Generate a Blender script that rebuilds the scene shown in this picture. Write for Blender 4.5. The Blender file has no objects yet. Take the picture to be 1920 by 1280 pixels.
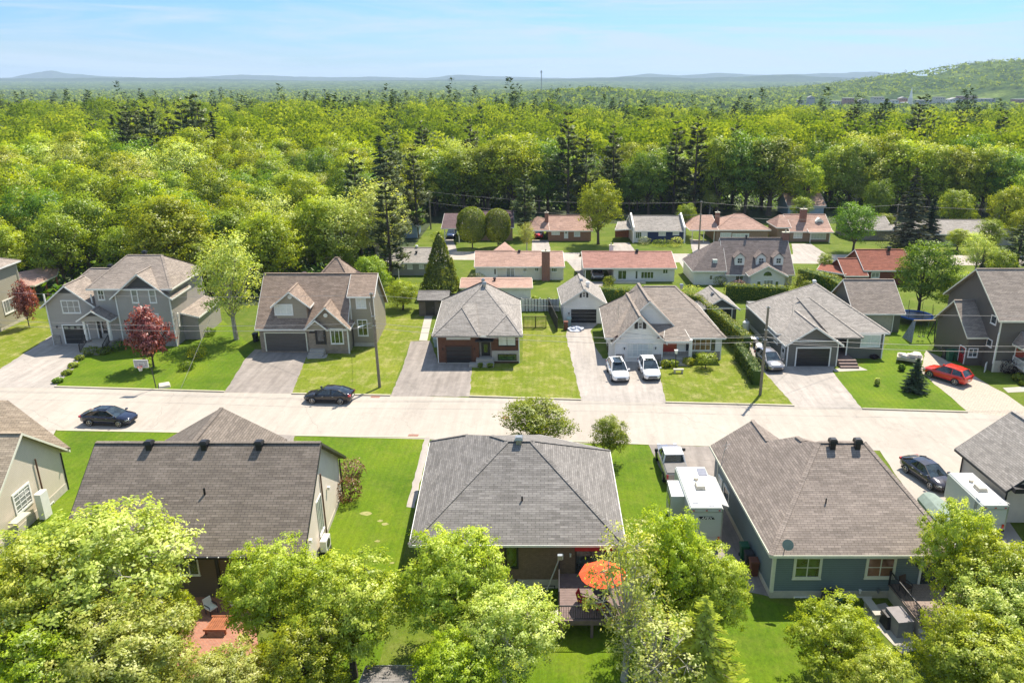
import bpy, math, random
import numpy as np
from mathutils import Vector, Matrix
R = math.radians
scene = bpy.context.scene

# ------------------------------------------------------------------ camera
CAM_H = 30.0
PITCH = math.atan2(494.0, 1456.0)
cam_d = bpy.data.cameras.new("camera"); cam = bpy.data.objects.new("camera", cam_d)
scene.collection.objects.link(cam); scene.camera = cam
cam_d.sensor_fit = 'HORIZONTAL'; cam_d.sensor_width = 36.0; cam_d.lens = 36.0 * 1456 / 1920
cam_d.shift_x = -90 / 1920.0
cam_d.clip_start = 0.5; cam_d.clip_end = 40000
cam.location = (0, 0, CAM_H); cam.rotation_euler = (math.pi / 2 - PITCH, 0, 0)

# ------------------------------------------------------------------ light
SUN_EL, SUN_AZ = R(58), R(30)          # azimuth measured from +Y towards +X
sun_d = bpy.data.lights.new("sun", 'SUN'); sun = bpy.data.objects.new("sun", sun_d)
scene.collection.objects.link(sun)
sun_d.energy = 4.6; sun_d.angle = R(0.53); sun_d.color = (1.0, 0.925, 0.80)
sdir = Vector((math.cos(SUN_EL) * math.sin(SUN_AZ), math.cos(SUN_EL) * math.cos(SUN_AZ), math.sin(SUN_EL)))
sun.rotation_euler = sdir.to_track_quat('Z', 'Y').to_euler()
sun.location = (60, 100, 150)
world = bpy.data.worlds.new("World"); scene.world = world; world.use_nodes = True
wn = world.node_tree.nodes; wl = world.node_tree.links; wn.clear()
w_out = wn.new('ShaderNodeOutputWorld'); w_bg = wn.new('ShaderNodeBackground')
w_sky = wn.new('ShaderNodeTexSky'); w_sky.sky_type = 'NISHITA'; w_sky.sun_disc = False
w_sky.sun_elevation = SUN_EL; w_sky.sun_rotation = SUN_AZ; w_sky.altitude = 0
w_sky.air_density = 1.0; w_sky.dust_density = 0.15; w_sky.ozone_density = 3.5
w_tc = wn.new('ShaderNodeTexCoord'); w_map = wn.new('ShaderNodeMapping')
w_map.inputs['Scale'].default_value = (2.2, 1.0, 26.0); w_map.inputs['Rotation'].default_value = (R(4), R(-5), R(12))
w_no = wn.new('ShaderNodeTexNoise'); w_no.inputs['Scale'].default_value = 1.25; w_no.inputs['Detail'].default_value = 9
w_no.inputs['Roughness'].default_value = 0.6; w_no.inputs['Distortion'].default_value = 0.9
w_rmp = wn.new('ShaderNodeValToRGB')
w_rmp.color_ramp.elements[0].position = 0.43; w_rmp.color_ramp.elements[0].color = (0, 0, 0, 1)
w_rmp.color_ramp.elements[1].position = 0.62; w_rmp.color_ramp.elements[1].color = (0.85, 0.85, 0.85, 1)
w_mix = wn.new('ShaderNodeMix'); w_mix.data_type = 'RGBA'
w_mix.inputs[7].default_value = (2.25, 2.75, 3.2, 1)
wl.new(w_tc.outputs['Generated'], w_map.inputs[0]); wl.new(w_map.outputs[0], w_no.inputs['Vector'])
wl.new(w_no.outputs['Fac'], w_rmp.inputs[0]); wl.new(w_rmp.outputs[0], w_mix.inputs[0])
w_tint = wn.new('ShaderNodeMix'); w_tint.data_type = 'RGBA'; w_tint.blend_type = 'MULTIPLY'; w_tint.inputs[0].default_value = 1
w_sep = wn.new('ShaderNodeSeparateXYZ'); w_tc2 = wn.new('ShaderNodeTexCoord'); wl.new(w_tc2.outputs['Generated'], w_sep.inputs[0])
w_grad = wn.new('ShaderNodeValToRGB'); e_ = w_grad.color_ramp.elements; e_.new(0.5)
for i_, (p_, c_) in enumerate(((0.0, (0.23, 0.325, 0.46)), (0.14, (0.27, 0.405, 0.64)), (0.5, (1.0, 0.94, 0.86)))): e_[i_].position = p_; e_[i_].color = (*c_, 1)  # low sky dimmed; overhead sky, out of view, left bright and warm for fill
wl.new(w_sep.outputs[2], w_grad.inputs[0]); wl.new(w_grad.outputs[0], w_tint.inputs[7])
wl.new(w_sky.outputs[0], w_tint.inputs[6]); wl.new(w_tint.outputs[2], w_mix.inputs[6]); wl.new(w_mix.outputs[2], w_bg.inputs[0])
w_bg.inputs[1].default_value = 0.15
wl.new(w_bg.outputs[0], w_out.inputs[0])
scene.view_settings.view_transform = 'Standard'; scene.view_settings.look = 'None'
scene.view_settings.exposure = 1.0; scene.view_settings.gamma = 1.0
scene.view_settings.use_curve_mapping = False
scene.render.engine = 'CYCLES'
scene.cycles.max_bounces = 7; scene.cycles.diffuse_bounces = 3; scene.cycles.glossy_bounces = 2
scene.cycles.transmission_bounces = 5; scene.cycles.volume_bounces = 0
scene.cycles.transparent_max_bounces = 6

# ------------------------------------------------------------------ surveying: a photo point -> a point of the place
_cp, _sp = math.cos(PITCH), math.sin(PITCH)
def ray(px, py):
    r = px - 1050.0; d = py - 640.0
    return (r, 1456 * _cp - d * _sp, -1456 * _sp - d * _cp)
def gp(px, py, z=0.0):
    d = ray(px, py); t = (z - CAM_H) / d[2]
    return Vector((d[0] * t, d[1] * t, z))
def on_plane(px, py, n, p):
    d = ray(px, py)
    t = (n[0]*p[0] + n[1]*p[1] + n[2]*(p[2]-CAM_H)) / (n[0]*d[0] + n[1]*d[1] + n[2]*d[2])
    return Vector((d[0]*t, d[1]*t, CAM_H + d[2]*t))
def view(ox, oy, s): return lambda x, y: (ox + x / s, oy + y / s)

# ------------------------------------------------------------------ materials
def new_mat(name):
    m = bpy.data.materials.new(name); m.use_nodes = True
    nt = m.node_tree; b = nt.nodes['Principled BSDF']
    return m, nt, b
def nd(nt, t, **kw):
    n = nt.nodes.new(t)
    for k, v in kw.items(): setattr(n, k, v)
    return n
def rgba(c): return (c[0], c[1], c[2], 1)
def noise(nt, vec, scale, detail=4, rough=0.6, dist=0):
    n = nd(nt, 'ShaderNodeTexNoise'); n.inputs['Scale'].default_value = scale
    n.inputs['Detail'].default_value = detail; n.inputs['Roughness'].default_value = rough
    n.inputs['Distortion'].default_value = dist
    if vec is not None: nt.links.new(vec, n.inputs['Vector'])
    return n.outputs['Fac']
def ramp(nt, fac, stops):
    r = nd(nt, 'ShaderNodeValToRGB'); e = r.color_ramp.elements
    while len(e) < len(stops): e.new(0.5)
    for i, (p, c) in enumerate(stops):
        e[i].position = p; e[i].color = rgba(c) if isinstance(c, (tuple, list)) else (c, c, c, 1)
    nt.links.new(fac, r.inputs[0]); return r.outputs[0]
def mixc(nt, fac, a, b, mode='MIX'):
    m = nd(nt, 'ShaderNodeMix'); m.data_type = 'RGBA'; m.blend_type = mode
    for i, v in ((0, fac), (6, a), (7, b)):
        if isinstance(v, (int, float)): m.inputs[i].default_value = v
        elif isinstance(v, (tuple, list)): m.inputs[i].default_value = rgba(v)
        else: nt.links.new(v, m.inputs[i])
    return m.outputs[2]
def bump(nt, b, h, strength=0.3, dist=0.02):
    n = nd(nt, 'ShaderNodeBump'); n.inputs['Strength'].default_value = strength
    n.inputs['Distance'].default_value = dist
    nt.links.new(h, n.inputs['Height']); nt.links.new(n.outputs[0], b.inputs['Normal'])
def objco(nt): return nd(nt, 'ShaderNodeTexCoord').outputs['Object']
def uvco(nt): return nd(nt, 'ShaderNodeTexCoord').outputs['UV']
def mapped(nt, vec, scale):
    m = nd(nt, 'ShaderNodeMapping'); m.inputs['Scale'].default_value = scale
    nt.links.new(vec, m.inputs[0]); return m.outputs[0]
_cache = {}
def plain(name, col, rough=0.6, metal=0.0, var=0.12, scale=3.0, bmp=0.0, spec=0.4):
    k = ('p', name)
    if k in _cache: return _cache[k]
    m, nt, b = new_mat(name)
    b.inputs['Roughness'].default_value = rough; b.inputs['Metallic'].default_value = metal
    b.inputs['Specular IOR Level'].default_value = spec
    f = noise(nt, objco(nt), scale, 6)
    c = mixc(nt, ramp(nt, f, [(0.3, 0.0), (0.7, 1.0)]), tuple(x * (1 - var) for x in col), tuple(min(1, x * (1 + var)) for x in col))
    nt.links.new(c, b.inputs['Base Color'])
    if bmp: bump(nt, b, noise(nt, objco(nt), scale * 12, 4), bmp, 0.02)
    _cache[k] = m; return m
def siding(name, col, step=0.15, depth=0.55, var=0.08):
    """horizontal lap siding: boards as a real saw-tooth relief plus a thin joint line"""
    m, nt, b = new_mat(name); b.inputs['Roughness'].default_value = 0.55
    uv = uvco(nt); sx = nd(nt, 'ShaderNodeSeparateXYZ'); nt.links.new(uv, sx.inputs[0])
    mu = nd(nt, 'ShaderNodeMath', operation='MULTIPLY'); mu.inputs[1].default_value = 1 / step; nt.links.new(sx.outputs[1], mu.inputs[0])
    fr = nd(nt, 'ShaderNodeMath', operation='FRACT'); nt.links.new(mu.outputs[0], fr.inputs[0])
    line = ramp(nt, fr.outputs[0], [(0.0, depth), (0.10, depth), (0.2, 1.0), (1.0, 0.97)])
    big = ramp(nt, noise(nt, objco(nt), 0.7, 5), [(0.3, 1 - var), (0.7, 1 + var * 0.5)])
    fine = ramp(nt, noise(nt, mapped(nt, uv, (2.2, 1 / step, 1)), 3.0, 3), [(0.35, 0.94), (0.65, 1.04)])
    c = mixc(nt, 1.0, mixc(nt, 1.0, mixc(nt, 1.0, col, line, 'MULTIPLY'), big, 'MULTIPLY'), fine, 'MULTIPLY')
    nt.links.new(c, b.inputs['Base Color']); bump(nt, b, fr.outputs[0], 0.5, 0.015)
    return m
def masonry(name, c1, c2, mortar, w=0.22, h=0.075, ms=0.012):
    m, nt, b = new_mat(name); b.inputs['Roughness'].default_value = 0.85
    t = nd(nt, 'ShaderNodeTexBrick'); nt.links.new(uvco(nt), t.inputs['Vector'])
    t.inputs['Color1'].default_value = rgba(c1); t.inputs['Color2'].default_value = rgba(c2); t.inputs['Mortar'].default_value = rgba(mortar)
    t.inputs['Scale'].default_value = 1; t.inputs['Brick Width'].default_value = w; t.inputs['Row Height'].default_value = h
    t.inputs['Mortar Size'].default_value = ms; t.inputs['Bias'].default_value = -0.1
    f = ramp(nt, noise(nt, objco(nt), 5, 5), [(0.3, 0.82), (0.7, 1.12)])
    nt.links.new(mixc(nt, 1.0, t.outputs['Color'], f, 'MULTIPLY'), b.inputs['Base Color'])
    bump(nt, b, t.outputs['Fac'], -0.4, 0.02)
    return m
def shingle(name, c1, c2, row=0.15, width=0.32, stain=0.16, line=0.45, fade=None):
    """asphalt shingles: courses from the UV height up the slope, tab-to-tab colour change, weathering"""
    m, nt, b = new_mat(name); b.inputs['Roughness'].default_value = 0.9; b.inputs['Specular IOR Level'].default_value = 0.25
    uv = uvco(nt)
    t = nd(nt, 'ShaderNodeTexBrick'); nt.links.new(uv, t.inputs['Vector'])
    t.inputs['Color1'].default_value = rgba(c1); t.inputs['Color2'].default_value = rgba(c2)
    t.inputs['Mortar'].default_value = rgba(tuple(x * line for x in c1))
    t.inputs['Scale'].default_value = 1; t.inputs['Brick Width'].default_value = width; t.inputs['Row Height'].default_value = row
    t.inputs['Mortar Size'].default_value = row * 0.10; t.inputs['Mortar Smooth'].default_value = 0.5; t.inputs['Bias'].default_value = 0.0
    t2 = nd(nt, 'ShaderNodeTexBrick'); nt.links.new(mapped(nt, uv, (1, 1, 1)), t2.inputs['Vector'])
    t2.inputs['Color1'].default_value = (0.82, 0.82, 0.82, 1); t2.inputs['Color2'].default_value = (1.16, 1.16, 1.16, 1); t2.inputs['Mortar'].default_value = (0.9, 0.9, 0.9, 1)
    t2.inputs['Scale'].default_value = 1; t2.inputs['Brick Width'].default_value = width * 1.9; t2.inputs['Row Height'].default_value = row; t2.inputs['Mortar Size'].default_value = 0.0
    t2.offset = 0.37; t2.squash = 1.3; t2.squash_frequency = 3
    big = ramp(nt, noise(nt, mapped(nt, objco(nt), (1, 1, 0.5)), 0.35, 6, 0.65), [(0.3, 1 - stain), (0.7, 1 + stain * 0.6)])
    sp = ramp(nt, noise(nt, mapped(nt, uv, (6, 0.8, 1)), 0.8, 4), [(0.3, 0.92), (0.7, 1.07)])
    gr = ramp(nt, noise(nt, uv, 40, 2), [(0.2, 0.85), (0.8, 1.15)])
    c = mixc(nt, 1.0, mixc(nt, 1.0, mixc(nt, 1.0, mixc(nt, 1.0, t.outputs['Color'], big, 'MULTIPLY'), t2.outputs['Color'], 'MULTIPLY'), sp, 'MULTIPLY'), gr, 'MULTIPLY')
    nt.links.new(c, b.inputs['Base Color']); bump(nt, b, t.outputs['Fac'], -0.5, 0.012)
    return m
def glossy(name, col, rough=0.15, metal=0.0, coat=0.6):
    k = ('g', name)
    if k in _cache: return _cache[k]
    m, nt, b = new_mat(name); b.inputs['Roughness'].default_value = rough; b.inputs['Metallic'].default_value = metal
    b.inputs['Coat Weight'].default_value = coat; b.inputs['Coat Roughness'].default_value = 0.05
    f = ramp(nt, noise(nt, objco(nt), 9, 5), [(0.3, 0.93), (0.7, 1.05)])
    nt.links.new(mixc(nt, 1.0, col, f, 'MULTIPLY'), b.inputs['Base Color'])
    r = ramp(nt, noise(nt, objco(nt), 2.5, 4), [(0.3, rough), (0.8, min(1, rough + 0.12))]); nt.links.new(r, b.inputs['Roughness'])
    _cache[k] = m; return m
def glass(name='window_glass', col=(0.03, 0.04, 0.045), rough=0.06):
    k = ('gl', name)
    if k in _cache: return _cache[k]
    m, nt, b = new_mat(name); b.inputs['Roughness'].default_value = rough; b.inputs['Specular IOR Level'].default_value = 0.9
    f = noise(nt, objco(nt), 1.7, 3)
    nt.links.new(mixc(nt, ramp(nt, f, [(0.42, 0.0), (0.6, 1.0)]), tuple(x * 0.45 for x in col), tuple(x * 1.5 for x in col)), b.inputs['Base Color'])
    _cache[k] = m; return m

# ------------------------------------------------------------------ mesh builder
class MB:
    def __init__(s): s.v = []; s.f = []; s.m = []
    def add(s, pts, faces, mi=0):
        o = len(s.v); s.v += [tuple(p) for p in pts]
        for f in faces: s.f.append(tuple(i + o for i in f)); s.m.append(mi)
    def poly(s, pts, mi=0): s.add(pts, [tuple(range(len(pts)))], mi)
    def box(s, c, size, yaw=0.0, mi=0, taper=1.0):
        cx, cy, cz = c; hx, hy, hz = size[0] / 2, size[1] / 2, size[2] / 2; ca, sa = math.cos(yaw), math.sin(yaw); p = []
        for dz in (-1, 1):
            k = taper if dz > 0 else 1
            for dx, dy in ((-1, -1), (1, -1), (1, 1), (-1, 1)):
                x, y = dx * hx * k, dy * hy * k
                p.append((cx + x * ca - y * sa, cy + x * sa + y * ca, cz + dz * hz))
        s.add(p, [(3, 2, 1, 0), (4, 5, 6, 7), (0, 1, 5, 4), (1, 2, 6, 5), (2, 3, 7, 6), (3, 0, 4, 7)], mi)
    def prism(s, pts2, z0, z1, mi=0):
        n = len(pts2); a = sum(pts2[i][0] * pts2[(i+1) % n][1] - pts2[(i+1) % n][0] * pts2[i][1] for i in range(n))
        if a < 0: pts2 = pts2[::-1]
        p = [(q[0], q[1], z0) for q in pts2] + [(q[0], q[1], z1) for q in pts2]
        s.add(p, [tuple(range(n - 1, -1, -1)), tuple(range(n, 2 * n))] + [(i, (i+1) % n, n + (i+1) % n, n + i) for i in range(n)], mi)
    def extrude(s, pts3, d, mi=0):
        """closed solid from a polygon and an offset vector"""
        n = len(pts3); p = [Vector(q) for q in pts3]; d = Vector(d); nn = Vector((0, 0, 0))
        for i in range(n): nn += p[i].cross(p[(i+1) % n])
        if nn.dot(d) > 0: p = p[::-1]
        s.add([tuple(q) for q in p] + [tuple(q + d) for q in p], [tuple(range(n))] + [tuple(range(2*n-1, n-1, -1))] + [(i, n + i, n + (i+1) % n, (i+1) % n) for i in range(n)], mi)
    def bar(s, a, b, w, h=None, mi=0):
        """rectangular bar between two points"""
        a = Vector(a); b = Vector(b); h = h or w; d = (b - a)
        if d.length < 1e-6: return
        d.normalize(); up = Vector((0, 0, 1)) if abs(d.z) < 0.95 else Vector((0, 1, 0))
        x = d.cross(up).normalized() * w / 2; y = x.cross(d).normalized() * h / 2
        s.add([a - x - y, a + x - y, a + x + y, a - x + y, b - x - y, b + x - y, b + x + y, b - x + y],
              [(0, 1, 2, 3), (7, 6, 5, 4), (0, 4, 5, 1), (1, 5, 6, 2), (2, 6, 7, 3), (3, 7, 4, 0)], mi)
    def tube(s, pts, rad, n=8, mi=0, cap=True):
        pts = [Vector(p) for p in pts]
        if not isinstance(rad, (list, tuple)): rad = [rad] * len(pts)
        o = len(s.v); ref = None
        for i, p in enumerate(pts):
            d = (pts[min(i+1, len(pts)-1)] - pts[max(i-1, 0)]).normalized()
            if ref is None: ref = Vector((1, 0, 0)) if abs(d.x) < 0.9 else Vector((0, 1, 0))
            x = (ref - d * ref.dot(d)).normalized(); y = d.cross(x); ref = x
            for k in range(n):
                a = 2 * math.pi * k / n; s.v.append(tuple(p + (x * math.cos(a) + y * math.sin(a)) * rad[i]))
        for i in range(len(pts) - 1):
            for k in range(n):
                s.f.append((o + i*n + k, o + i*n + (k+1) % n, o + (i+1)*n + (k+1) % n, o + (i+1)*n + k)); s.m.append(mi)
        if cap:
            s.f.append(tuple(o + k for k in range(n - 1, -1, -1))); s.m.append(mi)
            s.f.append(tuple(o + (len(pts)-1)*n + k for k in range(n))); s.m.append(mi)
    def ball(s, c, r, nu=12, nv=8, mi=0, jit=0, seed=0):
        rr = random.Random(seed); o = len(s.v); rx, ry, rz = (r, r, r) if isinstance(r, (int, float)) else r
        for j in range(1, nv):
            for i in range(nu):
                t = math.pi * j / nv; a = 2 * math.pi * i / nu; k = 1 + rr.uniform(-jit, jit)
                s.v.append((c[0] + rx*k*math.sin(t)*math.cos(a), c[1] + ry*k*math.sin(t)*math.sin(a), c[2] + rz*k*math.cos(t)))
        s.v += [(c[0], c[1], c[2] + rz), (c[0], c[1], c[2] - rz)]; T, B = len(s.v) - 2, len(s.v) - 1
        for j in range(nv - 2):
            for i in range(nu):
                s.f.append((o + j*nu + i, o + (j+1)*nu + i, o + (j+1)*nu + (i+1) % nu, o + j*nu + (i+1) % nu)); s.m.append(mi)
        for i in range(nu):
            s.f.append((T, o + i, o + (i+1) % nu)); s.m.append(mi)
            s.f.append((B, o + (nv-2)*nu + (i+1) % nu, o + (nv-2)*nu + i)); s.m.append(mi)
    def cyl(s, c, r, h, n=16, axis='z', mi=0):
        d = {'z': Vector((0, 0, 1)), 'x': Vector((1, 0, 0)), 'y': Vector((0, 1, 0))}[axis] if isinstance(axis, str) else Vector(axis).normalized()
        c = Vector(c); s.tube([c - d * h / 2, c + d * h / 2], r, n, mi)
    def build(s, name, mat, parent=None, smooth=False, loc=None):
        me = bpy.data.meshes.new(name)
        org = Vector(loc) if loc is not None else (parent['_o'] if parent is not None and '_o' in parent.keys() else (0, 0, 0))
        org = Vector(tuple(org))
        vs = [(p[0] - org[0], p[1] - org[1], p[2] - org[2]) for p in s.v]
        me.from_pydata(vs, [], s.f)
        mats = mat if isinstance(mat, (list, tuple)) else [mat]
        for q in mats: me.materials.append(q)
        if len(mats) > 1: me.polygons.foreach_set('material_index', s.m)
        if smooth: me.polygons.foreach_set('use_smooth', [True] * len(me.polygons))
        uvl = me.uv_layers.new(name='UVMap'); co = s.v; uv = [0.0] * (2 * len(me.loops))
        for pl in me.polygons:
            n = pl.normal
            if abs(n.z) > 0.995: u = (1, 0, 0); w = (0, 1, 0)
            else:
                l = math.hypot(n.x, n.y); u = (-n.y / l, n.x / l, 0)
                w = (n.y*u[2] - n.z*u[1], n.z*u[0] - n.x*u[2], n.x*u[1] - n.y*u[0])
            for li in pl.loop_indices:
                p = co[me.loops[li].vertex_index]
                uv[2*li] = p[0]*u[0] + p[1]*u[1] + p[2]*u[2]; uv[2*li+1] = p[0]*w[0] + p[1]*w[1] + p[2]*w[2]
        uvl.data.foreach_set('uv', uv)
        o = bpy.data.objects.new(name, me); scene.collection.objects.link(o)
        if parent is not None: o.parent = parent; o['_o'] = tuple(org)
        else: o.location = org
        return o

def tag(o, label=None, cat=None, group=None, kind=None):
    if label: o['label'] = label
    if cat: o['category'] = cat
    if group: o['group'] = group
    if kind: o['kind'] = kind
    return o
def thing(name, label, cat, loc=(0, 0, 0), group=None):
    """an Empty at the thing's base; parts are built in world metres and stored relative to it"""
    o = bpy.data.objects.new(name, None); scene.collection.objects.link(o); o.empty_display_size = 0.3
    o.location = loc; o['_o'] = tuple(loc); return tag(o, label, cat, group)
def struct(name, mb, mat): return tag(mb.build(name, mat), kind='structure')
def copy_tree(o, parent=None):
    c = o.copy(); scene.collection.objects.link(c); c.parent = parent
    for ch in o.children: copy_tree(ch, c)
    return c
def place(o, loc, yaw=0, s=1):
    o.location = loc; o.rotation_euler = (0, 0, yaw); o.scale = (s, s, s) if isinstance(s, (int, float)) else s
SK = -0.068                         # the lots run slightly askew to the view: sideways drift per metre of depth
def rect(x0, x1, yf, yb):
    d = SK * (yb - yf); return [(x0, yf), (x1, yf), (x1 + d, yb), (x0 + d, yb)]

from mathutils import noise as mn
# ================================================================== THE SETTING
def grass_mat(name, a, b_, c, dry, dry_amt, scale=1.0, stripes=0.0):
    m, nt, b = new_mat(name); b.inputs['Roughness'].default_value = 0.9; b.inputs['Specular IOR Level'].default_value = 0.15
    co = objco(nt)
    f1 = noise(nt, co, 0.11 * scale, 8, 0.62, 0.4); f2 = noise(nt, co, 1.1 * scale, 6, 0.7); f3 = noise(nt, mapped(nt, co, (1, 0.55, 1)), 7.0, 4, 0.75)
    base = ramp(nt, f1, [(0.30, a), (0.5, b_), (0.68, c)])
    base = mixc(nt, ramp(nt, f2, [(0.35, 0.0), (0.65, 0.6)]), base, mixc(nt, 0.5, base, c))
    d = noise(nt, co, 0.5 * scale, 10, 0.75, 0.15)
    base = mixc(nt, ramp(nt, d, [(0.48, 0.0), (0.70, dry_amt)]), base, dry)
    fine = ramp(nt, f3, [(0.25, 0.62), (0.5, 1.0), (0.8, 1.35)])
    base = mixc(nt, 1.0, base, fine, 'MULTIPLY')
    if stripes:
        w = nd(nt, 'ShaderNodeTexWave'); w.bands_direction = 'X'; w.inputs['Scale'].default_value = 0.55; w.inputs['Distortion'].default_value = 1.4
        w.inputs['Detail'].default_value = 3; w.inputs['Detail Scale'].default_value = 0.6
        mp = mapped(nt, co, (1, 0.07, 1)); nt.links.new(mp, w.inputs['Vector'])
        base = mixc(nt, 1.0, base, ramp(nt, w.outputs['Fac'], [(0.2, 1 - stripes), (0.8, 1 + stripes * 0.5)]), 'MULTIPLY')
    nt.links.new(base, b.inputs['Base Color'])
    bump(nt, b, f3, 0.6, 0.06)
    return m
M_ground = grass_mat('grass_mixed', (0.055, 0.095, 0.006), (0.085, 0.125, 0.008), (0.12, 0.155, 0.014), (0.25, 0.22, 0.08), 0.35)
M_lawn_lush = grass_mat('grass_lush', (0.046, 0.098, 0.002), (0.080, 0.142, 0.003), (0.130, 0.180, 0.006), (0.19, 0.185, 0.04), 0.35, 1.2, 0.05)
M_lawn_dry = grass_mat('grass_dry', (0.088, 0.132, 0.004), (0.125, 0.162, 0.008), (0.17, 0.192, 0.018), (0.33, 0.28, 0.12), 0.75, 1.3, 0.05)
def paving(name, a, b_, patch=0.10, streak=0.0, crack=0.35, rough=0.9):
    m, nt, b = new_mat(name); b.inputs['Roughness'].default_value = rough; b.inputs['Specular IOR Level'].default_value = 0.2
    co = objco(nt)
    base = mixc(nt, ramp(nt, noise(nt, co, 0.12, 8, 0.6, 0.3), [(0.35, 0.0), (0.65, 1.0)]), a, b_)
    base = mixc(nt, 1.0, base, ramp(nt, noise(nt, co, 1.3, 6, 0.65), [(0.3, 1 - patch), (0.7, 1 + patch * 0.5)]), 'MULTIPLY')
    base = mixc(nt, 1.0, base, ramp(nt, noise(nt, co, 35, 3), [(0.3, 0.92), (0.7, 1.06)]), 'MULTIPLY')
    if streak: base = mixc(nt, 1.0, base, ramp(nt, noise(nt, mapped(nt, co, (1.6, 0.14, 1)), 1.0, 6, 0.6), [(0.35, 1 - streak), (0.65, 1 + streak)]), 'MULTIPLY')
    if crack:
        v = nd(nt, 'ShaderNodeTexVoronoi'); v.feature = 'DISTANCE_TO_EDGE'; v.inputs['Scale'].default_value = 0.16
        wob = nd(nt, 'ShaderNodeVectorMath', operation='ADD'); nz = nd(nt, 'ShaderNodeTexNoise'); nz.inputs['Scale'].default_value = 0.5; nz.inputs['Detail'].default_value = 8
        nt.links.new(co, nz.inputs['Vector']); sc = nd(nt, 'ShaderNodeVectorMath', operation='SCALE'); sc.inputs[3].default_value = 3.0
        nt.links.new(nz.outputs['Color'], sc.inputs[0]); nt.links.new(co, wob.inputs[0]); nt.links.new(sc.outputs[0], wob.inputs[1])
        nt.links.new(wob.outputs[0], v.inputs['Vector'])
        base = mixc(nt, 1.0, base, ramp(nt, v.outputs['Distance'], [(0.0, 1 - crack), (0.006, 1 - crack * 0.4), (0.014, 1.0)]), 'MULTIPLY')
    nt.links.new(base, b.inputs['Base Color']); bump(nt, b, noise(nt, co, 45, 3), 0.15, 0.01)
    return m
M_street = paving('old_street_asphalt', (0.40, 0.352, 0.298), (0.35, 0.308, 0.262), 0.06, 0.06, 0.10)
M_drive = paving('driveway_asphalt', (0.235, 0.203, 0.178), (0.29, 0.255, 0.225), 0.16, 0.16, 0.15)
M_drive_lt = paving('pale_driveway_asphalt', (0.38, 0.335, 0.295), (0.31, 0.28, 0.25), 0.12, 0.12, 0.14)
M_conc = paving('concrete', (0.43, 0.39, 0.33), (0.36, 0.33, 0.28), 0.08, 0.0, 0.0)
M_kerb = paving('kerb_concrete', (0.5, 0.45, 0.34), (0.42, 0.38, 0.28), 0.1, 0, 0)
M_soil = plain('soil_bed', (0.16, 0.115, 0.07), 0.95, var=0.4, scale=2, bmp=0.5)
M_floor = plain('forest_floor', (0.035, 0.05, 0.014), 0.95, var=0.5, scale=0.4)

def ragged(pts, amp=0.07):
    out = []; n = len(pts)
    for i in range(n):
        a, b = pts[i], pts[(i+1) % n]; L = math.hypot(b[0]-a[0], b[1]-a[1]); k = max(1, min(60, int(L / 0.7)))
        for j in range(k):
            t = j / k; x = a[0] + (b[0]-a[0])*t; y = a[1] + (b[1]-a[1])*t
            if j: x += amp * mn.noise(Vector((x*1.3, y*1.3, 1))) * 2; y += amp * mn.noise(Vector((x*1.3, y*1.3, 9))) * 2
            out.append((x, y))
    return out
def sheet(name, pts, mat, z=0.0):
    if name in ('lawn', 'driveway'): pts = ragged(pts)
    mb = MB(); p = [(q[0], q[1], z) for q in pts]
    a = sum(p[i][0]*p[(i+1) % len(p)][1] - p[(i+1) % len(p)][0]*p[i][1] for i in range(len(p)))
    if a < 0: p = p[::-1]
    mb.poly(p); return struct(name, mb, mat)
def gz(x, y):
    """the land falls away into a wide valley behind the wood"""
    a = 430 + 60 * max(-1, min(1, -x / 150.0)); t = max(0, min(1, (y - a) / 480.0)); return -28 * t * t * (3 - 2 * t)
def gridsheet(name, x_of, ys, nx, mat, dz):
    mb = MB()
    for y in ys:
        x0, x1 = x_of(y)
        for i in range(nx): x = x0 + (x1 - x0) * i / (nx - 1); mb.v.append((x, y, gz(x, y) + dz))
    for j in range(len(ys) - 1):
        for i in range(nx - 1): o = j * nx + i; mb.f.append((o, o + 1, o + nx + 1, o + nx)); mb.m.append(0)
    return struct(name, mb, mat)
def psheet(name, px, mat, z):
    """a flat sheet whose outline is surveyed on the photo"""
    return sheet(name, [gp(x, y) for x, y in px], mat, z)
gridsheet('ground', lambda y: (-8400, 8400), [-500, 60, 200, 350] + list(range(370, 1000, 30)) + [1500, 4000, 11700], 85, M_ground, 0)
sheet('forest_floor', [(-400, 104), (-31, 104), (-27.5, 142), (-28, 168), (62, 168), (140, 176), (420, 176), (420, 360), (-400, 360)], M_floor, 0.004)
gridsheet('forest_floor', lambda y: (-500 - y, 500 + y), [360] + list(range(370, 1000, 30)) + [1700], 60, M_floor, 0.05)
sheet('street', [(-160, 81.3), (-160, 70.1), (160, 52.1), (160, 59.7)], M_street, 0.012)
# lawns of the lots
psheet('lawn', [(100, 726), (118, 710), (140, 690), (152, 668), (172, 647), (334, 649), (418, 600), (478, 655), (459, 674), (421, 734)], M_lawn_lush, 0.008)
psheet('lawn', [(547, 737), (572, 675), (583, 655), (660, 640), (712, 590), (800, 590), (786, 638), (770, 640), (732, 741)], M_lawn_dry, 0.008)
psheet('lawn', [(880, 743), (886, 682), (980, 680), (980, 600), (1056, 598), (1061, 625), (1090, 750)], M_lawn_dry, 0.008)
psheet('lawn', [(1248, 755), (1235, 692), (1360, 665), (1398, 659), (1491, 761)], M_lawn_dry, 0.008)
psheet('lawn', [(1617, 766), (1561, 697), (1600, 690), (1655, 660), (1680, 610), (1780, 600), (1736, 657), (1726, 697), (1815, 772)], M_lawn_lush, 0.008)
psheet('lawn', [(108, 806), (553, 816.5), (546, 850), (300, 870), (60, 1280), (-100, 1280), (100, 940), (85, 850)], M_lawn_lush, 0.008)
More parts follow.
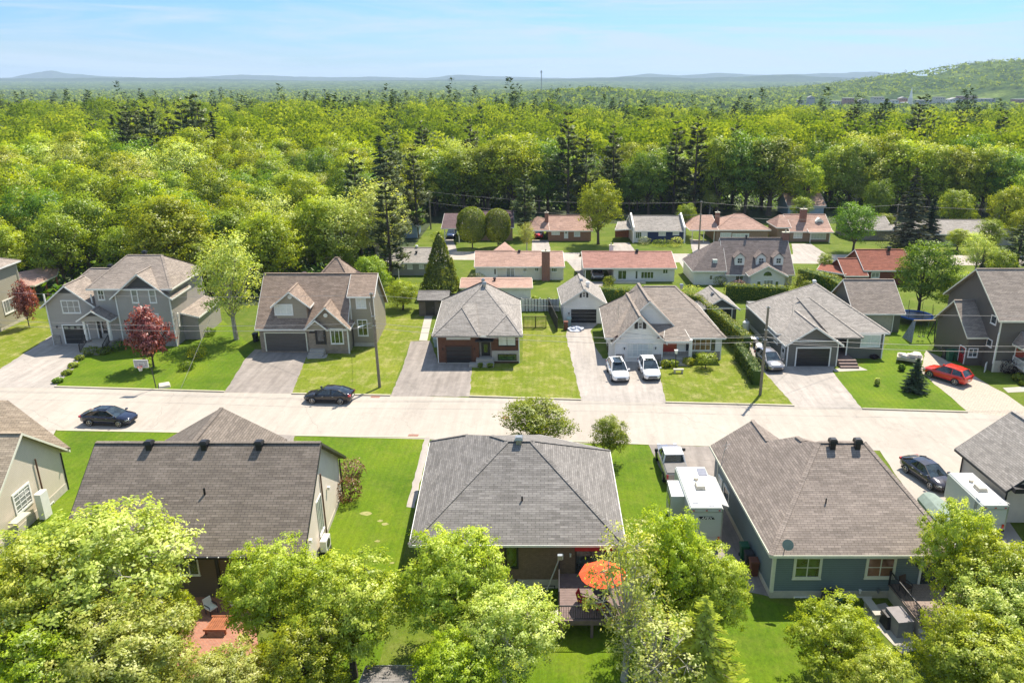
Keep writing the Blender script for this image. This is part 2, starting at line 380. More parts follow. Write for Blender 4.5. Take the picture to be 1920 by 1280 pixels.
psheet('lawn', [(555, 817), (800, 820.5), (775, 960), (700, 1290), (560, 1290), (600, 1000)], M_lawn_lush, 0.008)
psheet('lawn', [(1060, 827), (1215, 834), (1252, 907), (1262, 960), (1300, 1080), (1440, 1125), (1560, 1160), (1500, 1290), (900, 1290), (960, 1130), (1180, 980)], M_lawn_lush, 0.008)
psheet('lawn', [(0, 692), (-140, 780), (-140, 560), (90, 600), (98, 628)], M_lawn_dry, 0.008)
# driveways
psheet('driveway', [(98, 628), (172, 647), (152, 668), (140, 690), (118, 710), (100, 727), (-30, 726), (-140, 780), (0, 692)], M_drive_lt, 0.016)
psheet('driveway', [(478, 655), (583, 655), (572, 675), (547, 738), (421, 735.5), (459, 674)], M_drive, 0.016)
psheet('driveway', [(770, 640), (807, 639), (822, 681), (886, 680), (881, 743.5), (732, 742.5), (755, 690)], M_drive, 0.016)
psheet('driveway', [(1061, 628), (1068, 603), (1124, 604), (1107, 620), (1115, 647), (1130, 672), (1232, 676), (1235, 692), (1248, 756), (1090, 751.5)], M_drive_lt, 0.016)
psheet('driveway', [(1392, 632), (1470, 684), (1566, 684), (1561, 697), (1617, 767.5), (1491, 762.5), (1398, 659)], M_drive_lt, 0.016)
psheet('driveway', [(1216, 833), (1342, 838), (1345, 900), (1450, 1120), (1300, 1080), (1262, 960), (1252, 907)], M_drive, 0.016)
psheet('driveway', [(1648, 842), (1797, 848), (1815, 862), (1830, 890), (1930, 1030), (1800, 1060), (1700, 920)], M_street, 0.016)
psheet('driveway', [(430, 812), (553, 816), (546, 850), (430, 850)], M_drive, 0.016)
psheet('driveway', [(-90, 801), (105, 806), (92, 830), (60, 860), (-90, 860)], M_street, 0.016)
psheet('driveway', [(797, 820), (806, 820), (777, 952), (762, 950)], M_drive_lt, 0.016)
M_paver = masonry('pale_pavers', (0.42, 0.35, 0.27), (0.36, 0.31, 0.25), (0.22, 0.19, 0.15), 0.3, 0.2, 0.012)
psheet('driveway', [(1736, 657), (1768, 672), (1800, 688), (1856, 723), (1882, 736), (1960, 790), (1815, 772), (1726, 697)], M_paver, 0.016)
psheet('path', [(797, 590), (811, 592), (801, 639), (786, 638)], M_conc, 0.02)
psheet('path', [(1880, 727), (1930, 724), (1930, 734), (1890, 736)], M_conc, 0.02)
psheet('path', [(1560, 692), (1600, 688), (1611, 687), (1627, 694), (1566, 697)], M_conc, 0.024)
psheet('path', [(578, 667), (615, 664), (612, 671), (578, 673)], M_conc, 0.024)
# second street and the driveways on it
sheet('street', [(-120, 133.0), (-18, 132.6), (22, 130.5), (80, 128), (160, 120), (160, 127), (82, 136), (24, 137.5), (-18, 139.4), (-120, 141)], M_street, 0.012)
sheet('street', [(20.5, 137), (20.5, 120), (26, 116), (28, 134)], M_street, 0.010)
psheet('driveway', [(833, 446), (849, 446), (858, 474), (842, 474)], M_drive_lt, 0.014)
psheet('driveway', [(998, 450), (1028, 450), (1033, 474), (997, 474)], M_drive_lt, 0.014)
psheet('driveway', [(1150, 455), (1180, 455), (1195, 477), (1150, 477)], M_drive_lt, 0.014)
psheet('driveway', [(1293, 448), (1330, 452), (1345, 480), (1300, 480)], M_drive_lt, 0.014)
psheet('driveway', [(1484, 457), (1520, 457), (1570, 490), (1490, 490)], M_drive_lt, 0.014)
psheet('driveway', [(1060, 486), (1092, 486), (1096, 528), (1130, 528), (1130, 540), (1100, 545), (1085, 515)], M_drive_lt, 0.014)
# kerbs along the street
kb = MB()
for a, b in (((103, 725.5), (421, 735)), ((547, 738.5), (732, 742)), ((880, 743.5), (1090, 750)), ((1248, 755), (1489, 761)), ((1617, 767), (1814, 773))):
    A, B = gp(*a), gp(*b); kb.bar((A.x, A.y, 0.06), (B.x, B.y, 0.06), 0.20, 0.14)
struct('kerb', kb, M_kerb)
kb = MB()
for a, b in (((108, 806.5), (430, 812)), ((555, 816.5), (797, 820)), ((1060, 827), (1215, 833))):
    A, B = gp(*a), gp(*b); kb.bar((A.x, A.y, 0.02), (B.x, B.y, 0.02), 0.18, 0.06)
struct('kerb', kb, M_kerb)
# bare patches worn in the near lawn
for i, (px, py, r) in enumerate(((686, 962, .42), (713, 976, .22), (722, 982, .26), (708, 1014, .2), (1010, 766, .0), (735, 1055, .15))):
    if not r: continue
    c = gp(px, py); rr = random.Random(i); sheet('bare_soil', [(c.x + r*rr.uniform(.7, 1.2)*math.cos(a*.6283), c.y + .7*r*rr.uniform(.7, 1.2)*math.sin(a*.6283)) for a in range(10)], plain('worn_turf', (.26, .25, .09), .95, var=.3), 0.014)
# manholes and drain grates in the street
for i, (px, py, lab) in enumerate(((704, 744, 'rusty drain grate in the gutter below the street lamp pole'), (775, 816, 'rusty drain grate at the near kerb by the long lawn'), (948, 783, 'round iron manhole cover left of the tree over the street'))):
    c = gp(px, py); mb = MB(); mb.cyl((c.x, c.y, .022), .38, .02, 20) if i == 2 else mb.box((c.x, c.y, .02), (.9, .4, .024), -.06)
    tag(mb.build('drain_cover', plain('rusty_iron', (.26, .13, .09), .8, var=.3), loc=(c.x, c.y, 0)), lab, 'drain cover')

for i, line in enumerate((((762, 745), (757, 790), (776, 820)), ((325, 737), (300, 775), (288, 806)), ((350, 738), (322, 800)), ((1228, 765), (1300, 785), (1345, 806), (1400, 832)), ((1640, 780), (1720, 808), (1790, 845)), ((560, 748), (604, 812)), ((1040, 752), (1068, 790), (1062, 822)), ((-10, 760), (60, 768), (120, 803)))):
    pts = [gp(*p) for p in line]; q = []
    for a, b in zip(pts[:-1], pts[1:]):
        for k in range(10): p = a.lerp(b, k / 10); w = mn.noise(Vector((p.x * .9, p.y * .9, i))) * .5; q.append((p.x + w, p.y + w * .4))
    q.append((pts[-1].x, pts[-1].y)); mb = MB()
    for j in range(len(q) - 1):
        dx, dy = q[j+1][0] - q[j][0], q[j+1][1] - q[j][1]; L = math.hypot(dx, dy) + 1e-6; nx_, ny_ = -dy / L * .025, dx / L * .025; mb.poly([(q[j][0] - nx_, q[j][1] - ny_, .017), (q[j][0] + nx_, q[j][1] + ny_, .017), (q[j+1][0] + nx_, q[j+1][1] + ny_, .017), (q[j+1][0] - nx_, q[j+1][1] - ny_, .017)][::-1])
    struct('street_crack', mb, plain('crack_tar', (.29, .26, .22), .8, var=.3))
# ---- distant wooded country and hills
from mathutils import noise as mn
def canopy_mat(name, cols, hz=1.0):
    m, nt, b = new_mat(name); b.inputs['Roughness'].default_value = 1; b.inputs['Specular IOR Level'].default_value = 0
    tr = nd(nt, 'ShaderNodeBsdfTranslucent'); mx = nd(nt, 'ShaderNodeMixShader'); mx.inputs[0].default_value = .4; out = nt.nodes['Material Output']
    nt.links.new(b.outputs[0], mx.inputs[1]); nt.links.new(tr.outputs[0], mx.inputs[2]); nt.links.new(mx.outputs[0], out.inputs[0])
    co = objco(nt)
    f = noise(nt, co, 0.012, 8, 0.75, 0.2); g = noise(nt, co, 0.09, 4, 0.7)
    c = ramp(nt, f, [(0.32, cols[0]), (0.45, cols[1]), (0.55, cols[2]), (0.7, cols[3])])
    c = mixc(nt, 1.0, c, ramp(nt, g, [(0.3, 0.4), (0.5, 0.95), (0.72, 1.5)]), 'MULTIPLY')
    nt.links.new(c, b.inputs['Base Color']); nt.links.new(c, tr.inputs[0]); return m
def hill_h(x, y):
    """the wooded hill on the right, beyond the town"""
    v = (y - 2100) / 620.0; h = float(np.interp(x, [380, 615, 779, 888, 1025, 1189, 1600], [0, 14, 30, 50, 70, 90, 112])) * math.exp(-v * v)
    h *= 1 + .10 * mn.noise(Vector((x / 130, y / 200, 4)))
    u3 = (x - 60) / 190.0; h += 24 * math.exp(-u3 * u3) * math.exp(-((y - 1500) / 200.0) ** 2)
    return h
def far_canopy():
    nc, nr = 760, 400; V_ = []; F_ = []
    for j in range(nr):
        y = 1020 * (7000 / 1020.0) ** (j / (nr - 1))
        for i in range(nc):
            a = -0.78 + 1.52 * i / (nc - 1); x = y * a
            n1 = mn.noise(Vector((x / 520, y / 900, 3.1))) + 0.5 * mn.noise(Vector((x / 190, y / 330, 7.7)))
            k = min(1, max(0, (n1 + 0.33) * 5))
            if 900 < y < 1500 and 420 * y / 1100 < x < 900 * y / 1100: k *= 0.35 + 0.65 * min(1, max(0, mn.noise(Vector((x / 60, y / 80, 1))) * 4))
            if 2300 < y < 3300 and x < -500: k = min(k, max(0, mn.noise(Vector((x / 300, y / 260, 9))) * 8 - 0.5))
            if y > 3300 and x < 0: k = max(k, 0.9)
            hh = (11 + 5 * mn.noise(Vector((x / 18, y / 22, 0))) + 4 * mn.noise(Vector((x / 45, y / 60, 5)))) * k - 0.6 * (1 - k)
            V_.append((x, y, -28 + hill_h(x, y) + hh + 22 * max(0, (y - 3500) / 3500) ))
    for j in range(nr - 1):
        for i in range(nc - 1):
            o = j * nc + i; F_.append((o, o + 1, o + nc + 1, o + nc))
    me = bpy.data.meshes.new('far_woodland'); me.from_pydata(V_, [], F_)
    me.materials.append(canopy_mat('far_canopy', [(0.03, 0.06, 0.02), (0.07, 0.12, 0.028), (0.14, 0.20, 0.04), (0.26, 0.34, 0.08)]))
    o = bpy.data.objects.new('far_woodland', me); scene.collection.objects.link(o); tag(o, kind='stuff', label='distant woods and fields stretching to the blue hills', cat='woodland')
far_canopy()
def ridge(seed, y, prof, depth, mat):
    """a far range of hills, a rounded solid ridge; prof = (photo x, metres high)"""
    mb = MB(); n = 260; xs = [p[0] for p in prof]; hs = [p[1] for p in prof]; rows = []
    for k, (dy, kk) in enumerate(((0, 0.0), (depth * .25, 0.55), (depth * .5, 1.0), (depth, 0.6), (depth * 1.6, 0))):
        row = []
        for i in range(n):
            px = -250 + 2450 * i / (n - 1); h = float(np.interp(px, xs, hs)); X = (px - 1050) / 1537.0 * (y + dy)
            h += (mn.noise(Vector((px / 23, seed, k * .3))) * 0.07 + mn.noise(Vector((px / 7, seed, k))) * 0.025) * (40 + h)
            row.append((X, y + dy, max(0, h * kk) - 30 * (1 - kk)))
        rows.append(row)
    for r in rows: mb.v += r
    for k in range(4):
        for i in range(n - 1): mb.f.append((k*n + i, k*n + i + 1, (k+1)*n + i + 1, (k+1)*n + i)); mb.m.append(0)
    return struct('hills', mb, mat)
M_hill = canopy_mat('hill_woods', [(0.03, 0.06, 0.02), (0.05, 0.085, 0.025), (0.07, 0.11, 0.03), (0.10, 0.14, 0.04)])
def elev(y, rows):  # metres for a skyline row of the photo at distance y
    return [(px, CAM_H + y * (146 - row) / 1537.0) for px, row in rows]
ridge(1.3, 6200, elev(6500, [(-250, 149), (0, 148), (180, 146), (300, 146), (450, 149), (600, 152), (800, 150), (1000, 149), (1090, 148), (1180, 144), (1300, 147), (1420, 143), (1480, 141), (1560, 145), (1700, 150), (2200, 150)]), 900, M_hill)
ridge(5.1, 9200, elev(9600, [(-250, 150), (20, 146), (60, 138), (95, 133), (130, 138), (190, 143), (300, 147), (380, 144), (450, 140), (500, 142), (560, 144), (620, 145), (700, 144), (800, 147), (860, 140), (900, 143), (980, 145), (1060, 147), (1150, 145), (1220, 139), (1280, 142), (1340, 137), (1400, 140), (1460, 141), (1560, 138), (1640, 135), (1690, 140), (1800, 150), (2200, 150)]), 1100, M_hill)

# ---- the air: one even volume round the camera and everything in the scene, the sky outside it
def haze():
    mb = MB(); mb.box((0, 5600, 57.5), (17000, 12400, 185)); m = bpy.data.materials.new('haze'); m.use_nodes = True; nt = m.node_tree; nt.nodes.clear()
    out = nd(nt, 'ShaderNodeOutputMaterial'); v = nd(nt, 'ShaderNodeVolumePrincipled'); v.inputs['Color'].default_value = (0.62, 0.78, 0.98, 1); v.inputs['Density'].default_value = 0.00009; v.inputs['Anisotropy'].default_value = 0.1
    nt.links.new(v.outputs[0], out.inputs['Volume']); o = mb.build('haze', m); tag(o, kind='stuff', label='blue summer haze over the far country', cat='haze')
haze()

# ================================================================== HOUSES
M_white = plain('white_trim', (0.74, 0.72, 0.66), 0.5, var=0.06)
M_cream = plain('cream_trim', (0.66, 0.64, 0.50), 0.5, var=0.06)
M_blacktrim = plain('black_trim', (0.018, 0.017, 0.018), 0.4, var=0.2)
M_dark = plain('charcoal_metal', (0.03, 0.03, 0.033), 0.4, var=0.2)
M_found = plain('foundation_concrete', (0.46, 0.42, 0.33), 0.9, var=0.12, bmp=0.2)
M_glass = glass('window_glass', (0.05, 0.06, 0.06))
M_glass_green = glass('window_glass_painted_reflection', (0.035, 0.07, 0.02))  # green reflection put into the glass colour itself
M_blind = plain('white_blind_glass', (0.60, 0.62, 0.57), 0.15, var=0.1, spec=0.8)
M_curtain = plain('curtain_glass', (0.22, 0.23, 0.21), 0.12, var=0.25, scale=2, spec=0.8)
M_warm = plain('room_glass', (0.20, 0.10, 0.05), 0.1, var=0.6, scale=1.2, spec=0.8)
M_red = glossy('red_door_paint', (0.32, 0.012, 0.015), 0.35)
M_metal = plain('galvanised_metal', (0.35, 0.36, 0.36), 0.35, 0.8)
M_wood = plain('stained_wood', (0.30, 0.10, 0.04), 0.7, var=0.3, bmp=0.3)
M_deck = plain('composite_deck', (0.17, 0.115, 0.10), 0.7, var=0.2)
M_brick = masonry('red_brick', (0.26, 0.075, 0.04), (0.20, 0.055, 0.03), (0.28, 0.2, 0.16), 0.21, 0.075)

class House:
    def __init__(s, name, label, loc, roofmat, wallmat, trim=M_white, cat='house', group=None):
        s.root = thing(name, label, cat, (loc[0], loc[1], 0), group); s.rm = roofmat; s.wm = wallmat; s.tm = trim
        s.W = MB(); s.Rf = MB(); s.T = MB(); s.top = []; s.fh = 0.2
    # --- solids
    def walls(s, r, z1, z0=0.0): s.W.prism(r, z0, z1)
    def slab(s, polys, t=0.14, fascia=True, skip=()):
        """roof planes given by their top faces (3-D points) -> thick solid with fascia boards on the free edges"""
        vid = {}; V_ = []; F_ = []
        def vi(p):
            k = (round(p[0], 3), round(p[1], 3), round(p[2], 3))
            if k not in vid: vid[k] = len(V_); V_.append(Vector(p))
            return vid[k]
        for pl in polys:
            q = [Vector(p) for p in pl]; n = Vector((0, 0, 0))
            for i in range(len(q)): n += q[i].cross(q[(i+1) % len(q)])
            if n.z < 0: q = q[::-1]
            F_.append([vi(p) for p in q])
        nv = len(V_); edges = {}
        for f in F_:
            for i in range(len(f)): edges[(f[i], f[(i+1) % len(f)])] = 1
        faces = [tuple(f) for f in F_] + [tuple(i + nv for i in f[::-1]) for f in F_]; free = []
        for (a, b) in edges:
            if (b, a) not in edges: faces.append((b, a, a + nv, b + nv)); free.append((a, b))
        s.Rf.add([tuple(p) for p in V_] + [(p.x, p.y, p.z - t) for p in V_], faces)
        if fascia:
            for a, b in free:
                A, B = V_[a], V_[b]; d = B - A; o = Vector((d.y, -d.x, 0))
                if o.length < 1e-5: continue
                o.normalize(); o1 = o * 0.004; o2 = o * 0.045; dn = Vector((0, 0, -s.fh)); up = Vector((0, 0, -0.015)); e = d.normalized() * 0.0
                P = [A + o1 + up - e, B + o1 + up + e, B + o1 + dn + e, A + o1 + dn - e]; Q = [p + (o2 - o1) for p in P]
                s.T.add([tuple(p) for p in Q + P], [(0, 3, 2, 1), (4, 5, 6, 7), (0, 1, 5, 4), (2, 3, 7, 6), (1, 2, 6, 5), (3, 0, 4, 7)])
    def gable(s, x0, x1, yf, yb, zw, m, axis='x', oh=0.4, og=0.35, z0=0.0, zlow=None, fascia=True, top=0.03):
        """walls with a gable roof; x range given at the front wall row; axis = direction of the ridge"""
        r = rect(x0, x1, yf, yb); a = (zw - 0.11)
        if axis == 'x':
            ym = (yf + yb) / 2; zr = zw + m * (ym - yf); dx = lambda y: SK * (y - yf)
            L = [(x0, yf, z0), (x0, yf, a), (x0 + dx(ym), ym, zr - 0.11), (x0 + dx(yb), yb, a), (x0 + dx(yb), yb, z0)]
            s.W.extrude(L, (x1 - x0, 0, 0))
            ye, yE = yf - oh, yb + oh; ze = zw - m * oh; xl, xr = x0 - og, x1 + og
            E_ = lambda x, y, z: (x + dx(y), y, z)
            s.slab([[E_(xl, ye, ze), E_(xr, ye, ze), E_(xr, ym, zr), E_(xl, ym, zr)], [E_(xl, ym, zr), E_(xr, ym, zr), E_(xr, yE, ze), E_(xl, yE, ze)]], fascia=fascia)
            s.ridge_cap(E_(xl, ym, zr), E_(xr, ym, zr))
        else:
            xm = (x0 + x1) / 2; zr = zw + m * (xm - x0); d = SK * (yb - yf)
            L = [(x0, yf, z0), (x0, yf, a), (xm, yf, zr - 0.11), (x1, yf, a), (x1, yf, z0)]
            s.W.extrude(L, (d, yb - yf, 0))
            ya, yB = yf - og, yb + og; ze = zw - m * oh; S = lambda x, y, z: (x + SK * (y - yf), y, z)
            xl, xr = x0 - oh, x1 + oh
            s.slab([[S(xl, ya, ze), S(xm, ya, zr), S(xm, yB, zr), S(xl, yB, ze)], [S(xm, ya, zr), S(xr, ya, ze), S(xr, yB, ze), S(xm, yB, zr)]], fascia=fascia)
            s.ridge_cap(S(xm, ya, zr), S(xm, yB, zr))
        return zr
    def ridge_cap(s, a, b):
        a = Vector(a); b = Vector(b); s.Rf.bar(a + Vector((0, 0, 0.005)), b + Vector((0, 0, 0.005)), 0.30, 0.022)
    def hip(s, r, ze, ridge, oh=0.45, wall=True, z0=0.0, cap=True):
        """r = wall rectangle, ridge = two 3-D points (left/right or front/back)"""
        (x0, y0), (x1, _), (x2, y2), (x3, _) = r
        if wall: s.walls(r, ze - 0.05, z0)
        A, B, C, D = (x0 - oh, y0 - oh, ze), (x1 + oh, y0 - oh, ze), (x2 + oh, y2 + oh, ze), (x3 - oh, y2 + oh, ze)
        P, Q = ridge
        if abs(P[0] - Q[0]) > abs(P[1] - Q[1]): s.slab([[A, B, Q, P], [B, C, Q], [C, D, P, Q], [D, A, P]]); E = ((A, P), (B, Q), (C, Q), (D, P), (P, Q))
        else: s.slab([[A, B, P], [B, C, Q, P], [C, D, Q], [D, A, P, Q]]); E = ((A, P), (B, P), (C, Q), (D, Q), (P, Q))
        if cap:
            for a, b in E: s.ridge_cap(a, b)
        return A, B, C, D
    # --- openings; W = wall plane (p0, p1) seen from outside with p0 at the left
    def wp(s, W, px, py):
        p0, p1 = Vector((W[0][0], W[0][1], 0)), Vector((W[1][0], W[1][1], 0)); d = (p1 - p0).normalized(); n = Vector((d.y, -d.x, 0))
        q = on_plane(px, py, n, p0); return (q - p0).dot(d), q.z, p0, d, n
    def window(s, W, a, b, cols=2, rows=1, pane=None, frame=None, tw=0.09, sill=True, arch=False, name='window', rect_=None, dark=None):
        if rect_: u0, z1, u1, z0 = rect_; _, _, p0, d, n = s.wp(W, 1000, 700)
        else:
            u0, z1, p0, d, n = s.wp(W, *a); u1, z0, *_ = s.wp(W, *b)
        frame = frame or s.tm; mb = MB()
        P = lambda u, z, o: p0 + d * u + n * o + Vector((0, 0, z))
        def strip(ua, ub, za, zb, o0, o1):
            mb.extrude([P(ua, za, o0), P(ub, za, o0), P(ub, zb, o0), P(ua, zb, o0)], n * (o1 - o0))
        strip(u0, u0 + tw, z0, z1, -0.02, 0.06); strip(u1 - tw, u1, z0, z1, -0.02, 0.06)
        strip(u0 + tw, u1 - tw, z1 - tw, z1, -0.02, 0.06); strip(u0 + tw, u1 - tw, z0, z0 + tw, -0.02, 0.062)
        if sill: strip(u0 - 0.03, u1 + 0.03, z0 - 0.05, z0, -0.02, 0.09)
        for i in range(1, cols):
            u = u0 + (u1 - u0) * i / cols; strip(u - 0.03, u + 0.03, z0 + tw, z1 - tw, -0.01, 0.045)
        for j in range(1, rows):
            z = z0 + (z1 - z0) * j / rows; strip(u0 + tw, u1 - tw, z - 0.022, z + 0.022, -0.01, 0.04)
        w = mb.build(name, frame, s.root)
        g = MB(); g.poly([P(u0 + tw * .5, z0 + tw * .5, 0.02), P(u1 - tw * .5, z0 + tw * .5, 0.02), P(u1 - tw * .5, z1 - tw * .5, 0.02), P(u0 + tw * .5, z1 - tw * .5, 0.02)])
        g.build('pane', pane or M_glass, w); return w
    def garage_door(s, W, a, b, mat, rows=4, cols=4, trim=None, lights=False):
        u0, z1, p0, d, n = s.wp(W, *a); u1, z0, *_ = s.wp(W, *b); z0 = max(z0, 0.02) if z0 < 0.4 else z0
        P = lambda u, z, o: p0 + d * u + n * o + Vector((0, 0, z)); mb = MB(); h = (z1 - z0) / rows
        for j in range(rows):
            mb.extrude([P(u0, z0 + j*h + .015, 0), P(u1, z0 + j*h + .015, 0), P(u1, z0 + (j+1)*h - .015, 0), P(u0, z0 + (j+1)*h - .015, 0)], n * 0.03)
            for i in range(cols):
                w = (u1 - u0) / cols
                mb.extrude([P(u0 + i*w + .1, z0 + j*h + .1, .03), P(u0 + (i+1)*w - .1, z0 + j*h + .1, .03), P(u0 + (i+1)*w - .1, z0 + (j+1)*h - .1, .03), P(u0 + i*w + .1, z0 + (j+1)*h - .1, .03)], n * 0.012)
        o = mb.build('garage_door', mat, s.root)
        f = MB(); t = 0.14
        for q in ((u0 - t, u0, z0 - .02, z1 + t), (u1, u1 + t, z0 - .02, z1 + t), (u0, u1, z1, z1 + t)):
            f.extrude([P(q[0], q[2], -.01), P(q[1], q[2], -.01), P(q[1], q[3], -.01), P(q[0], q[3], -.01)], n * 0.07)
        f.build('door_frame', trim or s.tm, s.root)
        if lights:
            g = MB(); w = (u1 - u0) / cols
            for i in range(cols): g.extrude([P(u0 + i*w + .14, z1 - h + .12, .04), P(u0 + (i+1)*w - .14, z1 - h + .12, .04), P(u0 + (i+1)*w - .14, z1 - .1, .04), P(u0 + i*w + .14, z1 - .1, .04)], n * 0.01)
            g.build('door_light', M_curtain, o)
        return o
    def door(s, W, a, b, mat, frame=None, glass_frac=0.5, name='front_door', pane=None, double=False):
        u0, z1, p0, d, n = s.wp(W, *a); u1, z0, *_ = s.wp(W, *b)
        P = lambda u, z, o: p0 + d * u + n * o + Vector((0, 0, z)); mb = MB()
        mb.extrude([P(u0, z0, 0), P(u1, z0, 0), P(u1, z1, 0), P(u0, z1, 0)], n * 0.045); o = mb.build(name, mat, s.root)
        f = MB(); t = 0.09
        for q in ((u0 - t, u0, z0, z1 + t), (u1, u1 + t, z0, z1 + t), (u0, u1, z1, z1 + t)):
            f.extrude([P(q[0], q[2], -.01), P(q[1], q[2], -.01), P(q[1], q[3], -.01), P(q[0], q[3], -.01)], n * 0.08)
        f.build('door_frame', frame or s.tm, s.root)
        if glass_frac:
            g = MB(); zz = z1 - (z1 - z0) * glass_frac
            for (ua, ub) in (((u0 + .15, (u0+u1)/2 - .08), ((u0+u1)/2 + .08, u1 - .15)) if double else ((u0 + .18, u1 - .18),)):
                g.extrude([P(ua, zz, .046), P(ub, zz, .046), P(ub, z1 - .15, .046), P(ua, z1 - .15, .046)], n * 0.008)
            g.build('pane', pane or M_glass, o)
        h = MB(); c = P(u1 - .1, z0 + 1.0, .08); h.ball(tuple(c), 0.04, 8, 6); h.build('handle', M_metal, o)
        return o
    def wallstrip(s, name, W, u0, u1, z0, z1, o, mat):
        p0, p1 = Vector((W[0][0], W[0][1], 0)), Vector((W[1][0], W[1][1], 0)); d = (p1 - p0).normalized(); n = Vector((d.y, -d.x, 0)); L = (p1 - p0).length
        if u1 is None: u1 = L
        mb = MB(); P = lambda u, z: p0 + d * u + Vector((0, 0, z)) - n * 0.01
        mb.extrude([P(u0, z0), P(u1, z0), P(u1, z1), P(u0, z1)], n * (o + 0.01)); return mb.build(name, mat, s.root)
    def corner(s, pts, z1, z0=0.0, w=0.13):
        for p in pts: s.T.box((p[0], p[1], (z0 + z1) / 2), (w, w, z1 - z0))
    def vent(s, p, size=0.42, h=0.55, mat=None):
        """square roof ventilator: throat, flared cap"""
        mb = MB(); x, y, z = p
        mb.box((x, y, z + h * .3), (size * .72, size * .72, h * .9)); o = mb.build('roof_vent', mat or M_blacktrim, s.root)
        c = MB(); c.box((x, y, z + h * .86), (size * 1.12, size * 1.12, h * .3), taper=0.86); c.box((x, y, z + h * 1.04), (size * .75, size * .75, .05)); c.build('vent_cap', mat or M_blacktrim, o)
    def pipe(s, p, h=0.4, r=0.06, mat=None, name='plumbing_vent'):
        mb = MB(); mb.tube([(p[0], p[1], p[2] - .15), (p[0], p[1], p[2] + h)], r, 8); mb.build(name, mat or M_blacktrim, s.root)
    def chimney(s, x, y, w, d, z0, z1, mat=None, cap=True):
        mb = MB(); mb.box((x, y, (z0 + z1) / 2), (w, d, z1 - z0)); o = mb.build('chimney', mat or M_brick, s.root)
        if cap:
            c = MB(); c.box((x, y, z1 + .05), (w + .12, d + .12, .1)); c.tube([(x, y, z1), (x, y, z1 + .4)], .11, 8); c.build('chimney_cap', M_found, o)
    def gutter(s, a, b, mat=None):
        a = Vector(a); b = Vector(b); mb = MB(); mb.bar(a, b, 0.12, 0.11); mb.build('gutter', mat or s.tm, s.root)
    def downspout(s, x, y, z0, z1, mat=None):
        mb = MB(); mb.bar((x, y, z0), (x, y, z1), 0.09, 0.07); mb.build('downspout', mat or s.tm, s.root)
    def lamp(s, W, a, sz=0.12, mat=None):
        u, z, p0, d, n = s.wp(W, *a); c = p0 + d * u + n * .1 + Vector((0, 0, z)); mb = MB()
        mb.box(tuple(c), (sz, sz, sz * 2)); mb.box(tuple(c + Vector((0, 0, sz * 1.2))), (sz * 1.3, sz * 1.3, .04)); mb.build('wall_lamp', mat or M_blacktrim, s.root)
    def box(s, name, c, size, mat, yaw=0):
        mb = MB(); mb.box(c, size, yaw); return mb.build(name, mat, s.root)
    def done(s):
        if s.W.v: s.W.build('wall', s.wm, s.root)
        if s.Rf.v: s.Rf.build('roof', s.rm, s.root)
        if s.T.v: s.T.build('trim', s.tm, s.root)
        return s.root
def hpt(x, y, z): return (x, y, z)
def railing(root, pts, h=0.95, mat=None, step=0.13, name='railing', post=0.07):
    mb = MB()
    for a, b in zip(pts[:-1], pts[1:]):
        a = Vector(a); b = Vector(b); L = (b - a).length; n = max(1, int(L / step))
        mb.bar(a + Vector((0, 0, h)), b + Vector((0, 0, h)), .06, .05); mb.bar(a + Vector((0, 0, .1)), b + Vector((0, 0, .1)), .04, .04)
        for k in range(1, n): p = a.lerp(b, k / n); mb.bar(p + Vector((0, 0, .1)), p + Vector((0, 0, h)), .022)
    for a in pts: mb.bar(Vector(a), Vector(a) + Vector((0, 0, h + .05)), post)
    return mb.build(name, mat or M_blacktrim, root)
def stairs(root, x0, x1, y0, y1, z1, n, mat, name='stairs', axis='y', z0=0.0):
    """n solid steps rising from (y0) to (y1) or along x"""
    mb = MB()
    for k in range(n):
        t0 = k / n; zt = z0 + (z1 - z0) * (k + 1) / n
        if axis == 'y': ya = y0 + (y1 - y0) * t0; mb.prism([(x0, ya), (x1, ya), (x1, y1), (x0, y1)], z0 if k == 0 else z0 + (z1 - z0) * k / n, zt)
        else: xa = x0 + (x1 - x0) * t0; mb.prism([(xa, y0), (x1, y0), (x1, y1), (xa, y1)], z0 if k == 0 else z0 + (z1 - z0) * k / n, zt)
    return mb.build(name, mat, root)

# ---------------------------------------------------------------- the near row (this side of the street)
S_brown = shingle('brown_shingles', (0.158, 0.130, 0.106), (0.192, 0.160, 0.132), 0.17, 0.45, 0.11, 0.46)
S_grey = shingle('grey_laminate_shingles', (0.175, 0.160, 0.146), (0.232, 0.213, 0.196), 0.16, 0.5, 0.07, 0.5)
S_greyb = shingle('greybrown_shingles', (0.215, 0.175, 0.147), (0.27, 0.222, 0.188), 0.16, 0.42, 0.14, 0.52)
S_tan = shingle('tan_shingles', (0.33, 0.26, 0.185), (0.39, 0.31, 0.225), 0.16, 0.4, 0.08, 0.5)
S_light = shingle('pale_grey_shingles', (0.275, 0.245, 0.215), (0.345, 0.31, 0.275), 0.15, 0.35, 0.10, 0.55)
S_lightb = shingle('pale_greybrown_shingles', (0.25, 0.205, 0.17), (0.31, 0.258, 0.215), 0.15, 0.35, 0.12, 0.55)
S_copper = shingle('copper_brown_shingles', (0.235, 0.172, 0.130), (0.30, 0.225, 0.172), 0.15, 0.35, 0.14, 0.5)
S_rose = shingle('faded_rose_shingles', (0.36, 0.225, 0.17), (0.41, 0.265, 0.21), 0.15, 0.35, 0.16, 0.65)
S_red = shingle('red_shingles', (0.31, 0.155, 0.12), (0.36, 0.19, 0.15), 0.15, 0.35, 0.16, 0.65)
S_redd = shingle('rust_red_shingles', (0.24, 0.082, 0.052), (0.285, 0.105, 0.068), 0.15, 0.35, 0.16, 0.65)
W_cream = siding('cream_siding', (0.68, 0.585, 0.465), 0.13, 0.75)
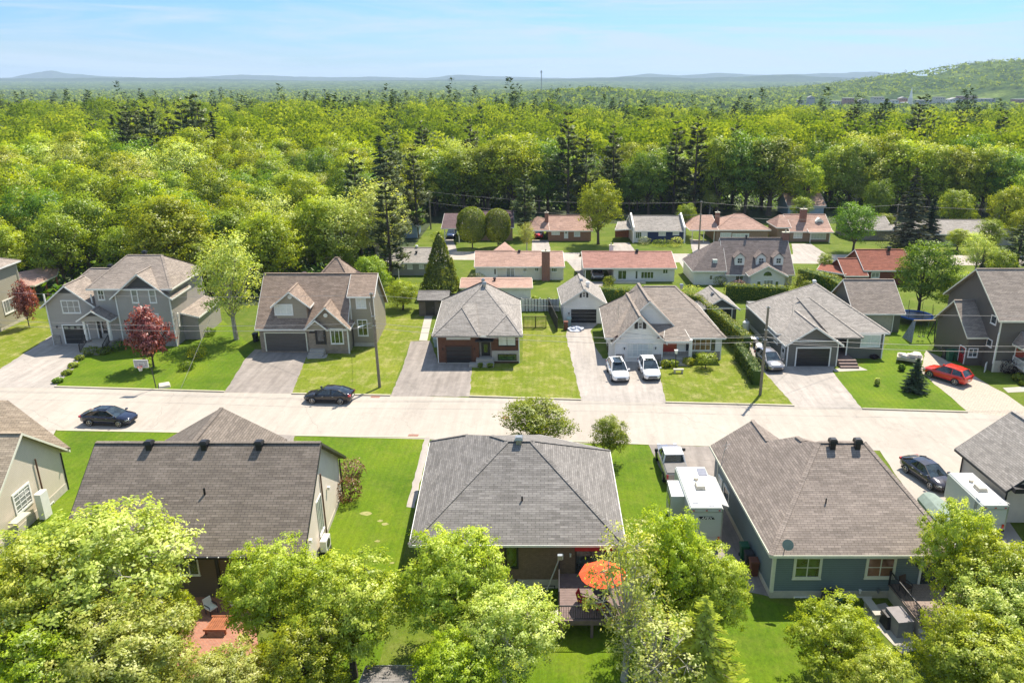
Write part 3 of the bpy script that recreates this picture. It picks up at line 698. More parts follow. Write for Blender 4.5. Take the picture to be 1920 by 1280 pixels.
M_stucco = plain('cream_stucco', (0.66, 0.57, 0.465), 0.85, var=0.07, scale=1.2, bmp=0.15)
W_brown = siding('dark_brown_siding', (0.135, 0.095, 0.058), 0.14, 0.7)
W_brownb = masonry('brown_brick', (0.21, 0.135, 0.085), (0.17, 0.11, 0.07), (0.13, 0.09, 0.06), 0.22, 0.08, 0.008)
W_blue = siding('slate_blue_siding', (0.155, 0.205, 0.215), 0.15, 0.62)
W_greyl = siding('light_grey_siding', (0.42, 0.40, 0.37), 0.14, 0.75)

# house 1: cream house cut by the left edge
h = House('cream_house', 'cream sided house with tan roof at the left edge of the near row', (-40, 50), S_tan, W_cream, M_cream)
h.gable(-50.0, -37.3, 44.3, 53.1, 3.45, 0.77, 'x', 0.45, 0.45)
h.slab([[(-51, 53.3, 3.4), (-37.2, 53.3, 3.4), (-44.0, 57.1, 5.7), (-51, 57.1, 5.7)], [(-37.2, 53.3, 3.4), (-44.0, 59.0, 3.4), (-44.0, 57.1, 5.7)], [(-44.0, 57.1, 5.7), (-44.0, 59.0, 3.4), (-51, 59.0, 3.4), (-51, 57.1, 5.7)]], fascia=False)
h.walls([(-50.5, 53.0), (-38.4, 53.0), (-44.6, 57.6), (-50.5, 57.6)], 3.3)
WR = ((-37.3, 44.3), (-37.3 + SK * 8.8, 53.1))
a1 = view(0, 740, 4.57)
h.window(WR, a1(95, 865), a1(285, 915), 3, 5, M_curtain, M_white, tw=.14, sill=False)
h.window(WR, a1(415, 945), a1(470, 960), 2, 1, M_glass, M_white, tw=.07)
h.wallstrip('foundation', WR, 0, None, 0, 0.62, 0.03, M_found)
h.downspout(-37.85, 53.0, 0, 3.1, M_blacktrim); h.downspout(-37.55, 49.9, 0.6, 4.2, plain('brown_downspout', (0.10, 0.045, 0.025), 0.5))
h.gutter((-37.0 - .55, 53.55, 3.12), (-50, 53.6, 3.12), M_white)
h.box('electric_meter', (-37.0, 48.9, 1.1), (0.45, 0.8, 2.0), M_white)
h.box('porch_canopy', (-36.95, 46.4, 1.5), (0.6, 1.5, 0.1), M_found)
h.done()

# house 2: big brown gable
h = House('brown_roof_house', 'near house with a plain dark brown gable roof and three black vents on its ridge', (-23, 45), S_brown, M_stucco, M_blacktrim)
zr = h.gable(-29.4, -15.7, 39.9, 51.9, 3.47, 0.67, 'x', 0.42, 0.5)
WF = ((-29.4, 39.9), (-15.7, 39.9)); WR = ((-15.7, 39.9), (-15.7 + SK * 12, 51.9))
h.wallstrip('siding_panel', WF, 0, None, 0.0, 3.28, 0.04, W_brown)
WF2 = ((-29.4, 39.86), (-15.7, 39.86))
h.window(WF2, (333, 1045), (376, 1077), 2, 1, M_glass, M_white, tw=0.07)
for px in (281, 402): h.box('pilaster', (gp(px, 1060, 2.5).x, 39.83, 1.6), (0.2, 0.08, 3.2), M_blacktrim)
for k, px in enumerate((283.6, 386.7, 488.8)):
    q = on_plane(px, 831, (0, -.67, 1), (0, 39.48, 3.2)); h.vent((q.x, 45.55, zr - .3), 0.5, 0.55)
q = on_plane(384, 926, (0, -.67, 1), (0, 39.48, 3.2)); h.pipe(q, 0.42, 0.07)
h.window(WR, (592, 942), (607, 987), 3, 1, M_curtain, M_white, tw=.07)
h.downspout(-15.58 + SK * 11.9, 51.8, 0, 3.2, M_blacktrim)
h.box('downspout', (-15.62 + SK * 6.5, 46.4, 2.6), (0.08, 0.1, 4.6), plain('brown_downspout', (0.10, 0.045, 0.025), 0.5))
h.box('gutter', (-22.6, 39.38, 3.14), (14.6, 0.12, 0.11), M_blacktrim)
for k in range(22): mb = MB(); mb.ball((-29.4 + k * .66, 39.3, 3.22), 0.045, 6, 4); mb.build('eave_light', M_white, h.root)
h.wallstrip('foundation', WR, 0, None, 0, 0.35, 0.03, M_found)
for u, z in ((2.4, 2.4), (8.0, 3.0)):
    mb = MB(); mb.box((-15.55 + SK * u, 39.9 + u, z), (.18, .22, .22)); mb.build('exhaust_hood', M_white, h.root)
# street-side wing, its ridge across the main roof
d2 = h.gable(-30.6, -21.0, 45.9, 55.2, 3.1, 0.60, 'y', 0.4, 0.35, fascia=True) if False else None
S_ = lambda x, y, z: (x, y, z)
apx = (-26.05, 55.0, 5.98); nr = (-25.4, 46.6, 5.98)
h.slab([[apx, nr, (-20.9, 46.6, 3.2), (-21.4, 55.2, 3.2)], [apx, (-31.0, 55.2, 3.1), (-30.3, 46.6, 3.1), nr]], fascia=False); h.ridge_cap(apx, nr)
h.walls([(-30.3, 48), (-21.9, 48), (-22.2, 54.8), (-30.6, 54.8)], 3.0)
h.W.extrude([(-30.6, 54.7, 2.9), (-22.2, 54.7, 2.9), (-26.05, 54.7, 5.75)], (0, .1, 0))
h.done()
HP = thing('heat_pump', 'white wall heat pump beside the window of the brown roofed house', 'heat pump', (-15.5, 45.2, 0))
mb = MB(); mb.box((-15.6, 44.6, 0.75), (0.4, 1.0, 0.8)); o = mb.build('casing', M_white, HP)
mb = MB(); mb.cyl((-15.38, 44.6, 0.78), 0.3, 0.04, 14, 'x'); mb.build('fan_grille', M_dark, o)
mb = MB(); mb.box((-15.6, 44.6, .17), (.5, .8, .34)); mb.build('bracket', M_dark, HP)

# house 3: grey hip roof
h = House('grey_hip_house', 'near middle house with grey hip roof, brown brick back wall and a raised deck', (-2.6, 47), S_grey, W_brownb, M_white); h.fh = 0.16
A = (-9.08, 40.35, 3.4); B = (3.97, 40.35, 3.4); C = (3.75, 52.9, 3.4); D = (-10.04, 54.5, 3.4)
P = (-3.5, 47.25, 6.95); Q = (-1.95, 47.25, 6.95); W2 = (-4.83, 49.48, 6.26); W1 = (-6.87, 51.91, 5.16)
h.slab([[A, B, Q, P], [B, C, Q], [A, P, W2, W1, D], [P, Q, C, (-1.6, 55.6, 3.4), W2], [W2, (-1.6, 55.6, 3.4), (-5.2, 55.2, 3.4), W1], [W1, (-5.2, 55.2, 3.4), D]])
for a, b in ((A, P), (B, Q), (C, Q), (P, Q), (P, W2), (W1, D)): h.ridge_cap(a, b)
h.walls([(-8.6, 40.8), (3.5, 40.8), (3.3, 52.5), (-9.5, 54.0)], 3.3)
WF = ((-8.6, 40.8), (3.5, 40.8))
h.wallstrip('foundation', WF, 0, None, 0, 0.62, 0.05, M_found)
h.window(WF, (946, 1021), (972.5, 1065), 1, 1, M_glass_green, M_blacktrim, tw=.12, sill=False)
h.window(WF, (1079, 1022), (1136, 1082), 2, 1, M_glass, M_blacktrim, tw=.08, name='patio_door')
h.window(WF, (982, 1096), (994, 1108), 1, 1, M_glass, M_white, tw=.06, sill=False)
h.window(WF, (1008, 1096), (1041, 1108), 2, 1, M_glass, M_blacktrim, tw=.06, sill=False)
h.lamp(WF, (1069.5, 1039), .09, M_white); h.lamp(WF, (1054, 1042), .13, M_white); h.lamp(WF, (968, 1088), .09)
q = on_plane(973, 829, (0, -.515, 1), (0, 40.35, 3.4)); h.vent((-2.75, 47.1, 6.75), 0.5, 0.55, M_metal)
q = on_plane(979, 938, (0, -.515, 1), (0, 40.35, 3.4)); h.pipe(q, 0.3)
h.box('awning_valance', (2.2, 40.55, 3.0), (2.6, .1, .3), plain('red_valance', (0.40, 0.02, 0.02), 0.7)); h.done()
dk = thing('wooden_deck', 'raised brown deck with black railing behind the middle house', 'deck', (1.5, 38.3, 0))
mb = MB()
for k in range(29): mb.box((1.85, 36.2 + k * .152 + .07, 1.17), (3.9, .138, .05))
for x in (0.1, 1.8, 3.6):
    for y in (36.3, 38.4): mb.box((x, y, .57), (.16, .16, 1.14))
mb.box((1.85, 36.22, 1.02), (3.9, .05, .24)); mb.box((-.08, 38.4, 1.02), (.05, 4.4, .24)); mb.build('deck_floor', M_deck, dk)
railing(dk, [(-.05, 40.7, 1.2), (-.05, 37.5, 1.2)]); railing(dk, [(-.05, 36.25, 1.2), (3.75, 36.25, 1.2), (3.75, 40.7, 1.2)])
mb = MB()
for k in range(6): mb.box((-1.35 + k * .24, 36.85, .18 + k * .19), (.28, 1.1, .05)); mb.box((-1.35 + k * .24, 37.35, .09 + k * .19), (.2, .05, .2))
mb.build('stairs', M_found, dk)
st = MB(); n = 7
for k in range(n):
    p = Vector((-1.5 + k * .24, 36.28, .15 + k * .17)); st.bar(p, p + Vector((0, 0, .9)), .035)
st.bar((-1.5, 36.28, 1.05), (-.05, 36.28, 2.15), .05); st.bar((-1.5, 36.28, .15), (-.05, 36.28, 1.15), .06); st.build('railing', M_blacktrim, dk)
mb = MB(); mb.box((-1.95, 36.7, .55), (.5, .5, 1.1)); mb.build('stone_pillar', M_white, dk)

def umbrella(x, y, z0, ztop, rad, mat, label, name='patio_umbrella', n=8, tilt=0.0, pole=True):
    t = thing(name, label, 'umbrella', (x, y, z0)); mb = MB(); H_ = rad * .34
    c = []
    for ring, (rr, zz) in enumerate(((0.12, 0), (0.5, -.42), (0.8, -.75), (1.0, -1.0))):
        for k in range(n * 2):
            a = math.pi * k / n; s_ = 1 if k % 2 == 0 else (0.955 if ring else 1)
            c.append((x + rad * rr * s_ * math.cos(a), y + rad * rr * s_ * math.sin(a), ztop + H_ * zz + (0 if k % 2 == 0 else -.02 * ring) + tilt * rad * rr * math.cos(a)))
    N = n * 2; mb.v = c + [(p[0], p[1], p[2] - .02) for p in c] + [(x, y, ztop + .06)]
    for r_ in range(3):
        for k in range(N):
            f = (r_*N + k, r_*N + (k+1) % N, (r_+1)*N + (k+1) % N, (r_+1)*N + k); mb.f.append(f[::-1]); mb.m.append(0); mb.f.append(tuple(i + 4*N for i in f)); mb.m.append(0)
    for k in range(N): mb.f.append((k, (k+1) % N, 8*N)); mb.m.append(0); mb.f.append((3*N + k, 3*N + (k+1) % N, 7*N + (k+1) % N, 7*N + k)); mb.m.append(0)
    mb.build('canopy', mat, t)
    rb = MB()
    for k in range(n):
        a = 2 * math.pi * k / n; rb.bar((x, y, ztop - .1), (x + rad * .97 * math.cos(a), y + rad * .97 * math.sin(a), ztop - H_ - .05 + tilt * rad * math.cos(a)), .02)
    rb.build('rib', M_metal, t)
    pl = MB(); pl.tube([(x, y, z0), (x, y, ztop)], .025, 8); pl.cyl((x, y, z0 + .05), .28, .1, 14); pl.build('pole', M_dark, t); return t
M_orange = plain('orange_fabric', (0.85, 0.085, 0.02), 0.75, var=0.1)
umbrella(2.45, 37.9, 1.2, 3.55, 1.38, M_orange, 'orange red patio umbrella open over the deck of the middle house')
t = thing('patio_table', 'small dark table under the orange umbrella on the deck', 'table', (2.45, 37.9, 1.2))
mb = MB(); mb.cyl((2.45, 37.9, 1.92), .55, .04, 20); mb.build('tabletop', M_dark, t)
for a in range(4): mb = MB(); mb.bar((2.45 + .4*math.cos(a*1.57+.8), 37.9 + .4*math.sin(a*1.57+.8), 1.2), (2.45 + .2*math.cos(a*1.57+.8), 37.9 + .2*math.sin(a*1.57+.8), 1.9), .04); mb.build('leg', M_dark, t)
M_redfab = plain('red_cushion', (0.45, 0.02, 0.02), 0.8)
def patio_chair(x, y, z, yaw, mat, label, group=None):
    t = thing('patio_chair', label, 'chair', (x, y, z), group); ca, sa = math.cos(yaw), math.sin(yaw)
    T = lambda u, v, w: (x + u*ca - v*sa, y + u*sa + v*ca, z + w)
    mb = MB(); mb.box(T(0, 0, .42), (.5, .5, .09), yaw); mb.build('seat', mat, t)
    mb = MB(); mb.extrude([T(-.25, .22, .42), T(.25, .22, .42), T(.25, .36, .95), T(-.25, .36, .95)], (sa * -.05, ca * .05, 0)); mb.build('backrest', mat, t)
    for u in (-.24, .24):
        for v in (-.22, .22): mb = MB(); mb.bar(T(u, v, 0), T(u, v, .4), .035); mb.build('leg', M_dark, t)
        mb = MB(); mb.bar(T(u, -.22, .62), T(u, .28, .62), .05, .03); mb.bar(T(u, -.22, .4), T(u, -.22, .62), .03); mb.build('armrest', M_dark, t)
    return t
patio_chair(1.35, 37.5, 1.2, 1.2, M_redfab, 'red cushioned patio chair left of the table under the orange umbrella')
patio_chair(2.3, 36.85, 1.2, 3.1, M_redfab, 'red cushioned patio chair on the camera side of the orange umbrella')
t = thing('garden_pole', 'thin leaning metal pole with a lamp box behind the middle house', 'pole', (-1.5, 37.6, 0))
a_, b_ = Vector((-1.5, 37.6, 0)), Vector((-.05, 39.4, 3.05)); mb = MB(); mb.tube([a_, b_], .045, 8); mb.build('shaft', M_metal, t)
mb = MB(); mb.box(tuple(b_ + Vector((.05, .02, .12))), (.28, .22, .3)); mb.build('lamp_box', M_metal, t)

# house 4: slate blue house
h = House('slate_blue_house', 'slate blue sided house with cream trim and a broad grey brown roof', (18, 46), S_greyb, W_blue, M_cream)
A = (12.46, 39.43, 3.3); B = (23.7, 39.43, 3.3); C = (22.9, 53.0, 3.3); D = (11.52, 53.87, 3.3); P = (17.28, 46.9, 7.0); Q = (20.3, 46.9, 7.0)
V2 = (16.56, 47.99, 6.53); W2 = (16.42, 48.87, 6.48); V1 = (14.86, 50.24, 5.45); W1 = (14.6, 53.87, 5.44)
h.slab([[A, B, Q, P], [B, C, Q], [A, P, V2, W2, V1, W1, D], [Q, C, (17.0, 53.0, 3.3), V2, P]])
h.slab([[W1, V1, (17.75, 50.24, 3.3), (17.55, 53.87, 3.3)]], fascia=False); h.slab([[W2, (16.5, 48.2, 6.55), (19.6, 51.8, 4.4), (18.9, 52.9, 4.0)]], fascia=False)
for a, b in ((A, P), (B, Q), (C, Q), (P, Q), (V1, W1), (V2, W2)): h.ridge_cap(a, b)
h.walls([(12.8, 39.83), (23.3, 39.83), (22.5, 52.6), (11.95, 52.6)], 3.22); h.walls([(11.97, 52.4), (17.2, 52.4), (17.1, 53.5), (11.9, 53.5)], 3.22)
WF = ((12.8, 39.83), (23.3, 39.83)); WL = ((11.95, 52.6), (12.8, 39.83))
h.wallstrip('foundation', WF, 0, None, 0, 0.5, 0.03, M_found); h.wallstrip('foundation', WL, 0, None, 0, 0.4, 0.03, M_found)
h.box('frieze', (18.05, 39.80, 3.05), (10.6, .07, .22), M_cream)
h.T.box((12.84, 39.84, 1.8), (.2, .2, 2.7)); h.T.box((12.0, 52.55, 1.8), (.16, .16, 2.7))
h.window(WF, (1489.6, 1042), (1538, 1084), 2, 2, M_glass_green, M_cream, tw=.16)
h.window(WF, (1625.6, 1042), (1676, 1083), 2, 2, M_warm, M_cream, tw=.16)
h.window(WF, (1727, 1049), (1787, 1103), 2, 1, M_glass, M_white, tw=.13, name='patio_door', sill=False)
h.window(WF, (1488, 1117), (1526, 1132), 3, 1, M_glass, M_white, tw=.07); h.window(WF, (1592, 1117), (1632, 1132), 3, 1, M_glass, M_white, tw=.07)
h.window(WL, (1358.4, 904.4), (1366.4, 951), 1, 1, M_glass, M_white, tw=.16); h.window(WL, (1348.3, 887.3), (1354, 920), 1, 1, M_blind, M_white, tw=.14)
h.lamp(WF, (1719, 1056), .13); h.lamp(WF, (1611, 1107), .11, M_white); h.lamp(WF, (1646, 1106), .11, M_metal)
mr = (7.0 - 3.3) / (46.9 - 39.43)
for px in (1559.5, 1606): q = on_plane(px, 836, (0, -mr, 1), (0, 39.43, 3.3)); h.vent((q.x, 46.5, 6.62), 0.48, 0.8)
q = on_plane(1548.5, 942, (0, -mr, 1), (0, 39.43, 3.3)); h.pipe(q, 0.32, .05)
t = MB(); q = on_plane(1470, 1034, (0, -mr, 1), (0, 39.43, 3.3)); t.tube([q, q + Vector((0.03, -.02, .42))], .025, 6)
t.build('dish_mast', M_dark, h.root)
t = MB(); c = q + Vector((.16, -.1, .55)); t.tube([c + Vector((0, .03, 0)), c + Vector((0, 0, -.0)), c + Vector((-.02, -.05, .02))], [.16, .30, .33], 18); t.build('satellite_dish', plain('dish_grey', (.20, .24, .21), .5), h.root)
q = Vector((11.9, 51.2, 3.35)); t = MB(); t.tube([q, q + Vector((0.3, .2, 1.5))], .02, 6); t.bar(q + Vector((.0, .1, 1.2)), q + Vector((.6, .3, 1.25)), .02); t.bar(q + Vector((.1, 0, .9)), q + Vector((.45, .4, .95)), .02); t.build('antenna', M_metal, h.root)
h.done()
dk = thing('back_deck', 'raised paver deck with dark railing and pale steps behind the slate blue house', 'deck', (21.6, 38, 0))
d0 = gp(1674, 1108, 1.0); d1 = gp(1727.5, 1172.5, 1.0)
mb = MB(); mb.prism([(d0.x, 39.8), (d1.x, d1.y), (24.5, d1.y), (24.5, 39.8)], .92, 1.02); mb.build('deck_floor', masonry('deck_pavers', (.30, .22, .18), (.25, .19, .16), (.16, .12, .1), .3, .15), dk)
mb = MB(); mb.prism([(d0.x + .1, 39.8), (d1.x + .1, d1.y + .1), (24.4, d1.y + .1), (24.4, 39.8)], 0, .92); mb.build('deck_base', M_found, dk)
railing(dk, [(d0.x, 39.7, 1.02), tuple(d1 + Vector((0, 0, .02)))])
mb = MB()
for k in range(4):
    mb.prism([(d1.x - .15 + k * .0, d1.y - .32 * k - .32), (d1.x + 1.2, d1.y - .32 * k - .32), (d1.x + 1.2, d1.y - .32 * k), (d1.x - .15, d1.y - .32 * k)], 0 if k > 2 else .78 - .24 * k - .1, .78 - .24 * k)
mb.build('stairs', M_conc, dk)
psheet('patio', [(1610, 1140), (1660, 1130), (1735, 1215), (1690, 1225)], M_conc, 0.03)
t = thing('covered_barbecue', 'barbecue under a grey cover beside the deck railing', 'barbecue', tuple(gp(1680, 1185)))
c = gp(1683, 1178); mb = MB(); mb.box((c.x, c.y, .5), (1.0, 1.5, 1.0), .12, taper=.93); mb.build('cover', plain('grey_cover', (.22, .20, .20), .8), t)
mb = MB(); mb.box((c.x - .55, c.y + .35, .42), (.5, 1.0, .75), .12, taper=.7); mb.build('side_shelf', M_blacktrim, t)
t = thing('garden_bench', 'pale stone bench beside the basement window of the blue house', 'bench', tuple(gp(1635, 1160)))
c = gp(1634, 1150); mb = MB(); mb.box((c.x, c.y, .5), (.5, 1.6, .1), .1); mb.build('seat', M_conc, t)
for s_ in (-.6, .6): mb = MB(); mb.box((c.x, c.y + s_, .22), (.4, .2, .44)); mb.build('leg', M_found, t)
t = thing('hose_reel', 'round green garden hose reel against the blue wall', 'hose reel', tuple(gp(1568, 1130)))
c = gp(1568, 1131); mb = MB(); mb.cyl((c.x, c.y, .55), .34, .24, 16, 'y'); mb.build('drum', plain('hose_green', (.06, .17, .11), .5), t); mb = MB(); mb.bar((c.x, c.y, 0), (c.x, c.y, .55), .1); mb.build('stand', M_dark, t)
t = thing('storage_box', 'black storage box between the basement windows', 'box', tuple(gp(1550, 1130)))
c = gp(1551, 1134); mb = MB(); mb.box((c.x, c.y, .4), (.7, .6, .8), taper=.9); mb.build('bin_body', M_blacktrim, t); mb = MB(); mb.box((c.x, c.y, .84), (.74, .64, .08)); mb.build('lid', M_dark, t)
patio_chair(20.55, 39.0, 1.02, .4, plain('brown_wicker', (.06, .035, .025), .8), 'dark brown wicker chair beside the patio door on the back deck')

# house 5: pale shingled house cut by the right edge
h = House('grey_gable_house', 'pale roofed gable house cut by the right edge of the near row', (34, 50), S_light, M_stucco, M_dark)
h.gable(31.45, 38.3, 48.3, 53.8, 3.2, 0.82, 'y', 0.45, 0.5)
WL = ((31.45 + SK * 5.5, 53.8), (31.45, 48.3))
h.window(WL, (1838.5, 906), (1854, 925), 1, 1, M_glass, M_blacktrim, tw=.06, sill=False); h.window(WL, (1867, 930), (1880, 944), 1, 1, M_glass, M_blacktrim, tw=.06, sill=False)
h.downspout(31.35 + SK * 5.3, 53.7, 0, 3.0, M_blacktrim); h.downspout(31.4, 48.25, 0, 3, M_blacktrim)
h.gable(34.2, 44, 43.5, 51.5, 3.1, .6, 'x', .4, .2); h.box('eave_return', (31.9, 47.75, 3.0), (1.0, .7, .35), M_blacktrim)
q = (33.0, 48.8, 4.7); h.pipe(q, 1.0, .02, M_metal, 'antenna'); h.done()

# ---------------------------------------------------------------- the far row, left to right
c1 = view(0, 440, 4); c2 = view(400, 440, 4); c3 = view(780, 440, 4); c4 = view(1000, 440, 4); c5 = view(1360, 440, 1920 / 560)
z2 = view(800, 600, 9.6); z3 = view(1120, 620, 7.68); zh = view(1390, 620, 11.29); zf = view(1660, 560, 6.4); z0_ = view(0, 460, 7.11)
W_ha = siding('warm_grey_siding', (0.37, 0.335, 0.30), 0.16, 0.75); W_tan = siding('olive_tan_siding', (0.40, 0.365, 0.27), 0.2, 0.7)
M_stone = masonry('grey_stone', (0.30, 0.26, 0.22), (0.20, 0.175, 0.155), (0.34, 0.31, 0.27), 0.45, 0.16, 0.015)
M_stoneb = masonry('tan_stone', (0.30, 0.235, 0.17), (0.22, 0.175, 0.13), (0.26, 0.21, 0.16), 0.45, 0.15, 0.012)
M_gdark = glossy('black_door_paint', (0.012, 0.012, 0.013), 0.45, coat=0.1); M_ggrey = glossy('bronze_door_paint', (0.085, 0.075, 0.065), 0.5, coat=.05)
M_tri = siding('charcoal_shakes', (0.05, 0.05, 0.055), 0.2, 0.6)

# tan house at the left edge
h = House('olive_tan_house', 'two storey olive tan house cut by the left edge', (-72, 92), S_lightb, W_tan)
h.hip([(-84, 85), (-69.35, 85), (-70.2, 98), (-85, 98)], 7.7, ((-77.6, 91.6, 10.6), (-76.6, 91.6, 10.6)), .45)
WR = ((-69.35, 85), (-70.2, 98))
h.window(WR, z0_(22, 745), z0_(225, 850), 4, 1, M_curtain, M_white, tw=.16); h.downspout(WR[1][0] + .1, WR[1][1] - .1, 0, 7.5, M_cream)
h.wallstrip('foundation', WR, 0, None, 0, .3, .03, M_found); h.done()
h = House('garden_pavilion', 'low pavilion with a pale brown hip roof behind the olive tan house', (-68, 102), S_rose, M_wood, M_cream, 'pavilion')
e0 = gp(64, 535, 2.9); e1 = gp(106, 516, 2.9)
h.slab([[tuple(e0), tuple(e1), (e1.x - 1.2, e1.y + 3.2, 3.9)], [tuple(e0), (e1.x - 1.2, e1.y + 3.2, 3.9), (e0.x - 4.5, e0.y + 3.0, 3.9), (e0.x - 4, e0.y - .5, 2.9)]])
for p in (e0, e1, (e0 + e1) / 2): h.box('post', (p.x - .3, p.y + .3, 1.4), (.15, .15, 2.8), M_wood)
h.done()
t = thing('raised_deck', 'raised wooden deck with pale railing behind the garage of the warm grey house', 'deck', (-64, 98, 0))
mb = MB(); mb.box((-64.2, 99.0, 1.0), (4.2, 3, .2)); mb.build('deck_floor', M_deck, t); railing(t, [(-66.2, 97.6, 1.1), (-62.2, 97.6, 1.1), (-62.2, 100.4, 1.1)], mat=M_white, step=.6)

# house A
h = House('warm_grey_house', 'large two storey warm grey house with white trim and a black garage door', (-52, 91), S_lightb, W_ha)
h.hip(rect(-54.0, -45.2, 86.95, 96.6), 7.05, ((-52.0, 91.8, 9.85), (-47.9, 91.8, 9.85)), .5)
h.gable(-51.4, -45.25, 86.7, 91.5, 6.35, 0.82, 'y', 0.5, 0.5)
h.gable(-60.0, -54.5, 87.2, 91, 5.15, 0.80, 'y', 0.5, 0.45)
h.hip(rect(-60.0, -53.8, 89, 97.5), 5.0, ((-57.6, 93.2, 7.9), (-53.0, 93.2, 7.9)), .4)
h.gable(-55.2, -52.0, 85.4, 88.5, 3.85, 0.62, 'y', 0.35, 0.3, z0=3.5)
WF = ((-51.4, 86.7), (-45.25, 86.7)); WM = ((-54.0, 86.95), (-51.4, 86.95)); WG = ((-60.0, 87.2), (-54.5, 87.2)); WR = ((-45.2, 86.95), (-45.2 + SK * 9.6, 96.6))
h.window(WF, c1(975, 408), c1(1047, 512), 1, 2, M_curtain, M_white, tw=.13); h.window(WF, c1(1108, 408), c1(1182, 512), 1, 2, M_curtain, M_white, tw=.13)
h.window(WF, c1(1012, 592), c1(1078, 665), 1, 2, M_curtain, M_white, tw=.13); h.window(WF, c1(1145, 590), c1(1200, 650), 1, 2, M_curtain, M_white, tw=.13)
h.window(WM, c1(725, 412), c1(792, 490), 2, 2, M_glass, M_white, tw=.12); h.window(WG, c1(452, 490), c1(612, 588), 3, 2, M_curtain, M_white, tw=.12)
h.garage_door(WG, c1(472, 680), c1(682, 815), M_gdark, 4, 4, lights=True)
h.wallstrip('stone_base', WF, 0, None, 0, 1.35, .05, M_stone)
h.box('stone_pier', (-59.55, 87.15, .6), (.85, .12, 1.2), M_stone)
h.door(((-55.0, 86.95), (-51.4, 86.95)), c1(752, 605), c1(832, 738), M_gdark, M_white, .8)
mb = MB(); mb.extrude([(-50.3, 86.64, 6.85), (-46.4, 86.64, 6.85), (-48.33, 86.64, 8.45)], (0, .1, 0)); mb.build('gable_panel', M_tri, h.root)
mb = MB(); mb.extrude([(-58.3, 87.14, 6.35), (-56.3, 87.14, 6.35), (-57.3, 87.14, 7.15)], (0, .1, 0)); mb.build('gable_panel', M_tri, h.root)
mb = MB(); mb.extrude([(-54.6, 85.34, 4.1), (-52.6, 85.34, 4.1), (-53.6, 85.34, 4.7)], (0, .1, 0)); mb.build('gable_panel', M_tri, h.root)
for x in (-55.0, -52.2): h.box('porch_column', (x, 85.65, 2.25), (.26, .26, 2.6), M_white); h.box('stone_pier', (x, 85.65, .55), (.6, .6, 1.1), M_stone)
h.box('porch_beam', (-53.6, 85.6, 3.6), (3.2, .3, .3), M_white)
h.box('porch_floor', (-53.6, 86.2, .45), (3.1, 1.6, .9), M_conc); stairs(h.root, -55.0, -52.6, 83.6, 85.4, .9, 5, M_conc)
railing(h.root, [(-55.0, 83.9, .2), (-55.0, 85.3, .9)]); railing(h.root, [(-52.3, 83.9, .2), (-52.3, 85.3, .9)])
h.corner([(-60.0, 87.2), (-54.5, 87.15), (-51.4, 86.68), (-45.22, 86.72), (-45.2 + SK * 9.6, 96.6)], 6.2, 0); h.T.v = h.T.v
h.walls(rect(-45.6, -43.5, 89.2, 96.5), 3.0); h.slab([[(-45.4, 88.9, 3.5), (-43.2, 88.9, 2.95), (-43.8, 96.7, 2.95), (-46, 96.7, 3.5)]])
W3 = ((-43.5, 89.2), (-43.5 + SK * 7.3, 96.5))
h.window(WR, c1(1325, 590), c1(1350, 680), 1, 2, M_glass, M_white, tw=.1); h.window(WR, c1(1435, 525), c1(1452, 600), 1, 2, M_glass, M_white, tw=.1)
h.vent((-50.2, 92.3, 9.6), .5, .6); h.vent((-55.4, 93.6, 7.6), .5, .6); h.lamp(WG, c1(430, 692)); h.done()

# house B
W_hb = siding('taupe_siding', (0.33, 0.285, 0.215), 0.18, 0.8)
h = House('brown_dormer_house', 'taupe house with copper brown roof, a gabled dormer and a double garage', (-28, 88), S_copper, W_hb)
zb = 3.1; yF = 84.5
zrB = 3.3 + .88 * 5.4
yR = yF + 5.4; dB = lambda y: SK * (y - yF); eV = lambda x, y, z: (x + dB(y), y, z); yb_ = yF + 11.2
h.W.extrude([(-34.4, yF, 0), (-34.4, yF, 3.19), eV(-34.4, yR, zrB - .13), eV(-34.4, yF + 10.8, 3.19), eV(-34.4, yF + 10.8, 0)], (10.15, 0, 0))
h.W.extrude([(-21.75, 86.6, 0), (-21.75, 86.6, 6.1), eV(-21.6, yR, zrB - .13), eV(-21.6, yF + 10.8, 3.19), eV(-21.6, yF + 10.8, 0)], (-2.5, 0, 0))
h.slab([[eV(-34.75, yF - .4, 2.95), eV(-24.25, yF - .4, 2.95), eV(-24.25, yR, zrB), eV(-34.75, yR, zrB)], [eV(-24.25, yR, zrB), eV(-21.3, yR, zrB), eV(-21.3, yb_, 2.95), eV(-34.75, yb_, 2.95), eV(-34.75, yR, zrB)]])
h.slab([[eV(-24.4, 86.2, 6.2), eV(-21.25, 86.2, 6.2), eV(-21.25, yR + .02, zrB + .03), eV(-24.4, yR + .02, zrB + .03)]]); h.ridge_cap(eV(-34.75, yR, zrB), eV(-21.3, yR, zrB))
h.hip(rect(-31.0, -25.0, 92, 99), 5.0, ((-28.2, 95.6, 8.7), (-27.8, 95.6, 8.7)), .4)
h.gable(-28.7, -24.25, 84.15, 89, 3.45, 0.98, 'y', 0.4, 0.4)       # stone gable
h.gable(-28.75, -26.6, 83.95, 86, 3.25, 0.85, 'y', 0.25, 0.3, z0=2.9)   # entry gable
h.gable(-32.45, -28.95, 85.2, 89.5, 5.75, 0.80, 'y', 0.5, 0.4, z0=3.6)        # dormer
h.wallstrip('stone_cladding', ((-34.4, yF), (-28.7, yF)), 0, None, 0, 3.05, .05, M_stoneb)
h.wallstrip('stone_cladding', ((-28.7, 84.15), (-24.25, 84.15)), 0, None, 0, 3.3, .05, M_stoneb)
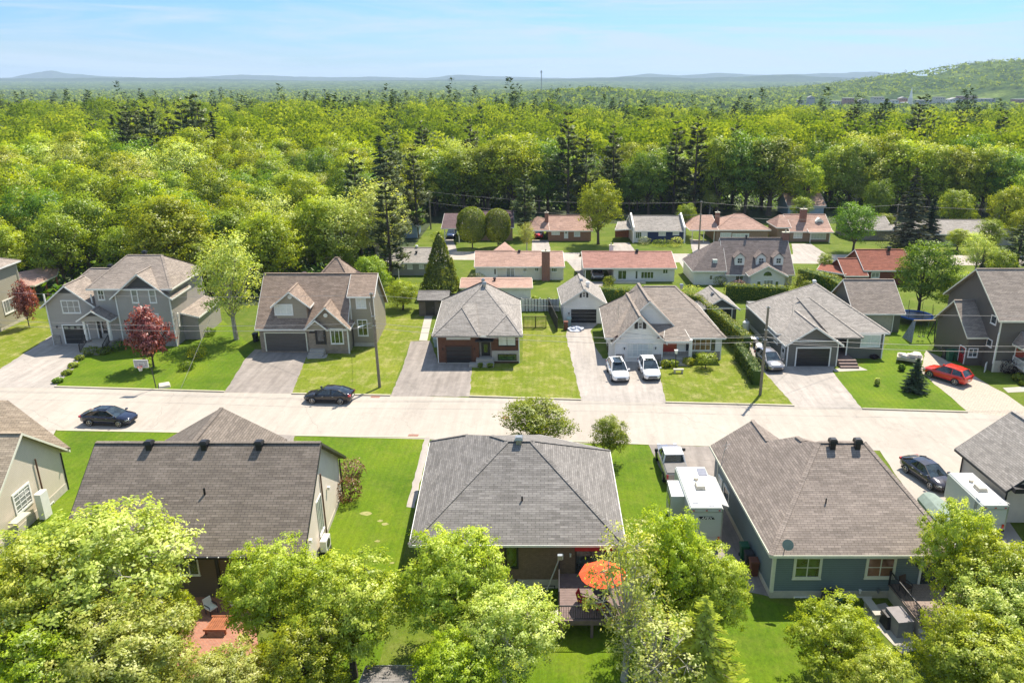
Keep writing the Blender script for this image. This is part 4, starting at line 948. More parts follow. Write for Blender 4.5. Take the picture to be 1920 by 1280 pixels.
mb = MB(); mb.extrude([(-28.6, 84.1, 3.3), (-24.35, 84.1, 3.3), (-26.48, 84.1, 5.35)], (0, .08, 0)); mb.build('stone_cladding', M_stoneb, h.root)
WG = ((-34.4, yF - .06), (-28.7, yF - .06)); WS = ((-28.7, 84.09), (-24.25, 84.09)); WD = ((-32.45, 85.2), (-28.95, 85.2)); WT = ((-24.25, 86.6), (-21.65, 86.6))
h.garage_door(WG, c2(388, 738), c2(705, 872), M_ggrey, 4, 6, M_cream)
h.door(WS, c2(765, 702), c2(845, 820), M_gdark, M_blacktrim, .8, double=False)
mb = MB(); mb.extrude([(-28.0 + .62 * math.cos(a * math.pi / 8), 84.06, 2.45 + .4 * math.sin(a * math.pi / 8)) for a in range(9)], (0, .06, 0)); mb.build('door_arch', M_gdark, h.root)
h.window(WS, c2(872, 702), c2(982, 818), 3, 1, M_glass_green, M_white, tw=.12); h.window(WD, c2(452, 520), c2(602, 602), 3, 1, M_blind, M_white, tw=.12)
h.window(WT, c2(1065, 470), c2(1150, 552), 2, 1, M_blind, M_white, tw=.12); h.window(WT, c2(1077, 635), c2(1165, 758), 2, 1, M_glass_green, M_white, tw=.12)
h.wallstrip('foundation', WT, 0, None, 0, .45, .03, M_found); h.corner([(-21.62, 86.58), (-24.2, 84.12)], 6.0 if False else 3.3)
h.corner([(-21.62, 86.58)], 6.0); h.T.box((-24.3, 86.55, 4.7), (.12, .12, 2.9))
for (u, z) in (((-30.7), 6.45), ((-26.5), 4.6)):
    mb = MB(); yy = 85.14 if z > 6 else 84.02; mb.cyl((u, yy, z), .24, .06, 14, 'y'); mb.build('gable_medallion', M_white, h.root)
stairs(h.root, -28.6, -26.9, 82.6, 84.1, .6, 3, M_conc); psheet('path', [(575, 665), (612, 665), (609, 672), (577, 673)], M_conc, .03)
h.vent((-30.6, 90.6, zrB - .55), .45, .5, M_copperv := plain('brown_vent', (.06, .03, .025), .5)); h.vent((-24.2, 90.6, zrB - .55), .45, .5, M_copperv)
h.done()

# house C
h = House('brown_modern_house', 'small modern brown brick house with a steep pale grey hip roof', (-9, 87), S_light, masonry('dark_red_brown_brick', (.15, .06, .028), (.115, .045, .022), (.08, .04, .025), .25, .075, .006))
A = (-13.95, 80.4, 3.4); B = (-4.1, 80.4, 3.4); C = (-5.05, 94.9, 3.4); D = (-14.9, 94.9, 3.4); m = .55
P = (-8.95, 87.6, 7.3); Q = (-9.05, 88.5, 7.4)
h.slab([[A, B, P], [B, C, Q, P], [C, D, Q], [D, A, P, Q]]); [h.ridge_cap(a, b) for a, b in ((A, P), (B, P), (C, Q), (D, Q))]
h.slab([[(-13.93, 80.2, 3.42), (-8.75, 80.2, 3.42), (-10.95, 83.6, 5.75)], [(-8.75, 80.2, 3.42), (-9.6, 84.9, 6.0), (-10.95, 83.6, 5.75)], [(-13.93, 80.2, 3.42), (-10.95, 83.6, 5.75), (-13.4, 84, 4)]], fascia=False)
h.slab([[(-8.0, 80.3, 3.42), (-4.15, 80.3, 3.42), (-5.95, 83.0, 5.05)], [(-8.0, 80.3, 3.42), (-5.95, 83.0, 5.05), (-6.9, 83.6, 5.2)], [(-4.15, 80.3, 3.42), (-4.3, 83.5, 3.7), (-5.95, 83.0, 5.05)]], fascia=False)
for a, b in (((-8.75, 80.2, 3.43), (-10.95, 83.6, 5.76)), ((-8.0, 80.3, 3.43), (-5.95, 83.0, 5.06)), ((-13.93, 80.2, 3.42), (-10.95, 83.6, 5.76)), ((-4.15, 80.3, 3.42), (-5.95, 83, 5.06))): h.ridge_cap(a, b)
h.walls([(-13.5, 80.8), (-8.95, 80.8), (-8.95, 81.6), (-7.6, 81.6), (-7.6, 81.0), (-4.5, 81.0), (-5.4, 94.5), (-14.4, 94.5)], 3.3)
WF = ((-13.5, 80.8), (-8.95, 80.8)); WM = ((-8.95, 81.6), (-7.6, 81.6)); WR_ = ((-7.6, 81.0), (-4.5, 81.0))
h.garage_door(WF, z2(355, 478), z2(805, 765), M_gdark, 4, 4, M_brick if False else plain('brown_frame', (.07, .03, .018), .6))
h.window(WF, z2(350, 280), z2(790, 352), 1, 1, M_blind, M_found, tw=.03, sill=False)
h.wallstrip('panel', ((-9.0, 81.5), (-7.55, 81.5)), 0, None, .7, 3.3, .03, plain('pale_stone_panel', (.40, .36, .31), .7))
WP = ((-9.0, 81.46), (-7.55, 81.46))
h.door(WP, z2(1000, 412), z2(1130, 690), M_gdark, M_blacktrim, .6, pane=M_glass_green); h.window(WP, z2(995, 228), z2(1130, 298), 1, 1, M_curtain, M_blacktrim, tw=.06, sill=False)
h.window(WR_, z2(1285, 262), z2(1605, 460), 2, 1, M_blind, M_blacktrim, tw=.05); h.box('window_surround', (-6.05, 80.93, .85), (3.0, .12, 1.25), plain('pale_stone_panel', (.40, .36, .31), .7))
h.window(((-7.6, 80.85), (-4.5, 80.85)), z2(1280, 610), z2(1618, 722), 2, 1, M_glass_green, M_blacktrim, tw=.07, sill=False)
h.box('door_canopy', (-8.3, 80.9, 2.75), (2.0, 1.3, .12), M_dark); h.box('porch_floor', (-8.3, 80.9, .35), (1.9, 1.3, .7), M_conc); h.box('porch_step', (-8.6, 80.0, .15), (2.7, .9, .3), M_conc)
h.lamp(WF, z2(292, 522), .09); h.lamp(WF, z2(862, 522), .09); h.lamp(WP, z2(1183, 455), .08)
h.T.box((-13.47, 80.82, 1.6), (.1, .1, 3.2)); h.T.box((-4.53, 81.0, 1.6), (.1, .1, 3.2)); h.wallstrip('foundation', WF, 0, None, 0, .12, .04, M_conc)
h.vent((-8.75, 87.3, 6.85), .42, .75, M_metal); h.vent((-9.0, 88.3, 7.05), .36, .7, M_metal); h.done()

# garden shed behind C, and the long brown-roofed shed
h = House('garden_shed', 'small brown shed with a grey roof and dark door beside a concrete path', (-17, 100), S_grey, plain('shed_panel', (.13, .11, .09), .7), M_blacktrim, 'shed')
a = gp(*c3(25, 610)); h.gable(a.x, a.x + 3.9, a.y, a.y + 4, 2.3, .32, 'x', .2, .15)
WF = ((a.x, a.y), (a.x + 3.9, a.y)); h.door(WF, c3(75, 498), c3(137, 600), M_gdark, M_blacktrim, 0, 'shed_door'); h.done()
h = House('long_garage', 'low garage with a faded brown roof between the modern house and the cream bungalow', (-9, 110), S_rose, M_white, M_cream, 'garage')
h.gable(-14.0, -4.2, 107.5, 113, 1.75, .18, 'x', .3, .3); h.vent((-9.5, 109.6, 2.1), .4, .45, plain('brown_vent', (.06, .03, .025), .5)); h.done()
# white fence panels and trellis gates
f = thing('white_fence', 'white privacy fence between the modern house and the white garage', 'fence', (-1.5, 103, 0))
p0 = gp(*c3(795, 560)); p1 = gp(*c3(1070, 560)); mb = MB()
for k in range(12):
    x = p0.x + (p1.x - p0.x) * k / 12; mb.box((x + .27, 101.2, .85), (.53, .05, 1.7))
mb.build('board_panel', M_white, f)
for k in range(5): mb = MB(); mb.box((p0.x + (p1.x - p0.x) * k / 4, 101.15, .95), (.12, .12, 1.9)); mb.build('post', M_white, f)
M_olive = plain('treated_wood', (.20, .19, .05), .8)
for i, (xa, xb) in enumerate(((808, 893), (898, 975))):
    f = thing('trellis_gate', ('left' if i == 0 else 'right') + ' of two olive wooden trellis gates beside the modern house', 'gate', tuple(gp(*c3(xa, 700))), 'trellis gates')
    A_ = gp(*c3(xa, 700)); B_ = gp(*c3(xb, 706)); yy = A_.y; mb = MB()
    for z in (.1, 1.55): mb.bar((A_.x, yy, z), (B_.x, yy, z), .1, .1)
    for x in (A_.x, B_.x): mb.bar((x, yy, 0), (x, yy, 1.6), .11)
    mb.build('gate_frame', M_olive, f); mb = MB()
    for k in range(1, 9): mb.bar((A_.x + (B_.x - A_.x) * k / 9, yy, .1), (A_.x + (B_.x - A_.x) * k / 9, yy, 1.5), .06, .02)
    mb.build('slat_panel', plain('dark_treated_wood', (.09, .09, .025), .8), f)
f = thing('dark_fence', 'dark boarded fence running back beside the white garage', 'fence', (-.8, 97, 0)); mb = MB()
for k in range(14): mb.box((-.35 - k * .1, 92.5 + k * .7, .9), (.05, .66, 1.8), .1)
mb.build('board_panel', plain('dark_stained_wood', (.03, .025, .02), .8), f)

# white detached garage
W_pale = siding('pale_grey_siding', (0.82, 0.79, 0.73), 0.16, 0.82)
h = House('white_garage', 'detached pale grey garage with black shutters above its door', (2.7, 98), S_light, W_pale, M_white, 'garage')
h.gable(.5, 5.7, 95.6, 103.2, 2.9, .68, 'y', .35, .35); WF = ((.5, 95.6), (5.7, 95.6))
h.garage_door(WF, c3(1163, 558), c3(1352, 662), M_gdark, 4, 4)
h.window(WF, c3(1248, 430), c3(1272, 470), 1, 2, M_glass, M_white, tw=.08)
for a, b in (((1228, 430), (1243, 470)), ((1277, 430), (1291, 470))): h.window(WF, c3(*a), c3(*b), 1, 1, M_blacktrim, M_blacktrim, tw=.05, sill=False, name='shutter')
h.lamp(WF, c3(1147, 590), .1); h.corner([(.5, 95.6), (5.7, 95.6)], 2.85); h.vent((2.8, 99.5, 4.3), .4, .6, M_metal); h.vent((3.6, 97.9, 4.3), .5, .6, M_white); h.done()

# house D
h = House('white_house', 'white bungalow with grey brown roof, black shutters and a red front door', (12, 88), S_lightb, W_pale)
yD = 82.1
A = (5.2, 81.4, 2.75); B = (18.4, yD - .5, 2.75); BL = gp(*c4(495, 542), 2.75); C = (17.3, 97.0, 2.75)
P = (8.35, 91.2, 7.1); Q = (11.7, 91.2, 7.1)
zz = on_plane(*c4(830, 385), (0, -.5, 1), (0, yD - .5, 2.75)); zq = on_plane(*c4(1060, 365), (0, -.5, 1), (0, yD - .5, 2.75))
P = (zz.x, zz.y, zz.z); Q = (zq.x, zz.y + .1, zz.z); B2 = (B[0], B[1], B[2])
bk = zz.y + (zz.z - 2.75) / .62
h.slab([[(10.5, yD - .5, 2.75), B, Q, P], [B, (B[0] + SK * (bk - yD), bk, 2.75), Q], [(5.0, yD - .5, 2.75), (10.5, yD - .5, 2.75), P], [(BL.x, BL.y, 2.75), (5.0, yD - .5, 2.75), P], [(BL.x, BL.y, 2.75), P, Q, (B[0] + SK * (bk - yD), bk, 2.75)]])
for a, b in ((B, Q), (P, Q), ((BL.x, BL.y, 2.75), P)): h.ridge_cap(a, b)
h.walls([(5.5, yD), (18.0, yD), (18.0 + SK * 12, yD + 12), (BL.x + .6, BL.y - .4)], 2.7)
h.gable(6.15, 11.35, 81.4, 90.5, 2.75, 1.02, 'y', .45, .4)                 # front gable
h.gable(6.9, 13.1, 83.6, 91, 3.4, 1.0, 'y', .25, .3, z0=2.0)                # upper gable behind it
h.slab([[(11.4, 81.0, 2.55), (14.5, 81.0, 2.55), (13.9, 83.0, 3.45), (11.8, 83.0, 3.45)]])
WG = ((6.15, 81.4), (11.35, 81.4)); WM = ((11.35, yD), (18.0, yD))
h.window(WG, z3(430, 172), z3(800, 382), 5, 2, M_blind, M_white, tw=.1, name='glazed_garage_door')
h.window(WG, c4(787, 655), c4(818, 705), 1, 2, M_glass, M_white, tw=.08)
for a, b in (((760, 655), (783, 705)), ((822, 655), (845, 705))): h.window(WG, c4(*a), c4(*b), 1, 1, M_blacktrim, M_blacktrim, tw=.05, sill=False, name='shutter')
h.window(WM, z3(1335, 110), z3(1630, 285), 4, 2, M_warm, M_white, tw=.1)
for a, b in (((1282, 150), (1328, 288)), ((1645, 112), (1690, 285))): h.window(WM, z3(*a), z3(*b), 1, 2, M_glass, M_blacktrim, tw=.06, sill=False, name='shutter')
h.door(WM, z3(945, 155), z3(1138, 345), M_red, M_white, 0, double=True)
h.wallstrip('stone_base', WM, 0, None, 0, .95, .05, M_stone); h.wallstrip('stone_base', WG, 0, 1.0, 0, .9, .05, M_stone); h.wallstrip('stone_base', WG, 4.1, None, 0, .9, .05, M_stone)
h.box('porch_column', (14.45, 81.25, 1.6), (.35, .35, 2.1), M_white); h.box('porch_floor', (12.9, 81.4, .3), (3.0, 1.4, .6), M_conc); h.box('porch_step', (12.6, 80.4, .15), (3.2, .8, .3), M_conc)
h.corner([(6.15, 81.4), (11.35, 81.38), (18.0, yD)], 2.6); h.lamp(WG, z3(388, 255), .1); h.lamp(WG, z3(838, 250), .1)
for x in (6.2, 11.0): mb = MB(); mb.extrude([(x - .35, 81.3, 2.75), (x + .55, 81.3, 2.75), (x + .1, 81.3, 3.15)], (0, .08, 0)); mb.build('gable_return', plain('maroon_trim', (.05, .02, .022), .6), h.root)
h.vent((15.0, 93, 5.4), .4, .5, M_metal); h.pipe((6.6, 84.5, 4.3), 1.4, .025, M_metal, 'antenna'); h.done()

# small dark garage between D and E
h = House('small_grey_garage', 'small dark grey garage with an open black doorway behind the cedar hedge', (20.8, 97), S_light, siding('dark_grey_siding', (.105, .10, .092), .16, .7), M_white, 'garage')
h.gable(18.6, 22.7, 95.9, 101.5, 2.15, .62, 'y', .35, .4); WF = ((18.6, 95.9), (22.7, 95.9))
h.garage_door(WF, c4(1345, 552), c4(1480, 655), M_gdark, 4, 3); h.box('skylight', (20.0, 98.5, 3.25), (.3, .9, .1), M_dark, .0); h.done()

# house E
W_he = siding('charcoal_grey_siding', (0.13, 0.125, 0.11), 0.17, 0.72)
h = House('grey_hip_bungalow', 'charcoal grey bungalow with wide pale grey hip roof and black garage door', (30, 88), S_light, W_he)
ze = 2.95; A = (24.4, 79.6, ze); E1 = gp(*c5(1060, 630), ze); M1 = gp(*c5(880, 640), ze); BLe = gp(*c5(135, 452), ze)
ap = on_plane(*c5(580, 310), (0, -.48, 1), (0, E1.y, ze)); ap2 = (ap.x, ap.y, ap.z)
bkr = (E1.x + SK * (2 * ap.y - 2 * E1.y), 2 * ap.y - E1.y, ze)
h.slab([[(30.5, E1.y, ze), tuple(E1), ap2], [tuple(E1), bkr, ap2], [bkr, (BLe.x, BLe.y + .2, ze), ap2], [(BLe.x, BLe.y + .2, ze), (24.25, E1.y - .3, ze), ap2], [(24.25, E1.y - .3, ze), (30.5, E1.y, ze), ap2]])
for a, b in ((tuple(E1), ap2), ((BLe.x, BLe.y + .2, ze), ap2)): h.ridge_cap(a, b)
m1 = on_plane(*c5(540, 400), (0, -.5, 1), (0, M1.y, 2.75))
h.slab([[(30.2, M1.y - .5, 2.72), (M1.x, M1.y - .5, 2.72), tuple(m1), (m1.x - 1.5, m1.y, m1.z)]], fascia=False); h.ridge_cap((M1.x, M1.y - .5, 2.74), tuple(m1))
h.gable(24.85, 30.3, 79.95, 85.6, 2.85, .66, 'y', .45, .4)
h.walls([(24.9, 82), (30.3, 82), (30.3, 84.8), (32.2, 84.8), (32.2, 82.45), (36.25, 82.45), (36.25 + SK * 14, 96), (24.9 + SK * 14.5, 96)], 2.88)
WG = ((24.85, 79.95), (30.3, 79.95)); WM = ((32.2, 82.45), (36.25, 82.45)); WE = ((30.3, 84.8), (32.2, 84.8)); WL = ((24.9 + SK * 14.5, 96), (24.85, 79.95))
h.garage_door(WG, zh(1185, 370), zh(1835, 745), M_gdark, 4, 4)
h.window(WM, z_a := view(1560, 590, 11.63)(640, 430), view(1560, 590, 11.63)(1040, 700), 2, 1, M_blind, M_white, tw=.14)
h.door(WE, view(1560, 590, 11.63)(130, 575), view(1560, 590, 11.63)(215, 750), plain('teal_door', (.05, .12, .17), .4), M_white, .6)
h.box('porch_column', (32.0, 81.9, 1.55), (.14, .14, 2.5), M_white); h.box('porch_floor', (31.4, 82.4, .3), (2.0, 3.8, .6), M_deck); stairs(h.root, 30.6, 32.6, 79.2, 80.6, .6, 3, M_deck)
h.corner([(24.85, 79.95), (30.3, 79.95), (36.25, 82.45)], 2.8); mb = MB(); mb.box((27.6, 79.85, 2.95), (5.2, .14, .12)); mb.build('gable_band', M_white, h.root)
h.door(WL, zh(868, 320), zh(905, 640), M_white, M_white, .4, 'side_door'); h.window(WL, zh(700, 140), zh(775, 290), 1, 1, M_glass, M_white, tw=.12)
h.pipe((26.2, 84.0, 4.6), 1.3, .02, M_metal, 'antenna'); h.wallstrip('foundation', WL, 0, None, 0, .5, .04, M_found)
h.vent((ap.x, ap.y + .5, ap.z - .3), .4, .5, M_white); h.done()

# garage behind E
h = House('grey_side_garage', 'large grey gable garage standing between the bungalow and the swing set', (39, 95), S_lightb, W_he, M_white, 'garage')
h.gable(36.6, 42.2, 92.1, 99.6, 2.75, .82, 'x', .35, .4); WF = ((36.6, 92.1), (42.2, 92.1))
h.wallstrip('pale_panel', WF, 0, 4.6, 0, 2.6, .04, M_found); h.box('door_frame', (41.3, 92.04, 1.3), (.12, .1, 2.6), M_white); h.done()

# house F, cut by the right edge
h = House('taupe_two_storey_house', 'dark taupe two storey house with red doors at the right edge', (46, 84), S_lightb, siding('dark_taupe_siding', (.115, .10, .08), .17, .75), M_cream)
h.gable(46.55, 58, 78.2, 88.4, 6.2, .78, 'x', .4, .5)
h.gable(44.55, 48, 80.2, 86.6, 3.7, .9, 'x', .35, .4)
for q in ((46.55, 78.2),): h.corner([q], 5.9, 0)
WF = ((46.55, 78.2), (58, 78.2)); WF2 = ((44.55, 80.2), (46.55, 80.2)); WLm = ((46.55 + SK * 10.2, 88.4), (46.55, 78.2)); WL2 = ((44.55 + SK * 6.4, 86.6), (44.55, 80.2))
h.door(WL2, zf(905, 560), zf(935, 780), M_red, M_white, .4, 'side_door'); h.window(WF2, zf(1000, 592), zf(1098, 700), 2, 2, M_glass, M_white, tw=.1)
h.window(WLm, zf(1282, 185), zf(1330, 320), 1, 1, M_glass, M_white, tw=.1); h.window(WLm, zf(1228, 465), zf(1275, 590), 1, 1, M_glass, M_white, tw=.1)
h.wallstrip('foundation', WF, 0, None, 0, 1.3, .04, M_found); h.box('well_fence', (45.9, 78.4, .5), (.9, .06, 1.0), M_white, .9)
mb = MB(); mb.tube([(46.4, 78.1, 1.0), (46.4, 78.05, 4.3), (46.5, 78.1, 4.5)], .06, 8); mb.build('vent_stack', M_white, h.root)
h.slab([[(48.3, 75.6, 3.3), (53, 75.6, 3.3), (53, 78.1, 4.6), (48.8, 78.1, 4.6)], [(48.3, 75.6, 3.3), (48.8, 78.1, 4.6), (48.1, 78.1, 3.3)]])
for x in (48.6, 51.5): h.box('porch_column', (x, 75.9, 2.1), (.2, .2, 2.2), M_white)
h.box('porch_floor', (51.0, 76.9, .9), (4.9, 2.5, .18), M_found); h.door(WF, zf(1575, 560), zf(1660, 700), M_red, M_white, .4)
mb = MB()
for k in range(6): mb.box((48.9 + k * .25, 75.3 - k * .28, .95 - k * .16), (1.3, .3, .05), -.7)
mb.build('stairs', M_found, h.root); railing(h.root, [(48.4, 75.5, .95), (50.2, 73.6, .05)], mat=M_white); railing(h.root, [(48.4, 75.8, .98), (48.4, 78.0, .98)], mat=M_white)
h.slab([[(50.5, 79.6, 7.6), (53, 79.6, 6.4), (53, 83.3, 9.0), (50.5, 83.3, 10.0)], [(50.5, 79.6, 7.6), (50.5, 83.3, 10.0), (48.6, 82.3, 8.7), (48.2, 79.6, 6.9)]], fascia=True)
h.walls([(48.7, 79.9), (53, 79.9), (53, 82), (48.7, 82)], 6.9, 6.0)
mb = MB(); mb.extrude([(48.6, 79.9, 6.6), (53, 79.9, 6.3), (50.5, 79.9, 7.4)], (0, .3, 0)); mb.build('dormer_front', h.wm, h.root); h.done()

# ---------------------------------------------------------------- second row (bungalows between the streets)
s3_ = view(720, 370, 3.2); s4_ = view(1280, 330, 3)
W_wht = siding('white_siding', (0.70, 0.68, 0.62), 0.2, 0.85)
W_crm = siding('pale_cream_siding', (0.68, 0.63, 0.50), 0.2, 0.85)
h = House('grey_ranch_house', 'pale ranch house with a white sunroom frame behind the tall pines', (-23, 124), S_light, siding('stone_grey_siding', (.30, .29, .25), .2, .8))
h.gable(-27.0, -18.6, 121.4, 128.5, 2.3, .42, 'x', .35, .3); WF = ((-27, 121.4), (-18.6, 121.4))
h.window(WF, s3_(138, 402), s3_(172, 430), 3, 1, M_blind, M_white, tw=.1); h.window(WF, s3_(210, 402), s3_(240, 428), 2, 1, M_blind, M_white, tw=.1)
h.slab([[(-28.2, 118.6, 2.0), (-25.2, 118.6, 2.0), (-25.2, 121.4, 2.4), (-28.2, 121.4, 2.4)]]); 
for x in (-28.1, -26.7, -25.3): h.box('sunroom_post', (x, 118.7, 1), (.1, .1, 2), M_white)
h.vent((-23.4, 125, 3.6), .4, .5, M_white); h.vent((-23.2, 123.4, 3.1), .35, .4); h.done()
h = House('cream_bungalow', 'cream bungalow with faded rose roof and a tall red brick chimney', (-6, 122), S_rose, W_crm)
h.gable(-13.2, .55, 118.45, 126.0, 2.35, .38, 'x', .4, .15); WF = ((-13.2, 118.45), (.55, 118.45))
h.chimney(-2.2, 118.1, 1.25, .7, 0, 4.6); h.vent((-6.5, 121.9, 3.5), .4, .5, plain('brown_vent', (.06, .03, .025), .5))
h.window(WF, s3_(732, 422), s3_(785, 482), 2, 1, M_curtain, M_white, tw=.08, name='patio_door'); h.window(WF, s3_(835, 418), s3_(857, 447), 2, 1, M_glass_green, M_white, tw=.07); h.window(WF, s3_(905, 418), s3_(928, 444), 2, 1, M_glass_green, M_white, tw=.07); h.window(WF, s3_(1005, 418), s3_(1038, 447), 3, 1, M_glass_green, M_white, tw=.07)
h.box('porch_floor', (-7.9, 117.6, .3), (4.0, 1.4, .6), M_found); h.wallstrip('white_panel', WF, 0, 3.4, 0, 2.2, .05, M_white); h.window(((-13.2, 118.39), (.55, 118.39)), s3_(662, 430), s3_(671, 460), 1, 1, M_glass, M_blacktrim, tw=.04, sill=False)
h.slab([[(-10.6, 122.3, 3.85), (-7.6, 122.3, 3.85), (-9.1, 126.5, 4.4)], [(-10.6, 122.3, 3.85), (-9.1, 126.5, 4.4), (-11, 126.5, 3)], [(-7.6, 122.3, 3.85), (-7.4, 126.5, 3), (-9.1, 126.5, 4.4)]], fascia=False); h.done()
h = House('red_roof_bungalow', 'white bungalow with a long red roof and an open carport', (11, 121), S_red, W_wht)
r_ = [(8.3, 117.4), (17.75, 117.4), (17.2, 125), (7.7, 125)]
h.walls(r_, 2.25); h.W.extrude([(3.9, 117.4, 2.2), (8.3, 117.4, 2.2), (8.3, 121.2, 3.7), (3.9, 121.2, 3.7)], (0, .0, .05)) if False else None
h.slab([[(3.6, 117.0, 2.25), (18.0, 117.0, 2.25), (17.7, 121.4, 3.95), (3.4, 121.4, 3.95)], [(3.4, 121.4, 3.95), (17.7, 121.4, 3.95), (17.4, 125.5, 2.3), (3.1, 125.5, 2.3)]]); h.ridge_cap((3.4, 121.4, 3.95), (17.7, 121.4, 3.95))
for s_ in (0, 1): x = (8.0, 17.6)[s_]; h.W.extrude([(x, 117.4, 2.2), (x - .25, 121.4, 3.75), (x - .5, 125, 2.2)], (.12, 0, 0))
for x in (3.9,):
    for y in (117.4, 121.3, 125): h.box('carport_post', (x - (y - 117.4) * .04, y, 1.1), (.14, .14, 2.2), M_white)
h.box('carport_wall', (5.8, 125, 1.1), (4.2, .1, 2.2), M_white); WF = ((8.3, 117.4), (17.75, 117.4))
h.window(WF, s3_(1403, 437), s3_(1455, 493), 2, 1, M_glass_green, M_white, tw=.08, name='patio_door'); h.window(WF, s3_(1508, 440), s3_(1522, 490), 1, 1, M_glass, M_white, tw=.06); h.window(WF, s3_(1542, 445), s3_(1617, 487), 4, 1, M_glass_green, M_white, tw=.07); h.window(WF, s3_(1673, 430), s3_(1703, 458), 2, 1, M_glass_green, M_white, tw=.07)
h.window(WF, s3_(1590, 505), s3_(1614, 513), 1, 1, M_glass, M_blacktrim, tw=.03, sill=False); h.chimney(8.2, 122.6, .6, .6, 2.5, 4.6, M_white); h.vent((12.2, 121.1, 3.75), .45, .5); h.box('porch_floor', (10.7, 116.6, .1), (5.0, 1.3, .2), M_found); h.done()
# cape
h = House('cape_house', 'white cape house with three dormers and a glazed sunroom', (28, 119), shingle('mauve_brown_shingles', (.175, .14, .125), (.225, .18, .16), .15, .35, .12, .5), W_wht)
h.gable(25.3, 35.4, 115.3, 123.5, 2.2, 1.05, 'x', .45, .2)
WF = ((25.3, 115.3), (35.4, 115.3))
h.slab([[(20.1, 115.0, 2.25), (25.3, 115.0, 2.25), (25.2, 119, 6.0), (24.0, 119, 6.0)], [(20.1, 115.0, 2.25), (24.0, 119, 6.0), (19.8, 123.5, 2.25)], [(24.0, 119, 6), (25.2, 119, 6), (25, 123.5, 2.25), (19.8, 123.5, 2.25)]]); h.walls([(20.5, 115.4), (25.3, 115.4), (25, 123.2), (20, 123.2)], 2.2)
h.slab([[(28.2, 112.9, 2.0), (31.0, 112.9, 3.55), (31.0, 116.5, 3.55), (28.2, 116.5, 2.0)], [(31.0, 112.9, 3.55), (34.1, 112.9, 1.95), (34.1, 116.5, 1.95), (31.0, 116.5, 3.55)]]); h.W.extrude([(28.6, 113.3, 0), (28.6, 113.3, 2.0), (31.0, 113.3, 3.35), (33.7, 113.3, 2.0), (33.7, 113.3, 0)], (0, 2.1, 0))
WS = ((28.6, 113.3), (33.7, 113.3)); WSl = ((28.6, 115.4), (28.6, 113.3))
h.window(WS, s4_(417, 590), s4_(438, 628), 1, 1, M_glass_green, M_white, tw=.08); h.window(WS, s4_(456, 584), s4_(506, 628), 3, 1, M_curtain, M_white, tw=.08); h.window(WS, s4_(520, 590), s4_(538, 628), 1, 1, M_glass_green, M_white, tw=.08)
mb = MB(); cc = gp(*s4_(481, 582)); mb.extrude([(31.1 + .62 * math.cos(a * math.pi / 10), 113.24, 1.95 + .62 * math.sin(a * math.pi / 10)) for a in range(11)], (0, .08, 0)); mb.build('fan_window', M_glass_green, h.root)
h.window(WF, s4_(297, 558), s4_(340, 588), 2, 1, M_glass, M_white, tw=.08); h.window(((20.5, 115.4), (25.3, 115.4)), s4_(150, 557), s4_(169, 583), 1, 2, M_glass, M_white, tw=.08)
for px in (318, 437, 535):
    q = on_plane(*s4_(px, 495), (0, -1.05, 1), (0, 114.85, 1.75)); x = q.x; y0 = q.y - .25; z0 = q.z - .1
    dr = MB(); dr.extrude([(x - .72, y0, z0), (x - .72, y0, z0 + 1.2), (x, y0, z0 + 1.75), (x + .72, y0, z0 + 1.2), (x + .72, y0, z0)], (0, 2.0, 0)); o = dr.build('dormer', M_white, h.root)
    rf = MB()
    for s_ in (-1, 1): rf.extrude([(x, y0 - .15, z0 + 1.95), (x + s_ * .95, y0 - .15, z0 + 1.1), (x + s_ * .95, y0 + 2.2, z0 + 1.1), (x, y0 + 2.2, z0 + 1.95)], (0, 0, -.1))
    rf.build('dormer_roof', h.rm, o); g = MB(); g.box((x, y0 - .03, z0 + .68), (.62, .06, .68)); g.build('dormer_window', M_glass, o)
    g = MB(); g.box((x, y0 - .06, z0 + .68), (.66, .04, .05)); g.box((x, y0 - .06, z0 + .68), (.05, .04, .7)); g.build('muntin', M_white, o)
q = on_plane(*s4_(181, 478), (0, -.94, 1), (0, 115, 2.25)); h.box('skylight', (q.x, q.y, q.z), (.7, .6, .5), M_blind); h.chimney(35.0, 119.4, 1.0, .7, 4, 7.3); h.vent((28.9, 119.3, 6.2), .3, .7); h.done()
# red house
h = House('rust_red_house', 'rust red house with a red roof behind the cedar hedge', (47, 118), S_redd, siding('rust_siding', (.16, .035, .02), .2, .7))
h.gable(46.4, 53.5, 115.3, 122.5, 2.55, .62, 'x', .3, .3); h.gable(43.2, 46.4, 114.6, 120.5, 1.9, .6, 'x', .35, .2); h.window(((46.4, 115.3), (53.5, 115.3)), s4_(1062, 540), s4_(1105, 573), 2, 1, M_curtain, M_white, tw=.12)
h.slab([[(39.8, 117.5, 1.9), (43.2, 114.4, 1.9), (43.4, 117.5, 2.4), (41, 119.5, 2.4)]]); h.vent((51.0, 118.6, 4.7), .5, .55); h.box('carport_post', (43.3, 114.6, .95), (.12, .12, 1.9), M_white); h.done()
